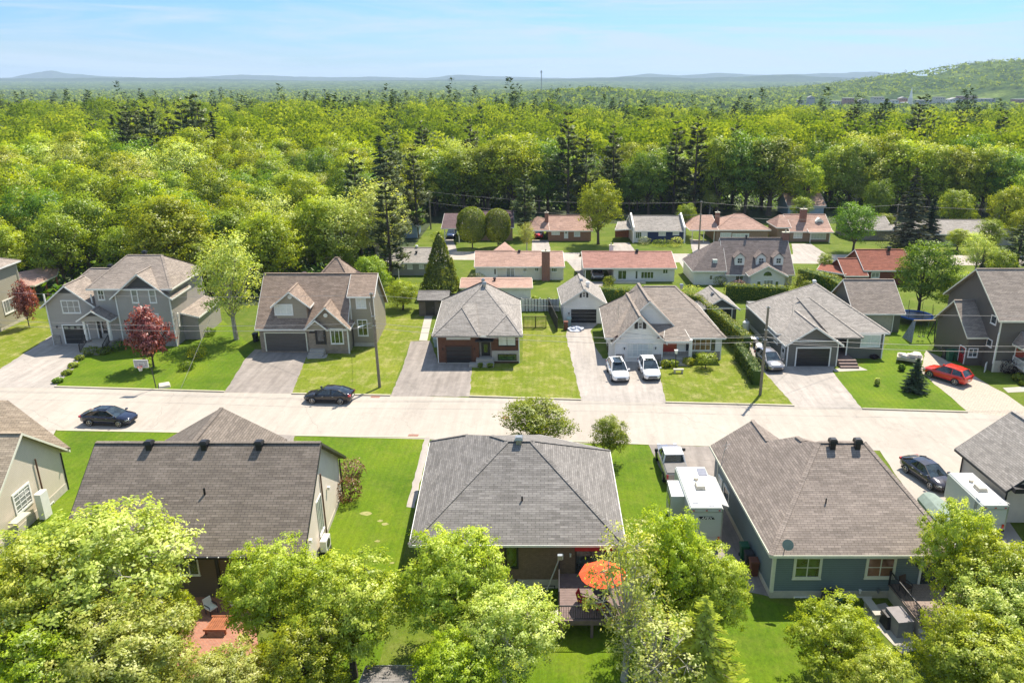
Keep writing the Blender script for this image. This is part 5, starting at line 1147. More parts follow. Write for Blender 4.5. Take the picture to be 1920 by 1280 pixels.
# ---------------------------------------------------------------- third row (beyond the second street)
def ranch(name, label, x0, x1, y, dep, zw, m, rm, wm, wins, trim=M_white, hipl=False, chim=None, axis='x', extra=None, conv=s3_, pane=M_blind):
    h = House(name, label, ((x0 + x1) / 2, y + dep / 2), rm, wm, trim)
    if hipl:
        k = dep / 2; zr = zw + m * k; h.hip(rect(x0, x1, y, y + dep), zw, ((x0 + k, y + k, zr), (x1 - k, y + k, zr)), .4)
    else: h.gable(x0, x1, y, y + dep, zw, m, axis, .4, .3)
    W = ((x0, y), (x1, y))
    for a, b, c, r in wins: h.window(W, conv(*a), conv(*b), c, r, pane, M_white, tw=.12)
    if chim: h.chimney(*chim)
    if extra: extra(h, W)
    return h
M_tanb = masonry('tan_brick', (.30, .19, .11), (.25, .155, .09), (.28, .2, .14), .22, .08)
def ex(h, W):
    for x in (-22.0, -19.3):
        for y in (147.0,): h.box('carport_post', (x, y, 1.3), (.18, .18, 2.6), M_white)
    h.slab([[(-22.6, 146.8, 2.9), (-18.8, 146.8, 2.9), (-18.8, 152, 4.9), (-22.6, 152, 4.9)]])
ranch('maroon_roof_house', 'dark maroon roofed house with a carport behind the two clipped round trees', -18.8, -9.2, 149.5, 8, 2.9, .55, shingle('maroon_shingles', (.13, .085, .085), (.17, .11, .11), .15, .35), M_tanb, [], extra=ex).done()
def ex(h, W):
    h.door(W, s3_(1083, 198), s3_(1102, 247), M_white, M_white, .4); h.slab([[(-6.4, 148.5, 2.2), (-2.0, 148.5, 2.2), (-2.4, 151.5, 3.9), (-4.4, 151.5, 4.4)], [(-6.4, 148.5, 2.2), (-4.4, 151.5, 4.4), (-6.6, 156, 2.2)]])
ranch('brick_bungalow', 'red brown brick bungalow with a pink brown roof beside the bright green tree', -2.3, 6.0, 149.1, 8, 2.3, .5, S_rose, masonry('orange_brick', (.30, .13, .06), (.24, .10, .05), (.3, .2, .14), .22, .08), [((1005, 197), (1055, 224), 3, 1), ((1140, 192), (1177, 235), 3, 1)], chim=(-2.6, 150.8, .7, .6, 2, 5.2), extra=ex).done()
def ex(h, W):
    for x in (13.95, 23.7): mb = MB(); mb.extrude([(x, 147.2, 0), (x, 147.2, 3.0), (x - .25, 151.6, 5.1), (x - .55, 156.2, 3.0), (x - .55, 156.2, 0)], (.28, 0, 0)); mb.build('parapet_wall', M_white, h.root)
    h.slab([[(10.6, 148.5, 2.3), (14, 148.5, 2.5), (13.7, 153.5, 3.2), (11.5, 153.5, 3.0)]], fascia=True); h.box('carport_wall', (12.4, 152.5, 1.2), (3.0, .12, 2.3), M_wood)
    h.wallstrip('white_bay', W, .1, 2.7, 0, 2.5, .06, M_white); h.window(((14.1, 147.7), (23.6, 147.7)), s3_(1510, 205), s3_(1545, 248), 3, 1, M_glass_green, M_white, tw=.1)
ranch('navy_house', 'navy blue house with white end walls and a pale grey roof', 14.1, 23.6, 147.8, 8, 2.5, .5, S_light, plain('navy_siding', (.012, .028, .09), .6), [((1648, 202), (1690, 230), 3, 1), ((1733, 202), (1770, 226), 3, 1)], extra=ex).done()
def ex(h, W):
    for x in (25.4, 27.6, 29.6): h.box('carport_post', (x, 147.8, 1.2), (.14, .14, 2.4), M_cream)
    h.slab([[(24.9, 147.3, 2.5), (30.3, 147.3, 2.5), (29.8, 152, 4.6), (27.5, 152, 4.6)], [(24.9, 147.3, 2.5), (27.5, 152, 4.6), (24.3, 156.5, 2.5)]])
ranch('pink_roof_bungalow', 'tan brick bungalow with a pinkish roof and brick chimney beside the utility pole', 30.0, 40.0, 148, 8.5, 2.45, .55, S_rose, M_tanb, [((212, 318), (272, 352), 5, 1), ((280, 322), (372, 352), 4, 1)], hipl=True, chim=(30.4, 149.8, .8, .7, 2, 5.4), extra=ex, conv=s4_).done()
def ex(h, W):
    h.gable(42.1, 44.6, 147.6, 153.5, 2.6, .55, 'x', .3, .2) if False else h.walls([(42.1, 149.2), (44.3, 149.2), (44, 155), (41.8, 155)], 2.6)
    h.slab([[(41.8, 148.8, 2.7), (44.6, 148.8, 2.7), (44.2, 152.2, 4.6), (43.0, 152.2, 4.6)], [(41.8, 148.8, 2.7), (43, 152.2, 4.6), (41.5, 155.5, 2.7)]])
    q = on_plane(*s4_(766, 270), (0, -.6, 1), (0, 148.6, 2)); mb = MB(); mb.extrude([(q.x - .8, q.y - .3, q.z - .5), (q.x - .8, q.y - .3, q.z + .6), (q.x, q.y - .3, q.z + 1.2), (q.x + .8, q.y - .3, q.z + .6), (q.x + .8, q.y - .3, q.z - .5)], (0, 1.6, 0)); o = mb.build('dormer', M_white, h.root)
    g = MB(); g.box((q.x, q.y - .33, q.z + .1), (.9, .06, .8)); g.build('dormer_window', M_glass, o)
    for u in (50.0 - 44.4 - 2.0, 7.3): h.box('porch_column', (44.4 + u, 147.4, 1.1), (.14, .14, 2.2), M_white)
    h.slab([[(47.6, 147.1, 2.1), (52.3, 147.1, 2.1), (52.2, 148.6, 2.5), (47.6, 148.6, 2.5)]])
ranch('brick_dormer_house', 'tan brick house with a brown roof, small white dormer and stout chimney', 44.4, 52.0, 148.3, 8, 2.3, .6, S_rose, M_tanb, [((625, 318), (672, 350), 3, 2), ((722, 322), (805, 356), 5, 1)], chim=(47.2, 150.6, 1.2, .8, 2, 5.9), extra=ex, conv=s4_).done()
ranch('long_grey_bungalow', 'long low bungalow with a pale grey hip roof at the right behind thin trees', 66.5, 86.0, 145, 9, 2.2, .42, S_light, plain('pale_stone', (.42, .38, .33), .8), [((1520, 350), (1550, 385), 2, 1), ((1655, 350), (1700, 380), 3, 1)], hipl=True, chim=(84.2, 149.5, .8, .8, 2, 4.9, M_stone), conv=s4_).done()
ranch('grey_roof_garage', 'pale grey roofed garage behind the big spruce', 57.0, 64.5, 150, 8, 2.2, .45, S_light, M_stone, []).done()
ranch('pale_blue_house', 'pale blue house glimpsed behind the tall pine at the left of the second street', -33.5, -28.2, 152, 7, 2.6, .5, S_light, plain('pale_blue_siding', (.28, .36, .42), .6), [], axis='y').done()
ranch('woodland_cottage', 'cottage with a pinkish roof and red chimneys in a clearing of the wood', 52.2, 60.4, 178, 7, 2.6, .6, S_rose, plain('pale_blue_siding', (.28, .36, .42), .6), [], chim=(57.4, 181.3, .7, .6, 3, 6.4)).done()

# ================================================================== VEHICLES
M_tyre = plain('tyre_rubber', (0.012, 0.012, 0.012), 0.85); M_rim = plain('alloy', (0.45, 0.45, 0.45), 0.3, 0.9)
M_carglass = glass('car_glass', (0.02, 0.03, 0.035), 0.04); M_lampw = glossy('headlamp_lens', (0.6, 0.6, 0.58), 0.1); M_lampr = glossy('tail_lamp_lens', (0.45, 0.01, 0.015), 0.15)
M_plastic = plain('black_plastic', (0.018, 0.018, 0.019), 0.6)
def loft(mb, rings, mi=0):
    n = len(rings[0]); o = len(mb.v)
    for r in rings: mb.v += [tuple(p) for p in r]
    for i in range(len(rings) - 1):
        for k in range(n): mb.f.append((o + i*n + k, o + i*n + (k+1) % n, o + (i+1)*n + (k+1) % n, o + (i+1)*n + k)); mb.m.append(mi)
    mb.f.append(tuple(o + k for k in range(n - 1, -1, -1))); mb.m.append(mi)
    mb.f.append(tuple(o + (len(rings)-1)*n + k for k in range(n))); mb.m.append(mi)
CARS = {
 # body stations from rear to front: (x, z_bottom, z_shoulder, half width); cabin: (x, z_top) ; cabin base follows the shoulder
 'sedan': dict(L=4.7, W=1.82, body=[(-2.35, .42, .78, .60), (-2.28, .30, .98, .80), (-1.9, .22, 1.02, .89), (-1.1, .20, .99, .91), (0, .20, .95, .91), (0.9, .20, .93, .91), (1.5, .20, .88, .90), (2.05, .24, .78, .84), (2.3, .32, .66, .70), (2.36, .38, .58, .55)],
               cab=[(-1.95, 1.01, .70), (-1.15, 1.36, .62), (-.45, 1.45, .60), (.25, 1.43, .60), (1.25, .93, .72)], wx=(1.42, -1.38), wr=.33),
 'suv': dict(L=4.6, W=1.88, body=[(-2.3, .50, .80, .66), (-2.25, .36, 1.05, .86), (-1.9, .27, 1.10, .93), (-1.0, .25, 1.06, .94), (0, .25, 1.02, .94), (0.8, .25, 1.02, .94), (1.35, .25, 1.00, .93), (1.95, .28, .92, .88), (2.25, .36, .78, .76), (2.33, .44, .66, .6)],
             cab=[(-2.2, 1.08, .76), (-1.75, 1.56, .66), (-.9, 1.66, .64), (.1, 1.64, .64), (1.15, 1.02, .76)], wx=(1.38, -1.35), wr=.36),
 'hatch': dict(L=4.4, W=1.82, body=[(-2.2, .45, .78, .62), (-2.12, .32, 1.0, .83), (-1.8, .24, 1.05, .90), (-1.0, .22, 1.02, .91), (0, .22, .98, .91), (0.8, .22, .95, .91), (1.35, .22, .92, .90), (1.9, .25, .82, .84), (2.15, .33, .70, .72), (2.22, .40, .60, .56)],
             cab=[(-2.1, 1.03, .72), (-1.6, 1.42, .64), (-.8, 1.54, .62), (.1, 1.51, .62), (1.15, .95, .74)], wx=(1.32, -1.3), wr=.34)}
def car(kind, label, cat, paint, loc, yaw, name='parked_car', sunroof=None, bottom=None, group=None):
    c = CARS[kind]; t = thing(name, label, cat, (0, 0, 0), group); mb = MB(); rings = []
    for x, zb, zs, hw in c['body']:
        h_ = zs - zb
        pts = [(-hw*.80, zb), (-hw*.97, zb + h_*.18), (-hw, zb + h_*.55), (-hw*.985, zb + h_*.84), (-hw*.90, zs), (-hw*.5, zs + .035), (0, zs + .05)]
        pts = pts + [(-p[0], p[1]) for p in pts[-2::-1]]; rings.append([(x, p[0], p[1]) for p in pts])
    loft(mb, rings); b = mb.build('body', paint, t, smooth=True)
    # cabin: glass band, with roof and pillars in paint
    cab = c['cab']; zb = .02
    def base_z(x):
        xs = [q[0] for q in c['body']]; zs = [q[2] for q in c['body']]; return float(np.interp(x, xs, zs)) - .03
    g = MB(); rg = []
    for x, zt, hw in cab:
        bz = base_z(x); bw = .80 if kind != 'suv' else .84
        if zt - bz < .12: rg.append([(x, -bw, bz), (x, -bw*.97, max(zt, bz + .02)), (x, 0, max(zt, bz + .02) + .03), (x, bw*.97, max(zt, bz + .02)), (x, bw, bz)])
        else: rg.append([(x, -bw, bz), (x, -hw, zt), (x, 0, zt + .045), (x, hw, zt), (x, bw, bz)])
    loft(g, rg); g.build('windows', M_carglass, t, smooth=False)
    p = MB(); i0, i1 = 1, len(cab) - 2
    xs_r = [cab[k] for k in range(i0, i1 + 1)]
    rr = []
    for x, zt, hw in xs_r: rr.append([(x, -hw - .015, zt - .05), (x, -hw, zt + .015), (x, -hw*.5, zt + .05), (x, 0, zt + .062), (x, hw*.5, zt + .05), (x, hw, zt + .015), (x, hw + .015, zt - .05)])
    loft(p, rr); p.build('roof_panel', paint, t, smooth=False)
    p = MB(); bw = .80 if kind != 'suv' else .84
    for s_ in (-1, 1):
        f0, f1 = cab[-1], cab[-2]; r0, r1 = cab[0], cab[1]
        p.bar((f0[0], s_ * bw, base_z(f0[0]) + .02), (f1[0], s_ * (f1[2] + .005), f1[1]), .06, .05); p.bar((r0[0], s_ * bw, base_z(r0[0]) + .02), (r1[0], s_ * (r1[2] + .01), r1[1]), .12, .09)
        mx = (f1[0] + r1[0]) / 2; p.bar((mx, s_ * (bw + .005), base_z(mx)), (mx, s_ * .645, cab[2][1] - .02), .07, .04)
    p.build('pillars', paint if kind != 'sedan' else M_plastic, t)
    if sunroof: s = MB(); s.box((sunroof[0], 0, cab[2][1] + .058), (sunroof[1], .86, .03)); s.build('sunroof', M_carglass, t)
    wr = c['wr']; hw = c['W'] / 2
    for x in c['wx']:
        for s_ in (-1, 1):
            w = MB(); w.cyl((x, s_ * (hw - .10), wr), wr, .22, 20, 'y'); wo = w.build('wheel', M_tyre, t)
            r = MB(); r.cyl((x, s_ * (hw + .012), wr), wr * .22, .03, 10, 'y')
            for k in range(5):
                a = k * 1.2566 + .3; r.bar((x, s_ * (hw + .015), wr), (x + wr*.68*math.cos(a), s_ * (hw + .015), wr + wr*.68*math.sin(a)), .09, .03)
            o0 = [(x + wr*.72*math.cos(2*math.pi*k/18), s_ * (hw + .012), wr + wr*.72*math.sin(2*math.pi*k/18)) for k in range(19)]; r.tube(o0, .022, 5, cap=False); r.build('rim', M_rim, wo)
            a_ = MB(); arc = [(x + (wr + .05)*math.cos(math.pi*k/12), s_ * (hw - .01), wr + (wr + .05)*math.sin(math.pi*k/12)) for k in range(13)]; a_.tube(arc, .035, 6); a_.build('wheel_arch', M_plastic, t)
    fx = c['body'][-2]; rx = c['body'][1]
    for s_ in (-1, 1):
        l = MB(); l.extrude([(fx[0] - .30, s_ * (fx[3] + .13), fx[2] + .06), (fx[0] + .03, s_ * (fx[3] - .04), fx[2] + .02), (fx[0] + .03, s_ * (fx[3] - .04), fx[2] - .10), (fx[0] - .26, s_ * (fx[3] + .15), fx[2] - .06)], (-.06, -s_ * .05, 0)); l.build('headlight', M_lampw, t)
        l = MB(); l.box((rx[0] + .02, s_ * (rx[3] - .12), rx[2] - .10), (.20, .34, .16)); l.build('taillight', M_lampr, t)
        m = MB(); m.box((cab[-1][0] - .15, s_ * (hw + .07), base_z(.9) + .12), (.16, .2, .13)); m.build('wing_mirror', paint, t)
        d = MB(); d.box((.35, s_ * (hw + .006), c['body'][4][2] - .14), (.18, .025, .03)); d.box((-.65, s_ * (hw + .006), c['body'][4][2] - .12), (.18, .025, .03)); d.build('door_handle', M_metal if kind == 'sedan' else paint, t)
    gr = MB(); e = c['body'][-1]; gr.box((e[0] - .02, 0, e[2] - .05), (.08, e[3] * 1.5, .12)); gr.box((e[0] - .03, 0, e[1] + .02), (.08, e[3] * 1.7, .08)); gr.build('grille', M_plastic, t)
    pl = MB(); pl.box((c['body'][0][0] - .01, 0, .66), (.03, .38, .13)); pl.build('number_plate', M_white, t)
    sl = MB(); sl.box((0, 0, .27), (c['L'] * .86, c['W'] * .93, .12)); sl.build('underbody', M_plastic, t)
    place(t, (loc[0], loc[1], 0.018), yaw); return t
def gv(px, py): q = gp(px, py); return (q.x, q.y)
P_black = glossy('black_car_paint', (0.008, 0.006, 0.009), 0.10); P_navy = glossy('blue_black_car_paint', (0.008, 0.012, 0.035), 0.08)
P_white = glossy('white_car_paint', (0.78, 0.77, 0.76), 0.2); P_silver = glossy('silver_car_paint', (0.34, 0.32, 0.32), 0.18, 0.5); P_red = glossy('red_car_paint', (0.62, 0.03, 0.012), 0.15)
P_char = glossy('charcoal_car_paint', (0.05, 0.045, 0.055), 0.14, .3); P_dblue = glossy('dark_blue_car_paint', (0.02, 0.04, 0.12), 0.2)
q = gp(618, 752); car('sedan', 'black sedan parked at the far kerb in front of the taupe dormer house', 'car', P_black, (q.x, q.y + .1), math.pi - .065)
q = gp(204, 795); car('sedan', 'blue black coupe style sedan parked on the near side of the street', 'car', P_navy, (q.x, q.y + .3), -.085, sunroof=(-.35, .9))
q = gp(1158, 705); car('suv', 'white crossover with a black panoramic roof, left of the two on the white house driveway', 'car', P_white, (q.x, q.y), -math.pi / 2 + .10, sunroof=(-.35, 1.7))
q = gp(1215, 702); car('suv', 'plain white crossover with a small sunroof, right of the two on the white house driveway', 'car', P_white, (q.x + .1, q.y), -math.pi / 2 + .06, sunroof=(-.1, .5))
q = gp(1442, 686); car('suv', 'silver bonneted dark sided crossover parked beside the charcoal bungalow', 'car', P_silver, (q.x, q.y), -math.pi / 2 + .12)
q = gp(1776, 713); car('suv', 'bright red crossover parked on the pale paver driveway', 'car', P_red, (q.x, q.y + .2), math.pi / 2 + .62)
q = gp(1738, 900); car('sedan', 'dark charcoal sedan on the pale driveway right of the slate blue house', 'car', P_char, (q.x, q.y + .1), -math.pi / 2 + .26)
q = gp(*s3_(1248, 490)); car('suv', 'silver car inside the carport of the red roofed bungalow', 'car', P_silver, (5.9, 120.0), -math.pi / 2)
q = gp(845, 447); car('sedan', 'dark blue car under the carport of the maroon roofed house', 'car', P_dblue, (q.x, q.y + 1.5), -math.pi / 2)
q = gp(1010, 448); car('sedan', 'dark red car in the carport of the brick bungalow', 'car', P_red, (q.x, q.y + 2), -math.pi / 2)
# pickup
def pickup(loc, yaw):
    t = thing('pickup_truck', 'silver pickup truck with a grey bed cover in front of the white camper', 'pickup', (0, 0, 0)); P = P_silver; mb = MB(); rings = []
    for x, zb, zs, hw in ((-2.8, .55, 1.1, .92), (-2.75, .5, 1.18, .96), (-.8, .45, 1.2, .98), (.2, .42, 1.18, .98), (1.3, .42, 1.15, .98), (1.9, .42, 1.12, .96), (2.6, .5, 1.02, .90), (2.75, .6, .85, .8)):
        hh = zs - zb; pts = [(-hw*.85, zb), (-hw, zb + hh*.3), (-hw, zb + hh*.8), (-hw*.93, zs), (0, zs + .04)]; pts = pts + [(-p[0], p[1]) for p in pts[-2::-1]]; rings.append([(x, p[0], p[1]) for p in pts])
    loft(mb, rings); mb.build('body', P, t, smooth=False)
    g = MB(); loft(g, [[(x, -bw, 1.14), (x, -hw, z), (x, hw, z), (x, bw, 1.14)] for x, z, hw, bw in ((-.95, 1.2, .84, .86), (-.78, 1.78, .70, .86), (.5, 1.82, .70, .86), (1.35, 1.2, .82, .86))]); g.build('windows', M_carglass, t)
    r = MB(); r.box((-.14, 0, 1.83), (1.36, 1.48, .08)); 
    for s_ in (-1, 1): r.bar((-.95, s_*.86, 1.16), (-.78, s_*.72, 1.8), .1); r.bar((.5, s_*.72, 1.8), (1.35, s_*.85, 1.18), .07); r.bar((-.1, s_*.87, 1.15), (-.1, s_*.72, 1.8), .08)
    r.build('roof_panel', P_white, t); b = MB(); b.box((-1.85, 0, 1.24), (1.75, 1.7, .06)); b.build('bed_cover', plain('tonneau_grey', (.16, .15, .14), .8), t)
    for x in (1.85, -1.75):
        for s_ in (-1, 1): w = MB(); w.cyl((x, s_*.9, .40), .40, .26, 20, 'y'); wo = w.build('wheel', M_tyre, t); w = MB(); w.cyl((x, s_*1.035, .40), .24, .02, 14, 'y'); w.build('rim', M_rim, wo)
    for s_ in (-1, 1):
        m = MB(); m.box((1.1, s_*1.12, 1.3), (.14, .26, .22)); m.build('wing_mirror', M_plastic, t); m = MB(); m.box((-2.8, s_*.82, .95), (.06, .16, .36)); m.build('taillight', M_lampr, t); m = MB(); m.box((2.7, s_*.68, .95), (.12, .3, .2)); m.build('headlight', M_lampw, t)
    m = MB(); m.box((-2.82, 0, .52), (.16, 1.8, .18)); m.build('bumper', M_metal, t); place(t, loc, yaw)
pickup((9.0, 56.0, .018), math.pi / 2 + .03)
# campers
def camper(label, x0, x1, y0, y1, zt, slide=None, text=True, name='camper_trailer', solar=True):
    t = thing(name, label, 'camper', ((x0 + x1) / 2, (y0 + y1) / 2, 0)); M_w = plain('camper_white', (.66, .65, .63), .45, var=.03); d = SK * (y1 - y0) * 0.5
    r = [(x0, y0), (x1, y0), (x1 + d, y1), (x0 + d, y1)]; mb = MB(); rg = []
    prof = [(0, .62), (0, zt - .10), (.10, zt)]
    mb.extrude([(x0, y0, .62), (x0, y0, zt - .08), (x0 + .12, y0, zt), (x1 - .12, y0, zt), (x1, y0, zt - .08), (x1, y0, .62)], (d, y1 - y0, 0)); mb.build('body', plain('camper_white_painted_shade', (.42, .44, .39), .5, var=.04), t)  # white body: shade and green reflection of its back mixed into this colour
    rf = MB(); rf.extrude([(x0 + .1, y0 + .05, zt), (x1 - .1, y0 + .05, zt), (x1 - .1 + d, y1 - .05, zt), (x0 + .1 + d, y1 - .05, zt)], (0, 0, .03)); ro = rf.build('roof', P_white if False else plain('roof_membrane', (.80, .78, .76), .5, var=.03), t)
    g = MB()
    cx = (x0 + x1) / 2; cy = (y0 + y1) / 2
    g.box((cx + .0, cy - .2, zt + .16), (.68, .85, .28), taper=.85); g.build('air_conditioner', M_found, ro)
    g = MB(); g.cyl((cx - .1, cy + .9, zt + .1), .17, .2, 14); g.build('roof_fan', M_found, ro)
    if solar: g = MB(); g.box((cx + .5, cy + 2.0, zt + .06), (.62, 1.1, .04)); g.build('solar_panel', plain('solar_grey', (.22, .22, .25), .3), ro)
    for hx, hy in ((cx - .65, y0 + .75), (cx + .35, y0 + .4)): g = MB(); g.box((hx, hy, zt + .06), (.42, .42, .07)); g.build('roof_hatch', M_w, ro)
    for yy in (cy - .8, cy + .1):
        for x in (x0 + .12, x1 - .12): w = MB(); w.cyl((x + d * .5, yy, .34), .34, .2, 16, 'x'); wo = w.build('wheel', M_tyre, t); w = MB(); w.cyl((x + d*.5 + (.11 if x > cx else -.11), yy, .34), .2, .02, 12, 'x'); w.build('rim', M_rim, wo)
    w = MB(); w.bar((cx - .5 + d, y1, .5), (cx + d, y1 + 1.3, .48), .1); w.bar((cx + .5 + d, y1, .5), (cx + d, y1 + 1.3, .48), .1); w.build('hitch', M_plastic, t)
    w = MB(); w.box((cx, y0 - .02, .62), (x1 - x0 - .1, .08, .14)); w.build('bumper', M_plastic, t)
    w = MB()
    for z in (1.05, zt - .3): w.box((cx, y0 - .012, z), (x1 - x0 - .06, .02, .035))
    for x in (x0 + .05, x1 - .05): w.box((x, y0 - .012, (zt + .62) / 2), (.06, .02, zt - .75))
    w.build('trim_strip', M_metal, t)
    for x in (x0 + .25, cx, x1 - .25): w = MB(); w.box((x, y0 - .03, zt - .17), (.12, .05, .05)); w.build('marker_light', M_lampr, t)
    for x in (x0 + .2, x1 - .2): w = MB(); w.box((x, y0 - .03, .95), (.14, .05, .3)); w.build('taillight', M_lampr, t)
    if slide:
        a, b, c_, e = slide; s = MB(); s.prism([(a, c_), (b, c_), (b, e), (a, e)], 1.0, zt - .25); so = s.build('slide_out', plain('camper_white_painted_shade', (.42, .44, .39), .5, var=.04), t); s = MB(); s.box((a - .02, (c_ + e) / 2, 2.2), (.03, (e - c_) * .6, .6)); s.build('window', M_glass, so)  # slide-out walls share the body's shade-tinted white
        s = MB(); s.box(((a + b) / 2, (c_ + e) / 2, zt - .235), (b - a, e - c_, .03)); s.build('slide_roof', plain('roof_membrane', (.80, .78, .76), .5, var=.03), so)
    s = MB(); s.box((x0 - .015, y0 + 1.1, 2.1), (.03, 1.1, .55)); s.build('window', M_glass, t)
    s = MB(); s.extrude([(x1 + d*.3, y0 + .8, zt - .15), (x1 + d*.3, y0 + .8, zt - .25), (x1 + .55, y0 + .8, zt - .45), (x1 + .55, y0 + .8, zt - .38)], (d * .7, y1 - y0 - 1.6, 0)); s.build('awning', plain('awning_grey', (.38, .37, .35), .7), t)
    if text:
        dk_ = MB(); yy = y0 - .012; dk_.extrude([(cx - .52, yy, zt - .62), (cx + .42, yy, zt - .62), (cx + .58, yy, zt - .84), (cx - .36, yy, zt - .84)], (0, .02, 0)); dk_.build('logo_backing', M_plastic, t)
        cu = bpy.data.curves.new('lettering', 'FONT'); cu.body = 'APEX'; cu.size = .30; cu.extrude = .006; cu.align_x = 'CENTER'; cu.shear = .35
        tmp = bpy.data.objects.new('lettering_curve', cu); scene.collection.objects.link(tmp); bpy.context.view_layer.update()
        me = bpy.data.meshes.new_from_object(tmp); bpy.data.objects.remove(tmp); o = bpy.data.objects.new('lettering', me); scene.collection.objects.link(o); me.materials.clear(); me.materials.append(M_white); o.parent = t
        o.rotation_euler = (math.pi / 2, 0, 0); o.location = (0.02, y0 - .03 - (y0 + y1) / 2, zt - .835)
    return t
camper('white camper with slide out, solar panel and lettered back, beside the blue house', 8.55, 10.75, 44.8, 50.5, 3.25, (7.6, 8.6, 46.7, 48.9))
camper('white camper trailer half hidden by maple leaves on the pale driveway at the right', 28.65, 30.5, 46.3, 50.9, 2.55, None, False, solar=False)
t = thing('covered_boat', 'boat under a grey green cover beside the half hidden camper', 'boat', (27.0, 47.5, 0))
mb = MB(); rg = []
for yy, w, z in ((44.6, .3, .95), (45.5, .85, 1.2), (47, 1.0, 1.38), (49, .95, 1.4), (50.4, .8, 1.25), (50.7, .6, 1.1)):
    rg.append([(27.1 - w, yy, .55), (27.1 - w, yy, z - .5), (27.1 - w*.5, yy, z - .12), (27.1, yy, z), (27.1 + w*.5, yy, z - .12), (27.1 + w, yy, z - .5), (27.1 + w, yy, .55)])
loft(mb, rg); mb.build('cover', plain('boat_cover', (.20, .25, .21), .75), t); mb = MB(); mb.box((27.1, 47.4, .45), (1.5, 5.4, .12)); mb.build('trailer_frame', M_metal, t)
for s_ in (-1, 1): w = MB(); w.cyl((27.1 + s_ * .85, 47, .3), .3, .2, 14, 'x'); w.build('wheel', M_tyre, t)
# utility trailer and snowmobile
t = thing('utility_trailer', 'small utility trailer loaded under a pale tarpaulin behind the young spruce', 'trailer', (38.9, 81.2, 0))
mb = MB(); mb.box((38.9, 81.2, .55), (2.6, 1.6, .35), -.45); mb.build('bed', M_found, t)
mb = MB(); rr = random.Random(4)
for k in range(9): mb.box((38.9 + rr.uniform(-.9, .9), 81.2 + rr.uniform(-.45, .45), .85 + rr.uniform(0, .12)), (rr.uniform(.5, 1.1), rr.uniform(.4, .8), .3), rr.uniform(-1, 1), taper=.8)
mb.build('tarpaulin', plain('pale_tarpaulin', (.52, .46, .40), .7), t)
for s_ in (-1, 1): w = MB(); w.cyl((38.9 + s_ * .4, 81.2 - s_ * .85, .3), .3, .18, 14, (math.sin(.45), math.cos(.45), 0)); w.build('wheel', M_tyre, t)
t = thing('snowmobile', 'white and black snowmobile parked behind the silver crossover', 'snowmobile', tuple(gp(1420, 655)))
c = gp(1421, 656); mb = MB(); loft(mb, [[(c.x - w, c.y + yy, .35), (c.x - w, c.y + yy, z - .1), (c.x, c.y + yy, z), (c.x + w, c.y + yy, z - .1), (c.x + w, c.y + yy, .35)] for yy, w, z in ((-1.3, .1, .5), (-.9, .35, .8), (-.3, .4, 1.0), (.1, .3, .85))]); mb.build('cowling', P_white, t)
mb = MB(); mb.box((c.x, c.y + .8, .7), (.42, 1.5, .3)); mb.build('seat', M_plastic, t); mb = MB(); mb.box((c.x, c.y + .8, .28), (.4, 1.9, .4)); mb.build('track', M_tyre, t)
mb = MB(); mb.box((c.x, c.y + 1.9, .85), (.9, 1.0, .06)); mb.build('rack', P_white, t)
for s_ in (-1, 1): mb = MB(); mb.box((c.x + s_*.45, c.y - .8, .1), (.14, 1.1, .05)); mb.bar((c.x + s_*.45, c.y - .7, .1), (c.x + s_*.2, c.y - .6, .6), .05); mb.build('ski', M_plastic, t)

# ================================================================== STREET FURNITURE, YARD THINGS
M_pole = plain('weathered_pole_wood', (0.20, 0.17, 0.12), 0.9, var=.25, scale=6, bmp=.4); M_wire = plain('cable', (0.22, 0.21, 0.20), 0.6, 0.2)
def utility_pole(label, x, y, top, extra=None, lean=0.0):
    t = thing('utility_pole', label, 'utility pole', (x, y, 0), 'wooden utility poles'); mb = MB(); mb.tube([(x, y, -.3), (x + lean, y, top)], [.16, .11], 10); mb.build('shaft', M_pole, t)
    mb = MB()
    for z in (top - .1, top - 2.4, top - 3.4): mb.box((x + lean * z / top, y, z), (.34, .34, .07)); mb.cyl((x + lean * z / top, y - .18, z + .08), .05, .16, 8)
    mb.build('insulator', M_metal, t)
    if extra: extra(t, x, y, top)
    return t
def lamp_arm(t, x, y, top):
    mb = MB(); mb.tube([(x, y - .1, 6.55), (x - .35, y - .6, 7.0), (x - .75, y - 1.2, 7.05)], .035, 8); mb.build('lamp_arm', M_metal, t)
    mb = MB(); loft(mb, [[(x - .75 - k*.16 + .5*w*a, y - 1.2 - k*.3 + w*b, 7.02 + h_*c2_) for a, b, c2_ in ((-1, -.4, 0), (-.6, -.2, 1), (.6, .2, 1), (1, .4, 0))] for k, w, h_ in ((0, .12, .06), (1, .26, .12), (2, .24, .1), (2.6, .1, .04))]); mb.build('lamp_head', M_white, t)
def transformer(t, x, y, top): mb = MB(); mb.cyl((x - .35, y, top - 1.6), .25, .8, 14); mb.build('transformer', M_metal, t)
pA = (-18.46, 73.8); pB = (20.0, 71.8)
utility_pole('wooden pole with a street lamp arm at the kerb by the black sedan', *pA, 10.0, lamp_arm, -.1); utility_pole('bare wooden pole at the kerb below the cedar hedge', *pB, 9.2, None, .05)
g1, g2, g3_ = gp(808, 430), gp(1310, 468), gp(1676, 446)
utility_pole('pole with a grey transformer behind the cone shaped cedar on the second street', g1.x, g1.y, 8.0, transformer); utility_pole('pole beside the pink roofed bungalow on the second street', g2.x, g2.y, 8.9, None); utility_pole('pole in front of the big brown spruce on the second street', g3_.x, g3_.y, 6.6, None)
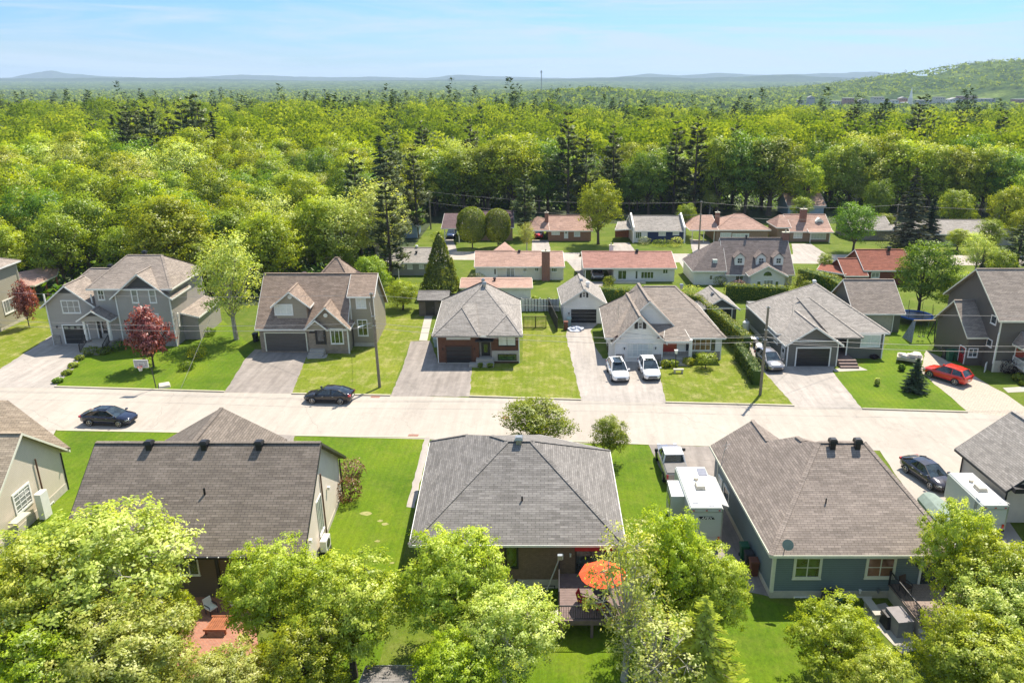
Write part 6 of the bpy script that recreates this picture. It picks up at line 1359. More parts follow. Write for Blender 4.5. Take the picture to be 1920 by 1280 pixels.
def wire(a, b, sag=.8, r=.018, label=None, group='overhead cables'):
    a = Vector(a); b = Vector(b); mb = MB(); n = 20; pts = []
    for k in range(n + 1): t_ = k / n; p = a.lerp(b, t_); p.z -= sag * 4 * t_ * (1 - t_); pts.append(p)
    mb.tube(pts, r, 5); o = mb.build('overhead_cable', M_wire); return tag(o, label, 'cable', group)
L1 = 'thin high cable along the top of the kerb poles'; L2 = 'thicker cable hung low between the kerb poles'; L3 = 'service cable dropping from a pole towards a house'; L4 = 'cable along the poles of the second street'
xl, xr = (-66, 76.6), (60, 69.5)
for z, r, sg, L in ((0, .016, .55, L1), (-2.9, .020, .7, L2), (-3.4, .020, .75, L2)):
    wire((*xl, 9.8 + z), (pA[0] - .1, pA[1], 9.8 + z), sg, r, L); wire((pA[0] - .1, pA[1], 9.8 + z), (*pB, 9.0 + z), sg, r, L); wire((*pB, 9.0 + z), (*xr, 9.3 + z), sg, r, L)
wire((*pB, 6.1), (30.5, 78.8, 3.0), .3, .02, L3); wire((*pB, 6.6), (26.0, 80.5, 3.6), .3, .015, L3); wire((*pB, 6.4), (6.0, 82, 3.4), .5, .018, L3); wire((pA[0], pA[1], 6.6), (-22, 86.2, 5.6), .3, .018, L3)
wire((pA[0], pA[1], 6.6), (-33.8, 84.3, 3.3), .5, .016, L3); wire(gp(339, 728, 0.1), on_plane(394, 598, (0, 1, 0), (0, 84, 0)), .03, .016, L3)
for a, b, s_ in (((g1.x - 60, g1.y + 2, 8), (g1.x, g1.y, 7.8), .8), ((g1.x, g1.y, 7.8), (g2.x, g2.y, 8.7), 1.0), ((g2.x, g2.y, 8.7), (g3_.x, g3_.y, 6.5), .8), ((g3_.x, g3_.y, 6.5), (g3_.x + 45, g3_.y - 6, 7), .8), ((g1.x, g1.y, 5.6), (g2.x, g2.y, 6.4), 1.0), ((g2.x, g2.y, 6.4), (g3_.x, g3_.y, 4.4), .8)): wire(a, b, s_, .022, L4)

# basketball hoop
t = thing('basketball_hoop', 'portable basketball hoop standing at the kerb', 'basketball hoop', (-41.15, 73.4, 0)); x, y = -41.15, 73.4
mb = MB(); mb.tube([(x, y, .1), (x - .1, y - .0, 2.2), (x - .35, y - .5, 2.75)], .05, 8); mb.build('pole', M_dark, t); mb = MB(); mb.box((x + .5, y + .7, .12), (1.1, 1.3, .24), .5, taper=.85); mb.build('base', M_found, t)
bx, by = x - .75, y - .55; mb = MB(); mb.box((bx, by, 2.95), (1.35, .05, .82)); bo = mb.build('backboard', plain('acrylic', (.38, .38, .36), .2), t)
mb = MB()
for z in (2.56, 3.34): mb.box((bx, by - .03, z), (1.42, .05, .06))
for s_ in (-.69, .69): mb.box((bx + s_, by - .03, 2.95), (.06, .05, .82))
mb.box((bx, by - .04, 3.06), (.6, .03, .04)); mb.box((bx, by - .04, 2.7), (.6, .03, .04)); mb.box((bx - .29, by - .04, 2.88), (.04, .03, .4)); mb.box((bx + .29, by - .04, 2.88), (.04, .03, .4)); mb.build('border', M_white, bo)
mb = MB(); mb.tube([(bx + .23*math.cos(a*.3142), by - .3 + .23*math.sin(a*.3142), 2.7) for a in range(21)], .018, 6, cap=False); mb.bar((bx, by, 2.68), (bx, by - .1, 2.7), .08); mb.build('rim', M_orange, t)
mb = MB()
for k in range(10):
    a = k * .628; mb.bar((bx + .22*math.cos(a), by - .3 + .22*math.sin(a), 2.68), (bx + .13*math.cos(a + .5), by - .3 + .13*math.sin(a + .5), 2.3), .02); mb.bar((bx + .22*math.cos(a), by - .3 + .22*math.sin(a), 2.68), (bx + .13*math.cos(a - .5), by - .3 + .13*math.sin(a - .5), 2.3), .02)
mb.build('net', M_white, t)

# bins
def bin_(px, py, label, mat, group=None, yaw=0, s=1.0):
    c = gp(px, py); t = thing('wheeled_bin', label, 'bin', tuple(c), group)
    mb = MB(); mb.box((c.x, c.y, .52 * s), (.52 * s, .62 * s, 1.0 * s), yaw); 
    v = mb.v; mb.v = [((p[0] - c.x) * (.8 if p[2] < .3 else 1) + c.x, (p[1] - c.y) * (.8 if p[2] < .3 else 1) + c.y, p[2]) for p in v]; mb.build('bin_body', mat, t)
    mb = MB(); mb.box((c.x, c.y, 1.06 * s), (.6 * s, .7 * s, .09), yaw, taper=.9); mb.build('lid', mat, t)
    for d in (-.22, .22): mb = MB(); mb.cyl((c.x + d * s, c.y + .3 * s, .12), .12, .06, 12, 'x'); mb.build('wheel', M_tyre, t)
M_bing = plain('green_bin_plastic', (.015, .09, .04), .5); M_binb = plain('brown_bin_plastic', (.13, .04, .02), .5); M_binpg = plain('pale_green_bin_plastic', (.32, .42, .38), .5)
bin_(1779, 676, 'green wheeled bin on the left by the wall of the taupe two storey house', M_bing, s=1.15); bin_(1790, 675, 'green wheeled bin on the right by the wall of the taupe two storey house', M_bing, s=1.15); bin_(1772, 672, 'black wheeled bin behind the two green ones at the taupe house', M_blacktrim, s=1.1)
bin_(1061, 618, 'brown bin left of the white garage door', M_binb); bin_(1067, 611, 'pale topped bin against the corner of the white garage', M_binpg)
bin_(816, 641, 'pale green bin farther back along the brown modern house', M_binpg); bin_(818, 650, 'pale green bin nearer the street along the brown modern house', M_binpg); bin_(480, 640, 'black bin beside the double garage of the taupe house', M_blacktrim)
bin_(1394, 1046, 'green bin farther back beside the slate blue wall', M_bing); bin_(1403, 1062, 'charcoal bin in the middle beside the slate blue wall', M_plastic); bin_(1412, 1076, 'brown bin nearest beside the slate blue wall', M_binb)
t = thing('tarpaulin_heap', 'crumpled white and blue tarpaulin on the driveway before the white garage', 'tarpaulin', tuple(gp(1080, 618))); c = gp(1080, 619); mb = MB(); mb.ball((c.x, c.y, .1), (.95, .7, .38), 14, 8, jit=.28, seed=3); mb.build('heap', plain('blue_white_tarp', (.42, .45, .52), .6, var=.4, scale=2), t)
t = thing('toy_pile', 'red and white garden toys piled by the white garage', 'toys', tuple(gp(1066, 603))); c = gp(1066, 600); mb = MB(); mb.box((c.x, c.y, .95), (1.0, .6, .25), .3, taper=.8); mb.ball((c.x + .3, c.y - .2, .6), .35, 10, 6); mb.build('red_toy', M_redfab, t)
t = thing('propane_tank', 'white propane tank beside the charcoal bungalow', 'tank', tuple(gp(1398, 625))); c = gp(1398, 622); mb = MB(); mb.tube([(c.x, c.y, .1), (c.x, c.y, .25), (c.x, c.y, 1.25), (c.x, c.y, 1.4), (c.x, c.y, 1.45)], [.4, .45, .45, .3, .1], 16); mb.build('vessel', M_white, t); mb = MB(); mb.cyl((c.x, c.y, 1.55), .13, .16, 10); mb.build('valve_cap', M_metal, t)
# trampoline
c = gp(1714, 603); t = thing('trampoline', 'blue rimmed trampoline behind the swing set', 'trampoline', tuple(c)); mb = MB(); mb.cyl((c.x, c.y, .85), 2.0, .04, 28); mb.build('mat', M_blacktrim, t)
mb = MB(); mb.tube([(c.x + 2.1*math.cos(a*math.pi/16), c.y + 2.1*math.sin(a*math.pi/16), .88) for a in range(33)], .13, 6, cap=False); mb.build('rim_pad', plain('blue_pad', (.02, .11, .45), .5), t)
for k in range(6): a = k * 1.047; mb = MB(); mb.tube([(c.x + 2.1*math.cos(a), c.y + 2.1*math.sin(a), 0), (c.x + 2.1*math.cos(a), c.y + 2.1*math.sin(a), .85)], .04, 6); mb.build('leg', M_metal, t)
for k in range(8): a = k * .785; mb = MB(); mb.tube([(c.x + 2.15*math.cos(a), c.y + 2.15*math.sin(a), .85), (c.x + 2.15*math.cos(a), c.y + 2.15*math.sin(a), 2.3)], .03, 6); mb.build('net_pole', M_dark, t)
# swing set
t = thing('swing_set', 'wooden swing set with a grey climbing panel and two swings on the lawn', 'swing set', tuple(gp(1735, 640)))
La = gp(*zf(200, 465)); Lb = gp(*zf(315, 535)); Rb = gp(*zf(585, 530)); top1 = Vector(((La.x + Lb.x) / 2 + .5, (La.y + Lb.y) / 2, 2.5)); top2 = Vector((Rb.x + .25, Rb.y + 1.0, 2.5)); M_tw = plain('beam_wood', (.42, .31, .16), .8)
mb = MB(); mb.bar(top1, top2, .14, .16); mb.build('beam', M_tw, t); mb = MB(); mb.extrude([tuple(La + Vector((0, 0, .05))), tuple(Lb + Vector((0, 0, .05))), tuple(top1 + Vector((.15, -.15, 0))), tuple(top1 + Vector((0, .15, 0)))], (.05, .03, 0)); mb.build('climbing_panel', plain('grey_panel', (.22, .24, .26), .7, var=.35, scale=4), t)
for q in (Rb, Rb + Vector((.1, 2.0, 0))): mb = MB(); mb.bar(q, top2, .1); mb.build('leg', M_dark, t)
for k in (.35, .55):
    p = top1.lerp(top2, k)
    sw = MB(); sw.box((p.x, p.y, .5), (.2, .42, .05)); so = sw.build('swing_seat', M_blacktrim, t); sw = MB()
    for dy in (-.2, .2): sw.bar((p.x, p.y + dy, .5), (p.x, p.y + dy, 2.45), .03)
    sw.build('rope', M_blacktrim, so)
t = thing('white_garden_bench', 'white ornate garden bench against the wall of the taupe house', 'bench', tuple(gp(1763, 654))); c = gp(1765, 654); mb = MB(); mb.box((c.x, c.y, .45), (.5, 1.5, .05), -.2); mb.build('seat', M_white, t); mb = MB()
for k in range(8): mb.bar((c.x + .25, c.y - .7 + k*.2, .45), (c.x + .3, c.y - .7 + k*.2, .95), .03)
mb.bar((c.x + .3, c.y - .72, .95), (c.x + .3, c.y + .72, .95), .05); mb.build('backrest', M_white, t)
for a, b in ((-.2, -.7), (.2, -.7), (-.2, .7), (.2, .7)): mb = MB(); mb.bar((c.x + a, c.y + b, 0), (c.x + a, c.y + b, .45), .05); mb.build('leg', M_white, t)
# lamp post and stone bench in the front garden of the white house
t = thing('garden_lamp_post', 'dark lamp post with a white lantern in the front garden of the white house', 'lamp post', tuple(gp(1266, 696))); c = gp(1266, 694); mb = MB(); mb.tube([(c.x, c.y, 0), (c.x, c.y, 1.9)], .045, 8); mb.build('post', M_blacktrim, t); mb = MB(); mb.box((c.x, c.y, 2.1), (.24, .24, .32), taper=1.3); mb.box((c.x, c.y, 2.3), (.36, .36, .05)); mb.build('lantern', M_white, t)
t = thing('stone_garden_seat', 'small grey stone seat under the lamp post', 'seat', tuple(gp(1272, 700))); c = gp(1272, 699); mb = MB(); mb.box((c.x, c.y, .42), (1.1, .4, .09)); mb.build('seat', M_found, t)
for s_ in (-.4, .4): mb = MB(); mb.box((c.x + s_, c.y, .2), (.15, .35, .4)); mb.build('leg', M_found, t)
# second parasol and terrace furniture behind house 2
umbrella(-22.6, 36.0, 0.3, 2.6, .95, plain('pale_blue_fabric', (.62, .63, .68), .7), 'small pale parasol beside the brown roofed house', tilt=.12)
psheet('terrace', [(340, 1120), (470, 1110), (490, 1250), (330, 1290)], masonry('red_brick_paving', (.36, .14, .08), (.30, .11, .065), (.30, .2, .15), .22, .11), .03)
t = thing('wooden_lounger', 'red stained wooden lounger on the brick terrace', 'lounger', tuple(gp(410, 1180))); c = gp(412, 1178)
mb = MB()
for k in range(9): mb.box((c.x - .5 + k * .125, c.y, .38), (.1, 1.1, .04))
mb.build('slat_seat', M_wood, t); mb = MB(); mb.box((c.x, c.y + .58, .38), (1.3, .1, .12)); mb.box((c.x, c.y - .58, .38), (1.3, .1, .12)); mb.build('frame', M_wood, t)
for a, b in ((-.55, -.5), (.55, -.5), (-.55, .5), (.55, .5)): mb = MB(); mb.box((c.x + a, c.y + b, .17), (.09, .09, .34)); mb.build('leg', M_wood, t)
patio_chair(gp(398, 1150).x, gp(398, 1150).y, .03, 1.0, M_white, 'white cushioned chair on the brick terrace under the parasol'); patio_chair(gp(440, 1140).x, gp(440, 1140).y, .03, 2.4, M_white, 'white cushioned chair right of the parasol on the brick terrace')
# flat-roofed shed at the bottom of the picture
h = House('bottom_shed', 'small grey roofed shed among the trees at the bottom of the picture', (-5.8, 31), S_grey, W_brown, M_white, 'shed')
q = gp(690, 1248, 2.4); q2 = gp(790, 1245, 2.4); h.gable(q.x + .2, q2.x - .2, q.y - 2.6, q.y + .2, 2.15, .3, 'x', .2, .2); h.done()
# far communication mast and the town
t = thing('communication_mast', 'thin red and white lattice mast on the horizon', 'mast', (0, 1500, 0)); q = on_plane(1015, 132, (0, 1, 0), (0, 1500, 0)); mb = MB()
for a, b in ((-.9, 0), (.9, 0), (0, 1.2)): mb.bar((q.x + a, 1500 + b, 0), (q.x + a * .6, 1500 + b * .6, q.z), .45)
for k in range(12): z = q.z * k / 12; mb.bar((q.x - .9, 1500, z), (q.x + .8, 1500, z + q.z / 12), .25)
mb.build('lattice', M_metal, t); mb = MB(); mb.cyl((q.x, 1500, q.z - 3), 1.6, 3, 8); mb.build('antenna_cluster', M_metal, t)
rr = random.Random(11)
M_twall = [plain('town_wall_%s' % k, c_, .8) for k, c_ in (('cream', (.45, .42, .36)), ('white', (.6, .58, .55)), ('brick', (.30, .13, .08)), ('grey', (.3, .3, .3)))]; M_troof = plain('town_roof', (.28, .27, .26), .8)
town = [(1542, 190, 24, 1400), (1566, 194, 16, 940), (1590, 188, 20, 1010), (1618, 192, 18, 950), (1645, 186, 22, 1040), (1668, 192, 26, 960), (1692, 188, 16, 1010), (1730, 192, 26, 960), (1760, 186, 20, 1060), (1788, 190, 24, 980), (1812, 184, 34, 1080), (1846, 189, 30, 1000), (1868, 183, 20, 1090), (1893, 185, 18, 1060), (1915, 190, 30, 980), (1520, 186, 14, 1060), (1500, 192, 12, 960)]
for i, (px, py, wd, yy) in enumerate(town):
    yy = 1480 + (yy - 1000) * 1.6
    q = on_plane(px, py, (0, 1, 0), (0, yy, 0)); x = q.x; w = wd * .95; zt = q.z + 3; hh = rr.choice((8, 10, 12)); z0 = -28.0
    t = thing('town_building', 'pale distant building of the town below the wooded hill', 'building', (x, yy, -28), 'distant town buildings')
    mb = MB(); mb.box((x, yy, (zt + z0) / 2), (w, w * .7, zt - z0)); mb.build('wall', M_twall[i % 4], t)
    mb = MB()
    if i % 3: mb.box((x, yy, zt + .4), (w + .8, w * .7 + .8, .8))
    else: mb.extrude([(x - w/2 - .4, yy - w*.35 - .4, zt), (x + w/2 + .4, yy - w*.35 - .4, zt), (x, yy - w*.35 - .4, zt + 3)], (0, w * .7 + .8, 0))
    mb.build('roof', M_troof, t); mb = MB()
    for j in range(4): mb.box((x - w*.36 + j*w*.24, yy - w*.35 - .05, zt - 2.2), (w*.12, .3, 1.5))
    mb.build('window_row', M_glass, t)
q = on_plane(1710, 166, (0, 1, 0), (0, 1450, 0)); t = thing('church', 'distant church with a thin pale steeple in the town', 'church', (q.x, 1450, -28))
mb = MB(); mb.box((q.x, 1450, -16), (6, 6, 24)); mb.box((q.x, 1465, -20), (13, 26, 16)); mb.build('nave', M_twall[1], t); mb = MB(); mb.tube([(q.x, 1450, -4), (q.x, 1450, q.z + 3)], [3.2, .1], 6); mb.build('steeple', M_white, t)

# ================================================================== TREES, HEDGES, SHRUBS
def leaf_mat(name, dark, mid, light, trans=0.5, gloss=0.03):
    m = bpy.data.materials.new(name); m.use_nodes = True; nt = m.node_tree; nt.nodes.clear()
    out = nd(nt, 'ShaderNodeOutputMaterial'); at = nd(nt, 'ShaderNodeAttribute'); at.attribute_name = 'tint'
    c = ramp(nt, at.outputs['Fac'], [(0.0, dark), (0.5, mid), (1.0, light)])
    oi = nd(nt, 'ShaderNodeObjectInfo'); hv = nd(nt, 'ShaderNodeHueSaturation'); nt.links.new(c, hv.inputs['Color'])
    v = ramp(nt, oi.outputs['Random'], [(0, 0.82), (1, 1.18)]); nt.links.new(v, hv.inputs['Value'])
    hh = nd(nt, 'ShaderNodeMapRange'); hh.inputs[3].default_value = .488; hh.inputs[4].default_value = .512; nt.links.new(oi.outputs['Random'], hh.inputs[0]); nt.links.new(hh.outputs[0], hv.inputs['Hue'])
    d = nd(nt, 'ShaderNodeBsdfDiffuse'); tr = nd(nt, 'ShaderNodeBsdfTranslucent'); gl = nd(nt, 'ShaderNodeBsdfGlossy'); gl.inputs['Roughness'].default_value = .45
    nt.links.new(hv.outputs[0], d.inputs[0]); tc = mixc(nt, 1.0, hv.outputs[0], (1.25, 1.15, 0.55), 'MULTIPLY'); nt.links.new(tc, tr.inputs[0])
    m1 = nd(nt, 'ShaderNodeMixShader'); m1.inputs[0].default_value = trans; nt.links.new(d.outputs[0], m1.inputs[1]); nt.links.new(tr.outputs[0], m1.inputs[2])
    m2 = nd(nt, 'ShaderNodeMixShader'); m2.inputs[0].default_value = gloss; nt.links.new(m1.outputs[0], m2.inputs[1]); nt.links.new(gl.outputs[0], m2.inputs[2]); nt.links.new(m2.outputs[0], out.inputs[0]); return m
L_spring = leaf_mat('spring_leaves', (0.11, 0.185, 0.008), (0.27, 0.36, 0.014), (0.45, 0.52, 0.05))
L_pale = leaf_mat('pale_leaves', (0.18, 0.25, 0.025), (0.46, 0.53, 0.08), (0.85, 0.86, 0.36), .5, .03)
L_yellow = leaf_mat('yellow_green_leaves', (0.15, 0.22, 0.006), (0.34, 0.42, 0.010), (0.54, 0.59, 0.035))
L_deep = leaf_mat('deep_green_leaves', (0.055, 0.13, 0.007), (0.15, 0.26, 0.012), (0.28, 0.40, 0.03))
L_pine = leaf_mat('pine_needles', (0.04, 0.062, 0.02), (0.10, 0.135, 0.04), (0.20, 0.235, 0.09), .3)
L_spruce = leaf_mat('spruce_needles', (0.02, 0.04, 0.014), (0.045, 0.075, 0.025), (0.09, 0.125, 0.045), .2)
L_brownsp = leaf_mat('olive_brown_needles', (0.05, 0.05, 0.02), (0.10, 0.10, 0.04), (0.17, 0.16, 0.08), .15)
L_cedar = leaf_mat('cedar_leaves', (0.08, 0.125, 0.01), (0.20, 0.26, 0.016), (0.34, 0.38, 0.04), .5)
L_red = leaf_mat('crimson_leaves', (0.10, 0.02, 0.02), (0.30, 0.07, 0.055), (0.58, 0.24, 0.18), .42, .05)
L_gold = leaf_mat('gold_leaves', (0.20, 0.14, 0.01), (0.38, 0.25, 0.02), (0.50, 0.36, 0.05))
M_bark = plain('bark', (0.085, 0.065, 0.045), .95, var=.35, scale=5, bmp=.5); M_barkp = plain('pale_bark', (0.36, 0.33, 0.27), .9, var=.3, scale=5, bmp=.3)
def leaf_mesh(name, C, U, V, tint, mat, nrm=None):
    """many small leaf faces: centre C, half axes U and V (n x 3 arrays)"""
    if nrm is not None:
        nrm = nrm / (np.linalg.norm(nrm, axis=1)[:, None] + 1e-9); s_ = np.sign((np.cross(U, V) * nrm).sum(1)); s_[s_ == 0] = 1; V = V * s_[:, None]
    n = len(C); P = np.empty((n, 4, 3)); P[:, 0] = C - U; P[:, 1] = C - V * .9 + U * .1; P[:, 2] = C + U; P[:, 3] = C + V * .9 + U * .1
    me = bpy.data.meshes.new(name); me.vertices.add(4 * n); me.vertices.foreach_set('co', P.reshape(-1))
    me.loops.add(4 * n); me.loops.foreach_set('vertex_index', np.arange(4 * n)); me.polygons.add(n)
    me.polygons.foreach_set('loop_start', np.arange(0, 4 * n, 4)); me.update(calc_edges=True)
    a = me.attributes.new('tint', 'FLOAT', 'POINT'); a.data.foreach_set('value', np.repeat(np.clip(tint, 0, 1), 4).astype(np.float32))
    me.materials.append(mat)
    if nrm is not None: me.normals_split_custom_set_from_vertices(np.repeat(nrm, 4, axis=0))
    return me
def leaf_axes(rs, n, size, up=0.5, out=None, aspect=.62):
    N = rs.normal(size=(n, 3)); N /= np.linalg.norm(N, axis=1)[:, None]; N[:, 2] += up
    if out is not None: N += out
    N /= np.linalg.norm(N, axis=1)[:, None]; T = rs.normal(size=(n, 3)); T -= N * (T * N).sum(1)[:, None]; T /= np.linalg.norm(T, axis=1)[:, None]; B = np.cross(N, T)
    s = size * rs.uniform(.6, 1.25, (n, 1)); return T * s, B * s * aspect
def decid_mesh(seed, H, R, th, nl=14, ncl=300, lpc=12, leaf=.3, sig=.45, mat=L_spring, bark=None, upright=0.0, sparse=0.0, limbs=True, flat=1.0, shellk=.62):
    rs = np.random.RandomState(seed); hc = (H - th) / 2; cz = th + hc; lobes = []
    for i in range(nl):
        u = 1 - 2 * (i + .5) / nl; a = i * 2.39996 + rs.uniform(-.3, .3); q = math.sqrt(max(0, 1 - u * u)); k = rs.uniform(.5, .68)
        wid = 1 - upright * max(0, u) * .6
        lobes.append((R * k * q * math.cos(a) * wid, R * k * q * math.sin(a) * wid, cz + hc * k * u * flat, R * rs.uniform(.34, .5)))
    lobes.append((0, 0, cz + hc * .25, R * .5)); Cc = []; Ci = []
    for k in range(ncl):
        li = rs.randint(len(lobes)); x, y, z, r = lobes[li]; Ci.append((x, y, z)); d = rs.normal(size=3); d /= np.linalg.norm(d)
        if d[2] < -.3: d[2] *= -rs.choice([1, .4])
        rr_ = r * rs.uniform(shellk, 1.08); Cc.append((x + d[0]*rr_, y + d[1]*rr_, z + d[2]*rr_ * (1 + upright * .8)))
    Cc = np.array(Cc); Cc[:, 2] = np.clip(Cc[:, 2], th * .8, H); ct = rs.uniform(0, 1, ncl); n = ncl * lpc
    idx = np.repeat(np.arange(ncl), lpc); P = Cc[idx] + rs.normal(size=(n, 3)) * sig * np.array([1, 1, .7])
    out = (P - np.array([0, 0, cz])) ; out /= (np.linalg.norm(out, axis=1)[:, None] + 1e-6)
    lo = P - np.array(Ci)[idx]; lo /= (np.linalg.norm(lo, axis=1)[:, None] + 1e-6); co_ = P - Cc[idx]; co_ /= (np.linalg.norm(co_, axis=1)[:, None] + 1e-6)
    NN = lo * .8 + out * .35 + co_ * .45 + rs.normal(size=(n, 3)) * .22 + np.array([0, 0, .2]); U, V = leaf_axes(rs, n, leaf, .2, NN * .9)
    tint = ct[idx] * .55 + rs.uniform(0, 1, n) * .45
    crown = leaf_mesh('crown', P, U, V, tint, mat, NN); mb = MB(); r0 = .035 * H * .55
    topz = th + hc * 1.35; lean = rs.uniform(-.03, .03, 2) * H
    mb.tube([(0, 0, -.2), (lean[0]*.3, lean[1]*.3, th * .7), (lean[0]*.6, lean[1]*.6, th + hc*.6), (lean[0], lean[1], topz)], [r0 * 1.25, r0, r0 * .6, r0 * .15], 8)
    if limbs:
        for i, (x, y, z, r) in enumerate(lobes[:-1]):
            z0 = th * .75 + (min(z, topz) - th * .75) * .45; a = Vector((lean[0]*.4, lean[1]*.4, z0)); b = Vector((x, y, z)); m_ = a.lerp(b, .5) + Vector((0, 0, -.06 * H * .3)); mb.tube([a, m_, b], [r0 * .42, r0 * .28, r0 * .12], 5)
            near = np.argsort(((Cc - np.array([x, y, z])) ** 2).sum(1))[:5 if sparse == 0 else 9]
            for j in near: mb.tube([b, tuple(Cc[j])], [r0 * .11, r0 * .03], 3)
    return crown, mb
def proto(name, label, mesh, mb, bark, cat='tree', group=None):
    t = bpy.data.objects.new(name, None); scene.collection.objects.link(t); tag(t, label, cat, group)
    o = bpy.data.objects.new('crown', mesh); scene.collection.objects.link(o); o.parent = t
    tr = mb.build('trunk', bark, None); tr.parent = t; return t
def conifer_mesh(seed, H, R, th, levels, per, sprays, leaf, mat, droop=.25, shape='spruce', gap=.0):
    rs = np.random.RandomState(seed); P = []; U = []; V = []; T = []; NR = []; mb = MB(); r0 = H * .016 + .03; mb.tube([(0, 0, -.2), (0, 0, H * .5), (0, 0, H * .985)], [r0, r0 * .6, .02], 8)
    for l in range(levels):
        f = l / (levels - 1); z = th + (H - th) * (f ** .92)
        if shape == 'spruce': rad = R * (1 - f) ** .85 * (.92 + .16 * rs.rand()) + .12
        else: rad = R * (math.sin(min(1, (1 - f) * 1.25 + .12) * math.pi / 2)) * rs.uniform(.55, 1.1)
        npb = max(4, int(per * (1 - f * .45))); a0 = rs.uniform(0, 6.28)
        for b in range(npb):
            if rs.rand() < gap: continue
            a = a0 + b * 2 * math.pi / npb + rs.uniform(-.3, .3); rl = rad * rs.uniform(.7, 1.1); d = np.array([math.cos(a), math.sin(a), 0]); zz = z + rs.uniform(-.02, .02) * H
            tip_dz = -droop * rl if shape == 'spruce' else rs.uniform(.02, .28) * rl; bl = rs.rand()
            if rl > .6: mb.tube([(0, 0, zz), (d[0]*rl*.85, d[1]*rl*.85, zz + tip_dz * .8)], [r0 * .22, .015], 3)
            ns = max(3, int(sprays * rl / R)); side = np.array([-d[1], d[0], 0])
            for s in range(ns):
                t_ = (s + rs.rand()) / ns
                if shape != 'spruce': t_ = .35 + .65 * t_
                w = (1 - t_) * .45 * rl * .8 + .12 * rl if shape == 'spruce' else .26 * rl
                off = rs.uniform(-1, 1) * w * .6; p = d * rl * t_ + side * off + np.array([0, 0, zz + tip_dz * t_ + rs.normal() * (.03 if shape == 'spruce' else .10) * rl])
                dir_ = d * .8 + side * np.sign(off) * .7 + np.array([0, 0, -droop * .8 if shape == 'spruce' else rs.uniform(.0, .9)]); dir_ /= np.linalg.norm(dir_)
                nrm = np.array([0, 0, 1.]) + rs.normal(size=3) * .45; nrm -= dir_ * nrm.dot(dir_); nrm /= np.linalg.norm(nrm); sz = leaf * rs.uniform(.7, 1.3)
                P.append(p); U.append(dir_ * sz); V.append(np.cross(nrm, dir_) * sz * .42); T.append(bl * .5 + rs.rand() * .3 + t_ * .2); NR.append(d * .55 + nrm * .6 + dir_ * .3)
    return leaf_mesh('crown', np.array(P), np.array(U), np.array(V), np.array(T), mat, np.array(NR)), mb

def topiary(seed, H, R, prof, n, leaf, mat, z0=0.0, lump=.10):
    """dense clipped crown: leaves on and just under a surface of revolution r = R * prof(t)"""
    rs = np.random.RandomState(seed); t = rs.uniform(0, 1, n); a = rs.uniform(0, 6.283, n); pr = np.array([prof(q) for q in t]); keep = rs.uniform(0, 1, n) < pr + .08; t, a, pr = t[keep], a[keep], pr[keep]; n = len(t)
    k = np.array([1 + lump * 2 * mn.noise(Vector((math.cos(b) * 2.2, math.sin(b) * 2.2, q * 6 + seed))) for q, b in zip(t, a)]) * rs.uniform(.86, 1.05, n); r = R * pr * k
    P = np.stack([r * np.cos(a), r * np.sin(a), z0 + (H - z0) * t + rs.normal(size=n) * .04], 1); sl = np.array([(prof(min(1, q + .02)) - prof(max(0, q - .02))) / .04 for q in t]) * R / (H - z0)
    N = np.stack([np.cos(a), np.sin(a), -sl], 1); N /= np.linalg.norm(N, axis=1)[:, None]; N += rs.normal(size=N.shape) * .3; U, V = leaf_axes(rs, n, leaf, .1, N, .6); me = leaf_mesh('crown', P, U, V, rs.uniform(0, .8, n) + (k - 1) * 1.2, mat, N)
    mb = MB(); mb.tube([(0, 0, -.2), (0, 0, z0 + (H - z0) * .5)], [.14, .08], 8); m2 = 8
    rings = [[(R * .8 * prof(j / m2) * math.cos(b * .785), R * .8 * prof(j / m2) * math.sin(b * .785), z0 + (H - z0) * (.03 + .9 * j / m2)) for b in range(8)] for j in range(m2 + 1)]; return me, mb
def spot(X, Y):
    px = 1050 + 1537 * X / (Y + 9.0)
    for lim, nm in ((160, 'above the olive tan house'), (330, 'behind the warm grey house'), (450, 'right of the warm grey house'), (560, 'behind the left of the taupe dormer house'), (700, 'behind the right of the taupe dormer house'), (830, 'left of the maroon roofed house'), (960, 'behind the maroon roofed house'), (1120, 'behind the brick bungalow'), (1280, 'behind the navy house'), (1450, 'behind the pink roofed bungalow'), (1570, 'behind the brick dormer house'), (1700, 'behind the big brown spruce'), (1830, 'behind the long low bungalow')):
        if px < lim: break
    else: nm = 'at the right edge'
    dp = 'near' if Y < 128 else ('farther' if Y < 150 else ('mid depth' if Y < 185 else ('deeper' if Y < 212 else 'deep')))
    return dp, nm
used = set()
def put(pr, x, y, H, R, yaw, label=None, group=None, z=0):
    """pr = (object, height, radius): the first call places the prototype itself"""
    o, h0, r0 = pr
    if o.name in used: o = copy_tree(o)
    used.add(o.name)
    o.location = (x, y, z); o.rotation_euler = (0, 0, yaw); o.scale = (R / r0, R / r0, H / h0)
    if label: o['label'] = label
    if group: o['group'] = group
    elif 'group' in o.keys() and not group: del o['group']
    return o
def MKD(seed, mat, **k):
    a = dict(H=12, R=4.5, th=2.5); a.update(k); bark = a.pop('bark', None) or M_bark; nm = a.pop('name', 'leafy_tree')
    c, m_ = decid_mesh(seed, mat=mat, **a); return (proto(nm, 'tree', c, m_, bark), a['H'], a['R'])
def MKC(seed, mat, name='pine_tree', **k):
    a = dict(H=16, R=3.5, th=2.0, levels=20, per=8, sprays=14, leaf=.5); a.update(k); c, m_ = conifer_mesh(seed, mat=mat, **a); return (proto(name, 'tree', c, m_, M_bark), a['H'], a['R'])
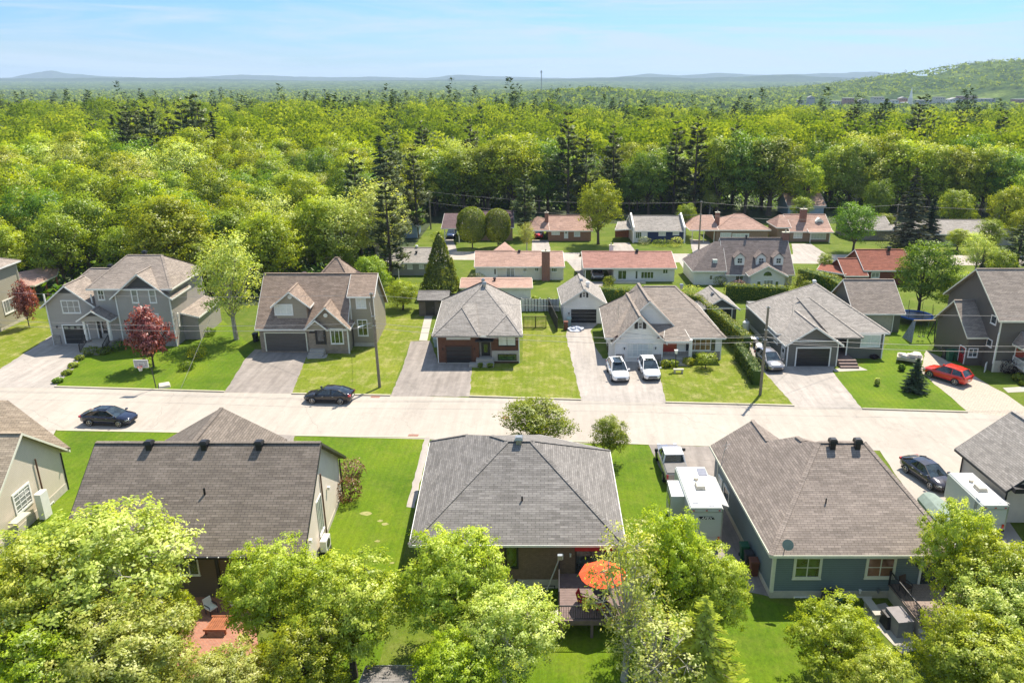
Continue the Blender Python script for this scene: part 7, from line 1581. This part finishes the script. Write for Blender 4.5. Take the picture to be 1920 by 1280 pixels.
# --- near trees: fine leaves
nearA = MKD(1, L_pale, ncl=640, lpc=50, leaf=.105, sig=.20, nl=22, th=1.6, name='leafy_tree', bark=M_barkp, sparse=1)
nearB = MKD(2, leaf_mat('fresh_leaves', (0.16, 0.25, 0.012), (0.40, 0.50, 0.03), (0.74, 0.79, 0.16), .5, .03), ncl=640, lpc=50, leaf=.105, sig=.19, nl=20, th=1.6)
nearC = MKD(3, L_yellow, ncl=580, lpc=48, leaf=.108, sig=.19, nl=18, th=1.6)
nearD = MKD(4, L_pale, ncl=190, lpc=20, leaf=.11, sig=.22, nl=24, H=12, R=3.0, th=1.5, bark=M_barkp, upright=.3, sparse=1, name='poplar_tree')
nearE = MKC(5, leaf_mat('larch_needles', (0.28, 0.36, 0.02), (0.50, 0.58, 0.05), (0.70, 0.76, 0.12), .62), 'larch_tree', H=10, R=2.6, th=.6, levels=26, per=9, sprays=70, leaf=.17, droop=.15, gap=.15)
def near(pr, px, py, y, half, label, yaw=0.0, hz=None):
    q = on_plane(px, py, (0, 1, 0), (0, y, 0)); d = math.hypot(y, 30 - q.z * .6); R_ = half / 1456.0 * d; return put(pr, q.x, y, q.z, R_, yaw, label)
near(nearA, 140, 952, 33.5, 190, 'broad pale leaved tree covering the lower left corner before the brown roofed house')
near(nearB, 15, 1005, 31.0, 120, 'pale green tree cut by the left edge at the bottom', 2.0)
near(nearC, 308, 1084, 34.0, 48, 'small yellow green tree before the back wall of the brown roofed house', 1.0)
near(nearA, 205, 1120, 30.0, 140, 'pale leaved tree low in the bottom left corner', 3.6)
near(nearC, 60, 1150, 29.0, 130, 'yellow green tree at the very bottom left corner', 1.6)
near(nearB, 495, 1005, 34.5, 100, 'fresh green tree right of the brick terrace', .6)
near(nearB, 640, 1035, 33.2, 122, 'fresh green tree with a dark trunk in front of the long near lawn', 2.7)
near(nearC, 560, 1160, 30.5, 95, 'yellow green tree at the bottom left of the shed', 4.0)
near(nearA, 400, 1215, 29.0, 95, 'pale leaved tree below the brick terrace', 4.6)
near(nearB, 845, 982, 35.0, 116, 'fresh green maple in front of the grey hip roof', 4.4)
near(nearA, 940, 1100, 32.0, 112, 'pale leaved tree at the bottom left of the deck', 5.4)
near(nearC, 850, 1190, 30.0, 90, 'yellow green tree at the bottom right of the shed', 2.2)
near(nearD, 1180, 965, 33.0, 84, 'sparse poplar with pale bare limbs right of the orange umbrella')
near(nearD, 1235, 1130, 31.0, 95, 'lower sparse poplar with pale twigs at the bottom', 2.0)
near(nearC, 1265, 955, 36.0, 92, 'bright yellow green maple between the deck and the camper', .4)
near(nearB, 1340, 1015, 35.0, 82, 'fresh green maple in front of the bins of the slate blue house', 3.0)
near(nearE, 1325, 1120, 31.5, 92, 'feathery yellow green larch below the camper')
near(nearC, 1575, 1134, 32.5, 95, 'yellow green tree below the hose reel of the slate blue house', 5.0)
near(nearB, 1660, 1215, 29.5, 80, 'fresh green tree at the foot of the deck steps', 1.1)
near(nearB, 1815, 925, 37.5, 76, 'fresh green maple leaning over the half hidden camper', 3.3)
near(nearC, 1895, 1000, 35.0, 112, 'broad yellow green maple covering the right of the back deck', 2.4)
near(nearA, 1925, 1060, 33.0, 118, 'pale leaved tree in the lower right corner', 1.6)
near(nearC, 1815, 1140, 31.0, 84, 'yellow green tree right of the deck steps at the bottom', .2)
near(nearB, 1880, 1175, 29.5, 120, 'fresh green tree at the very bottom right', 5.1)

# --- middle distance prototypes
mid = [MKD(11, L_spring, H=14, R=4.5, th=.9, ncl=520, lpc=22, leaf=.165, sig=.34), MKD(12, L_yellow, H=14, R=4.5, th=.9, ncl=520, lpc=22, leaf=.165, sig=.34, nl=18), MKD(13, L_deep, H=13, R=4.8, th=.8, ncl=520, lpc=22, leaf=.165, sig=.34),
       MKD(14, L_pale, H=14, R=4.2, th=1.8, ncl=420, lpc=18, leaf=.15, sig=.36, bark=M_barkp), MKD(15, L_spring, H=16, R=4.0, th=.8, ncl=520, lpc=22, leaf=.165, sig=.34, upright=.5), MKD(16, L_yellow, H=12, R=4.6, th=.7, ncl=560, lpc=22, leaf=.165, sig=.30, nl=24)]
pines = [MKC(21, L_pine, H=20, R=4.2, th=3.4, levels=15, per=7, sprays=80, leaf=.40, shape='pine', gap=.12), MKC(22, L_pine, H=20, R=4.0, th=4, levels=13, per=7, sprays=86, leaf=.40, shape='pine', gap=.18)]
spruces = [MKC(23, L_spruce, 'spruce_tree', H=15, R=2.8, th=.8, levels=26, per=9, sprays=22, leaf=.42), MKC(24, L_brownsp, 'spruce_tree', H=14, R=4.0, th=1.0, levels=22, per=10, sprays=26, leaf=.5, droop=.12)]
c_, m_ = topiary(25, 8, 2.4, lambda t: min(1, (t + .05) * 7) * (1 - t) ** .72, 15000, .14, L_cedar, .1, .22); cedar = (proto('cedar_tree', 'tree', c_, m_, M_bark), 8, 2.4)
redm = MKD(26, L_red, H=5.5, R=2.3, th=.25, ncl=260, lpc=16, leaf=.16, sig=.22, nl=16, upright=.6, name='crimson_maple')
c_, m_ = topiary(27, 7, 3.1, lambda t: max(0, 1 - abs(2 * t - 1) ** 2.4) ** .5, 17000, .13, L_cedar, 1.0, .05); ball = (proto('clipped_tree', 'tree', c_, m_, M_bark), 7.0, 3.1)
def at(pr, px, pyb, pyt, half, label, yaw=None, group=None):
    b = gp(px, pyb); q = on_plane(px, pyt, (0, 1, 0), (0, b.y, 0)); d = math.hypot(b.y, 30 - q.z * .6); return put(pr, b.x, b.y, max(q.z, .5), half / 1456.0 * d, px * .37 if yaw is None else yaw, label, group)
at(redm, 288, 688, 577, 40, 'crimson leaved maple on the lawn of the warm grey house'); at(redm, 55, 613, 528, 21, 'slender crimson tree beside the olive tan house')
at(mid[3], 444, 636, 425, 66, 'pale leaved tree with a bare trunk right of the warm grey house'); at(mid[0], 395, 560, 440, 60, 'green tree behind the right wall of the warm grey house')
at(mid[0], 1005, 838, 740, 74, 'olive green leaved tree rising behind the grey hip roof over the street'); at(mid[0], 1142, 868, 770, 38, 'young slender tree on the verge right of the grey hip roof')
at(cedar, 828, 552, 436, 36, 'tall cone shaped cedar behind the garden shed')
at(mid[3], 988, 472, 415, 16, 'thin pale birch in front of the brick bungalow'); at(mid[1], 1122, 458, 326, 45, 'bright yellow green tree right of the brick bungalow'); at(pines[0], 985, 445, 322, 32, 'olive pine behind the brick bungalow')
at(mid[2], 1598, 474, 374, 45, 'round dense maple in front of the brick dormer house'); at(mid[2], 1722, 592, 440, 60, 'dense deep green maple behind the side garage'); at(mid[0], 1788, 596, 500, 48, 'looser green tree right of the dense maple')
at(spruces[1], 1700, 462, 318, 40, 'big olive brown spruce behind the second street pole'); at(spruces[0], 1740, 458, 372, 26, 'dark narrow spruce right of the big brown one'); at(spruces[0], 1713, 733, 672, 27, 'young dark spruce on the lawn of the charcoal bungalow')
at(mid[3], 1826, 520, 430, 34, 'thin pale tree in front of the long low bungalow'); at(pines[0], 1900, 530, 418, 45, 'green pine at the right edge beside the second street'); at(spruces[1], 1836, 530, 470, 12, 'half bare little conifer right of the thin pale tree'); at(mid[4], 1870, 560, 455, 30, 'green tree behind the roof of the taupe house')
for i, (px, py, r) in enumerate(((886, 466, 27), (934, 464, 24))): at(ball, px, py, 388 if i == 0 else 391, r, ('left and larger' if i == 0 else 'right and smaller') + ' of two round clipped trees before the maroon roofed house', group='clipped round trees')
at(pines[0], 735, 535, 322, 42, 'tall leaning pine left of the second street'); at(mid[1], 755, 580, 522, 34, 'round yellow green bush tree beside the garden shed'); at(mid[0], 700, 560, 470, 38, 'green tree behind the taupe dormer house')
at(mid[3], 1330, 352 + 50, 352, 20, 'small grey green tree behind the pink roofed bungalow')
for a in ((mid[2], 1640, 425, 330, 30, 'deep green tree left of the big brown spruce'), (mid[0], 1785, 440, 345, 38, 'green tree behind the roof of the long low bungalow'), (mid[5], 1880, 450, 340, 40, 'broad tree at the right end of the long roof'), (mid[1], 1690, 520, 462, 24, 'yellow green tree above the side garage'), (mid[0], 1860, 525, 470, 28, 'green tree above the roof of the taupe house'), (mid[4], 1500, 425, 360, 22, 'upright green tree behind the brick dormer house'), (mid[0], 1285, 440, 375, 22, 'green tree between the navy and pink roofed houses'), (mid[0], 1545, 520, 470, 18, 'small green tree left of the rust red house'), (mid[1], 1795, 470, 425, 26, 'yellow green tree before the middle of the long low bungalow'), (mid[3], 1755, 520, 462, 22, 'pale small tree behind the dense maple'), (mid[4], 1850, 480, 400, 30, 'green tree at the right end of the long low bungalow'), (mid[1], 1915, 470, 380, 35, 'yellow green tree at the right edge beyond the pine'), (mid[2], 780, 440, 385, 22, 'deep green tree left of the transformer pole'), (mid[0], 1655, 440, 395, 22, 'green tree behind the clipped dome shrub'), (mid[5], 640, 520, 445, 40, 'broad yellow green tree behind the right of the taupe dormer house'), (mid[1], 590, 515, 420, 45, 'yellow green tree behind the vents of the taupe dormer house')): at(*a)
# big trees behind the third row and at the wood's edge, each seen singly
rr = random.Random(5); edge = [(770, 408, 300, 45, 4, 0), (815, 405, 282, 55, 2, 0), (870, 402, 262, 60, 0, 0), (915, 402, 250, 45, 4, 0), (962, 402, 238, 62, 1, 0), (1012, 400, 290, 40, 2, 0), (1065, 404, 216, 40, 0, 1), (1098, 402, 245, 30, 1, 1), (1148, 402, 240, 34, 0, 1), (1180, 402, 300, 34, 2, 0), (1216, 402, 270, 50, 2, 0), (1262, 400, 232, 34, 0, 1),
  (1300, 402, 222, 40, 1, 1), (1345, 402, 232, 45, 4, 0), (1395, 402, 236, 62, 2, 0), (1440, 404, 232, 66, 4, 0), (1500, 400, 290, 42, 1, 0), (1545, 380, 255, 50, 2, 0), (1630, 395, 275, 60, 5, 0), (1690, 398, 250, 60, 1, 0), (1740, 400, 262, 52, 5, 0), (1790, 402, 262, 56, 1, 0), (1838, 404, 262, 50, 5, 0), (1885, 408, 272, 55, 2, 0), (1925, 430, 300, 50, 0, 0), (1518, 392, 345, 25, 3, 0), (1480, 396, 340, 28, 2, 0)]
kinds = ('green', 'bright yellow green', 'deep green', 'pale leaved', 'tall upright green', 'broad yellow green')
for px, pb, pt, hf, k, ev in edge: _d, _n = spot(gp(px, pb).x, gp(px, pb).y); at(pines[k] if ev else mid[k], px, pb, pt, hf, ('tall dark pine' if ev else kinds[k] + ' tree') + (' at the wood edge ' if pt > 262 else ' towering at the wood edge ') + _n, group='trees along the edge of the wood')
at(mid[5], 1574, 338, 280, 24, 'small round bright tree in the clearing beyond the cottage'); g_ = MKD(31, L_gold, H=6, R=4, th=1, ncl=160, lpc=12, leaf=.3, sig=.4, name='golden_tree'); at(g_, 1606, 340, 312, 20, 'low golden yellow tree beside the cottage in the clearing')
# --- the wood: single trees in the nearer part
def blocked(x, y):
    if y < 168 and x > -27 - (0 if y > 118 else 3): return True
    px = 1050 + 1537 * x / (y * _cp * 1.0 + 30 * _sp) * 1.0
    if 168 <= y < 183 and -27 < x < 105: return True
    if 50 < x < 62 and y < 215: return True
    if y < 112 and x > -47: return True
    if y < 108 and x < -62: return True
    return False
rs_ = random.Random(77); nwood = 0; N_IND = 0; lab_d = ['green leafy tree in the wood', 'yellow green leafy tree in the wood', 'deep green leafy tree in the wood', 'pale leaved tree in the wood', 'tall upright green tree in the wood', 'broad yellow green tree in the wood']
count = {'leafy_tree': 0, 'pine_tree': 0, 'spruce_tree': 0}; far_pts = []
y = 106.0
while y < 760:
    sp = 6.6 if y < 232 else 9.8 + (y - 232) * .006; x = -0.72 * y - 12
    while x < 0.60 * y + 12:
        X = x + rs_.uniform(-.42, .42) * sp; Y = y + rs_.uniform(-.42, .42) * sp; x += sp
        if blocked(X, Y): continue
        n1 = mn.noise(Vector((X / 42, Y / 42, 2))); n2 = mn.noise(Vector((X / 60, Y / 60, 8))); ev = n1 + rs_.uniform(-.3, .3) > .45 or (Y > 300 and rs_.random() < .07)
        hgt = (13.0 + 4.5 * n2 + rs_.uniform(-2.6, 3.4)) * (1 + .10 * (X < 0)); 
        if Y < 130 : hgt *= .85
        elif 185 < Y < 360: hgt *= 1.10
        if 98 < Y < 240:
            k = rs_.choice([0, 0, 1, 1, 2, 3, 4, 5, 5]) if n2 < .1 else rs_.choice([0, 1, 1, 2, 5, 3])
            if ev: pr = rs_.choice(pines + [pines[0], spruces[0]]); kk = 'spruce_tree' if pr is spruces[0] else 'pine_tree'; hgt *= 1.22; R_ = hgt * .2; lb = 'dark narrow spruce in the wood' if kk == 'spruce_tree' else 'dark pine rising out of the wood'
            else: pr = mid[k]; kk = 'leafy_tree'; R_ = hgt * rs_.uniform(.33, .41); lb = lab_d[k]
            dp, nm = spot(X, Y); sz = 'tall ' if hgt > 16.5 else ('low ' if hgt < 12.5 else ''); lb = sz + lb.replace(' leafy', '').replace(' leaved', '').replace(' in the wood', '').replace(' rising out of the wood', '').replace('tall upright', 'upright') + ', ' + dp + ', ' + nm
            if count[kk] < 250: count[kk] += 1; put(pr, X, Y, hgt, R_, rs_.uniform(0, 6.28), lb, 'trees of the wood', gz(X, Y)); continue
        far_pts.append((X, Y, hgt * (1.18 if ev else 1), ev, rs_.random()))
    y += sp
# --- undergrowth at the wood's edge
rs3 = np.random.RandomState(31); n = 60000; X = rs3.uniform(-130, 165, n * 2); Y = rs3.uniform(101, 250, n * 2)
ok = np.array([(y_ > 184 and abs(x_) < .72 * y_) or (x_ < -30 and y_ > 104 and not (x_ > -47 and y_ < 112)) for x_, y_ in zip(X, Y)]); X = X[ok]; Y = Y[ok]
lump = np.array([.5 + mn.noise(Vector((x_ / 5, y_ / 5, 3))) for x_, y_ in zip(X, Y)]); Z = rs3.uniform(0, 1, len(X)) ** .7 * (1.2 + 3.4 * np.clip(lump, 0, 1.2)); P = np.stack([X, Y, Z], 1)
NN = np.stack([rs3.normal(size=len(X)) * .4, rs3.normal(size=len(X)) * .4 - .4, np.ones(len(X))], 1); U, V = leaf_axes(rs3, len(X), .42, .4, NN * .5, .7); me = leaf_mesh('undergrowth', P, U, V, rs3.uniform(0, .8, len(X)), L_deep, NN)
o = bpy.data.objects.new('undergrowth', me); scene.collection.objects.link(o); tag(o, kind='stuff', label='leafy undergrowth beneath the trees of the wood', cat='undergrowth')
# --- the farther wood: one mass of crowns
rs2 = np.random.RandomState(9); Cs = []; Us = []; Vs = []; Ts = []; Ns = []; Ns2 = []; Cs2 = []; Us2 = []; Vs2 = []; Ts2 = []
for X, Y, H_, ev, q in far_pts:
    G_ = gz(X, Y)
    if ev:
        H_ *= 1.18
        n = 120; f = rs2.uniform(0, 1, n) ** .8; a = rs2.uniform(0, 6.28, n); r = H_ * .22 * (1.1 - f) * rs2.uniform(.5, 1, n); P = np.stack([X + r * np.cos(a), Y + r * np.sin(a), G_ + H_ * (.35 + .65 * f)], 1)
        D = np.stack([np.cos(a), np.sin(a), rs2.uniform(-.2, .7, n)], 1); D /= np.linalg.norm(D, axis=1)[:, None]; W_ = np.cross(D, np.stack([rs2.normal(size=n) * .4, rs2.normal(size=n) * .4, np.ones(n)], 1)); W_ /= np.linalg.norm(W_, axis=1)[:, None]
        s = rs2.uniform(.5, 1.0, (n, 1)); Cs2.append(P); Us2.append(D * s); Vs2.append(W_ * s * .5); Ns2.append(D + rs2.normal(size=(n, 3)) * .25 + np.array([0, 0, .5])); Ts2.append(np.full(n, q * .5) + rs2.uniform(0, .5, n))
    else:
        n = 300 if Y < 420 else (170 if Y < 600 else 30); lb = 8; la = rs2.uniform(0, 6.28, lb); lr = rs2.uniform(.15, .6, lb); lz = .93 - lr * rs2.uniform(.3, .8, lb); R_ = H_ * .42; i = rs2.randint(0, lb, n); d = rs2.normal(size=(n, 3)); d /= np.linalg.norm(d, axis=1)[:, None]; d[:, 2] = np.abs(d[:, 2]) * .9 - .15
        P = np.stack([X + R_ * (lr[i] * np.cos(la[i]) + d[:, 0] * .46), Y + R_ * (lr[i] * np.sin(la[i]) + d[:, 1] * .46), G_ + H_ * lz[i] + R_ * d[:, 2] * .5], 1); Ns.append(d * .9 + np.stack([lr[i] * np.cos(la[i]), lr[i] * np.sin(la[i]), (lz[i] - .55) * 1.2], 1) * .8 + rs2.normal(size=(n, 3)) * .2 + np.array([0, 0, .15])); U, V = leaf_axes(rs2, n, .44 if Y < 420 else (.62 if Y < 600 else 1.4), .3, d * 1.1, .75)
        lt = rs2.uniform(-.15, .15, lb); Cs.append(P); Us.append(U); Vs.append(V); Ts.append(q * .75 + .08 + lt[i] * .5 + rs2.uniform(-.08, .12, n))
n = 15000; Y = 1050 * (3000 / 1050) ** rs2.uniform(0, 1, n); X = rs2.uniform(-.72, .62, n) * Y
for x_, y_ in zip(X, Y):
    if 1300 < y_ < 1640 and 430 < x_ - (y_ - 1480) * .3 and x_ < 900: continue
    m_ = 7; big = rs2.uniform(2.6, 5.5); z_ = -28 + hill_h(x_, y_) + 14; dk = rs2.rand(); d = rs2.normal(size=(m_, 3)); d /= np.linalg.norm(d, axis=1)[:, None]; d[:, 2] = np.abs(d[:, 2]); P = np.array([x_, y_, z_]) + d * big * np.array([1, 1, .9]); U, V = leaf_axes(rs2, m_, big * .55, .3, d, .8)
    if dk < .16: P[:, 2] += rs2.uniform(0, 7, m_); Cs2.append(P); Us2.append(U * .6); Vs2.append(V * .6); Ns2.append(d + np.array([0, 0, .3])); Ts2.append(np.full(m_, .3))
    else: Cs.append(P); Us.append(U); Vs.append(V); Ns.append(d + np.array([0, 0, .3])); Ts.append(np.full(m_, rs2.uniform(0, .75)))
me = leaf_mesh('wood', np.concatenate(Cs), np.concatenate(Us), np.concatenate(Vs), np.concatenate(Ts), leaf_mat('wood_leaves', (0.075, 0.15, 0.010), (0.22, 0.32, 0.018), (0.42, 0.51, 0.045), gloss=0), np.concatenate(Ns))
o = bpy.data.objects.new('wood', me); scene.collection.objects.link(o); tag(o, kind='stuff', label='broadleaf wood stretching away behind the houses', cat='wood')
me = leaf_mesh('pine_wood', np.concatenate(Cs2), np.concatenate(Us2), np.concatenate(Vs2), np.concatenate(Ts2), leaf_mat('far_pine_needles', (0.02, 0.04, 0.014), (0.055, 0.085, 0.028), (0.13, 0.165, 0.06), .25, 0), np.concatenate(Ns2))
o = bpy.data.objects.new('pine_wood', me); scene.collection.objects.link(o); tag(o, kind='stuff', label='dark pines scattered through the farther wood', cat='wood')

# --- hedges and shrubs
def hedge(name, label, px, w, hgt, mat, lump=.18, leaf=.11, dens=70, cat='hedge', pts=None, group=None):
    P = [gp(*p) for p in px] if pts is None else [Vector(p) for p in pts]; t = thing(name, label, cat, tuple(P[0]), group); core = MB(); C = []; rs = np.random.RandomState(len(label) * 7 + int(w * 100)); N = []
    for a, b in zip(P[:-1], P[1:]):
        d = b - a; L = d.length; d.normalize(); s = Vector((-d.y, d.x, 0)); core.extrude([a + s*w*.40 + Vector((0, 0, 0)), a - s*w*.40, a - s*w*.36 + Vector((0, 0, hgt*.9)), a + s*w*.36 + Vector((0, 0, hgt*.9))], d * L)
        n = int(dens * L * (2 * hgt + w)); u = rs.uniform(-.05, 1.05, n) * L; v = rs.uniform(0, 2 * hgt + w, n)
        for uu, vv in zip(u, v):
            if vv < hgt: off, z, nn = -w/2, vv, -s
            elif vv < hgt + w: off, z, nn = vv - hgt - w/2, hgt, Vector((0, 0, 1))
            else: off, z, nn = w/2, vv - hgt - w, s
            bump_ = lump * mn.noise(Vector((uu * 1.3 + a.x, z * 1.3, off + a.y * .7))); p = a + d * uu + s * off + Vector((0, 0, z)) + nn * (bump_ + rs.uniform(-.08, .06)); C.append(p); N.append(nn)
    C = np.array([tuple(c) for c in C]) - np.array(tuple(P[0])); N = np.array([tuple(c) for c in N]); U, V = leaf_axes(rs, len(C), leaf, .2, N * 1.1, .55)
    core.build('core', L_deep, t); me = leaf_mesh('foliage', C, U, V, rs.uniform(0, 1, len(C)), mat, N + rs.normal(size=N.shape) * .35); o = bpy.data.objects.new('foliage', me); scene.collection.objects.link(o); o.parent = t; return t
hedge('cedar_hedge', 'long clipped cedar hedge between the white house and the charcoal bungalow', [(1275, 580), (1312, 590), (1355, 628), (1398, 668)], 1.1, 2.6, L_cedar, dens=60)
hedge('cedar_hedge', 'low end of the cedar hedge sloping to the kerb', [(1385, 672), (1405, 698), (1418, 722)], 1.15, 1.7, leaf_mat('dark_cedar_leaves', (.03, .06, .008), (.075, .12, .012), (.15, .19, .03), .2), .35, dens=80)
hedge('cedar_hedge', 'clipped cedar hedge along the garden of the cape house', [(1360, 562), (1475, 568)], 1.2, 2.4, L_cedar, dens=45); hedge('cedar_hedge', 'cedar hedge behind the roof of the white house', [(1125, 566), (1195, 570)], 1.6, 2.2, L_cedar, .3, dens=40)
hedge('cedar_hedge', 'tall yellowish cedar hedge beside the rust red house', [(1500, 530), (1560, 548), (1590, 570)], 1.8, 2.4, L_cedar, .4, dens=40); hedge('cedar_hedge', 'low cedar hedge behind the charcoal bungalow roof', [(1590, 572), (1640, 640)], .8, 1.2, L_cedar, .15, dens=50)
hedge('cedar_hedge', 'loose hedge right of the long low bungalow garden', [(1770, 535), (1870, 540)], 1.6, 2.0, L_yellow, .5, dens=30)
def shrub(px, py, rpx, hm, mat, label, leaf=.09, n=700, name='garden_shrub', group=None, flat=1.0):
    c = gp(px, py); d = math.hypot(c.y, 30); r = rpx / 1456.0 * d; t = thing(name, label, 'shrub', tuple(c), group); rs = np.random.RandomState(int(px * 7 + py)); u = rs.normal(size=(n, 3)); u /= np.linalg.norm(u, axis=1)[:, None]; k = np.array([1 + .28 * mn.noise(Vector((q[0] * 1.8 + px, q[1] * 1.8, q[2] * 1.8))) for q in u]); rad = k * rs.uniform(.72, 1.06, n)
    P = u * rad[:, None] * np.array([r, r, hm / 2]) + np.array([0, 0, hm * .5]); P[:, 2] = np.maximum(P[:, 2], .03); U, V = leaf_axes(rs, n, leaf, .3, u * .8, .6); me = leaf_mesh('foliage', P, U, V, rs.uniform(0, 1, n) * .7 + k - .85, mat, u + rs.normal(size=u.shape) * .35); o = bpy.data.objects.new('foliage', me); scene.collection.objects.link(o); o.parent = t
    st = MB()
    for j in range(5): a = j * 1.256; st.tube([(c.x, c.y, 0), (c.x + r*.5*math.cos(a), c.y + r*.5*math.sin(a), hm * .6)], [.03, .012], 5)
    st.build('stem', M_bark, t); return t
L_white = leaf_mat('white_blossom', (.12, .16, .04), (.3, .34, .14), (.6, .6, .45), .3); L_dred = leaf_mat('dark_purple_leaves', (.012, .006, .008), (.03, .012, .016), (.07, .03, .03), .1); L_rust = leaf_mat('rust_leaves', (.05, .02, .01), (.14, .065, .03), (.30, .17, .10), .2); L_pinkish = leaf_mat('pinkish_leaves', (.06, .07, .02), (.22, .11, .08), (.40, .2, .15), .3)
for a in ((659, 898, 27, 1.7, L_pinkish, 'pinkish topped shrub against the gable wall of the brown roofed house'), (655, 940, 25, 1.9, L_rust, 'rust brown shrub nearer than the pinkish one by the gable wall'), (226, 655, 17, 1.0, L_deep, 'dark green shrub left of the crimson maple'), (172, 664, 15, .9, L_cedar, 'yellow green rounded shrub left beside the steps of the warm grey house'), (196, 663, 13, .8, L_cedar, 'yellow green rounded shrub right beside the steps of the warm grey house'),
          (150, 674, 8, .5, L_cedar, 'topmost small shrub along the pale driveway edge'), (138, 688, 9, .5, L_spring, 'second small shrub down the pale driveway edge'), (126, 702, 9, .5, L_cedar, 'third small shrub down the pale driveway edge'), (109, 717, 9, .5, L_deep, 'lowest small shrub at the kerb end of the pale driveway'), (371, 672, 18, 1.5, L_yellow, 'spiky yellow green shrub on the lawn right of the crimson maple'), (351, 692, 14, .9, L_deep, 'dark low shrub below the spiky one'), (392, 628, 13, .9, L_deep, 'dark shrub at the right corner of the warm grey house'),
          (1248, 688, 9, .8, L_spring, 'left front shrub of the white house garden'), (1261, 687, 11, .8, L_spring, 'middle front shrub of the white house garden'), (1290, 684, 11, .9, L_yellow, 'right front shrub of the white house garden'), (1283, 669, 9, .9, L_deep, 'dark shrub under the porch column'), (1303, 672, 11, .9, L_deep, 'dark shrub under the left of the front windows'), (1340, 668, 10, .9, L_deep, 'dark shrub under the right of the front windows'),
          (1146, 665, 9, 1.8, leaf_mat('olive_cedar', (.04, .045, .01), (.09, .09, .015), (.16, .14, .03), .2), 'olive bush at the left corner of the white house'), (1171, 672, 7, 1.3, L_spring, 'potted plant left of the glazed garage door'), (1227, 671, 7, 1.3, L_spring, 'potted plant right of the glazed garage door'), (1246, 668, 5, 1.3, L_deep, 'flower planter left of the red door'), (1272, 667, 5, 1.3, L_deep, 'flower planter right of the red door'), (901, 688, 5, .45, L_spring, 'left small plant before the modern porch'), (919, 688, 6, .45, L_spring, 'right small plant before the modern porch'),
          (893, 528, 16, 1.4, L_white, 'pale blossoming bush left of the cream bungalow'), (1142, 534, 12, 1.4, L_cedar, 'round light bush beside the carport'), (1350, 534, 13, 1.5, L_cedar, 'round light bush before the cape house'), (1383, 540, 15, 1.2, L_pinkish, 'pinkish low bush before the cape house'), (1492, 540, 20, 2.2, L_cedar, 'round bush left of two at the corner of the sunroom'), (1512, 545, 15, 1.6, L_cedar, 'round bush right of two at the corner of the sunroom'), (1297, 556, 22, 1.6, L_pale, 'pale bush in the garden behind the white house'),
          (1663, 470, 22, 3.0, leaf_mat('olive_clipped', (.06, .065, .02), (.11, .115, .035), (.17, .165, .06), .1), 'smooth clipped olive dome shrub before the big brown spruce'), (822, 450, 16, 1.7, L_spring, 'bush left of the two round clipped trees'), (1240, 462, 20, 1.3, L_cedar, 'low hedge like bush before the navy house'), (1268, 462, 14, 1.7, L_pale, 'pale bush at the right corner of the navy house'), (1208, 458, 12, 1.5, L_white, 'blossoming bush before the white end of the navy house'), (1390, 448, 14, 1.6, L_white, 'whitish bush before the pink roofed bungalow'), (1420, 450, 20, 1.8, L_pale, 'grey green bush right of the whitish one'),
          (1892, 700, 17, 1.5, L_dred, 'dark purple round shrub before the taupe house'), (1908, 714, 11, .8, L_spring, 'low green shrub beside the white stairs'), (1917, 722, 6, .5, L_yellow, 'small yellow plant at the right edge'), (1638, 672, 8, .5, L_dred, 'tiny dark bush under the front window of the charcoal bungalow'), (1690, 695, 6, .8, L_deep, 'small thin shrub left of the young spruce'), (1644, 722, 5, .8, L_pale, 'tiny shrub in the middle of the big right lawn'), (1002, 572, 7, 1.4, L_spring, 'small tree shrub behind the trellis gates'),
          (770, 560, 30, 2.4, L_spring, 'wide bush left of the garden shed'), (745, 575, 22, 2.2, L_yellow, 'yellow bush at the wood edge beyond the dry lawn'), (165, 1268, 30, 1.0, L_deep, 'dark ground shrub at the bottom left'), (1268, 895, 0, 0, None, None)):
    if a[4] is not None: shrub(*a)
sm = MKD(41, L_spring, H=3.2, R=1.6, th=.8, ncl=110, lpc=14, leaf=.13, sig=.2, name='small_tree'); at(sm, 1323, 690, 662, 21, 'small round apple tree on the lawn of the white house')
for o in list(bpy.data.objects):
    if '_o' in o.keys(): del o['_o']
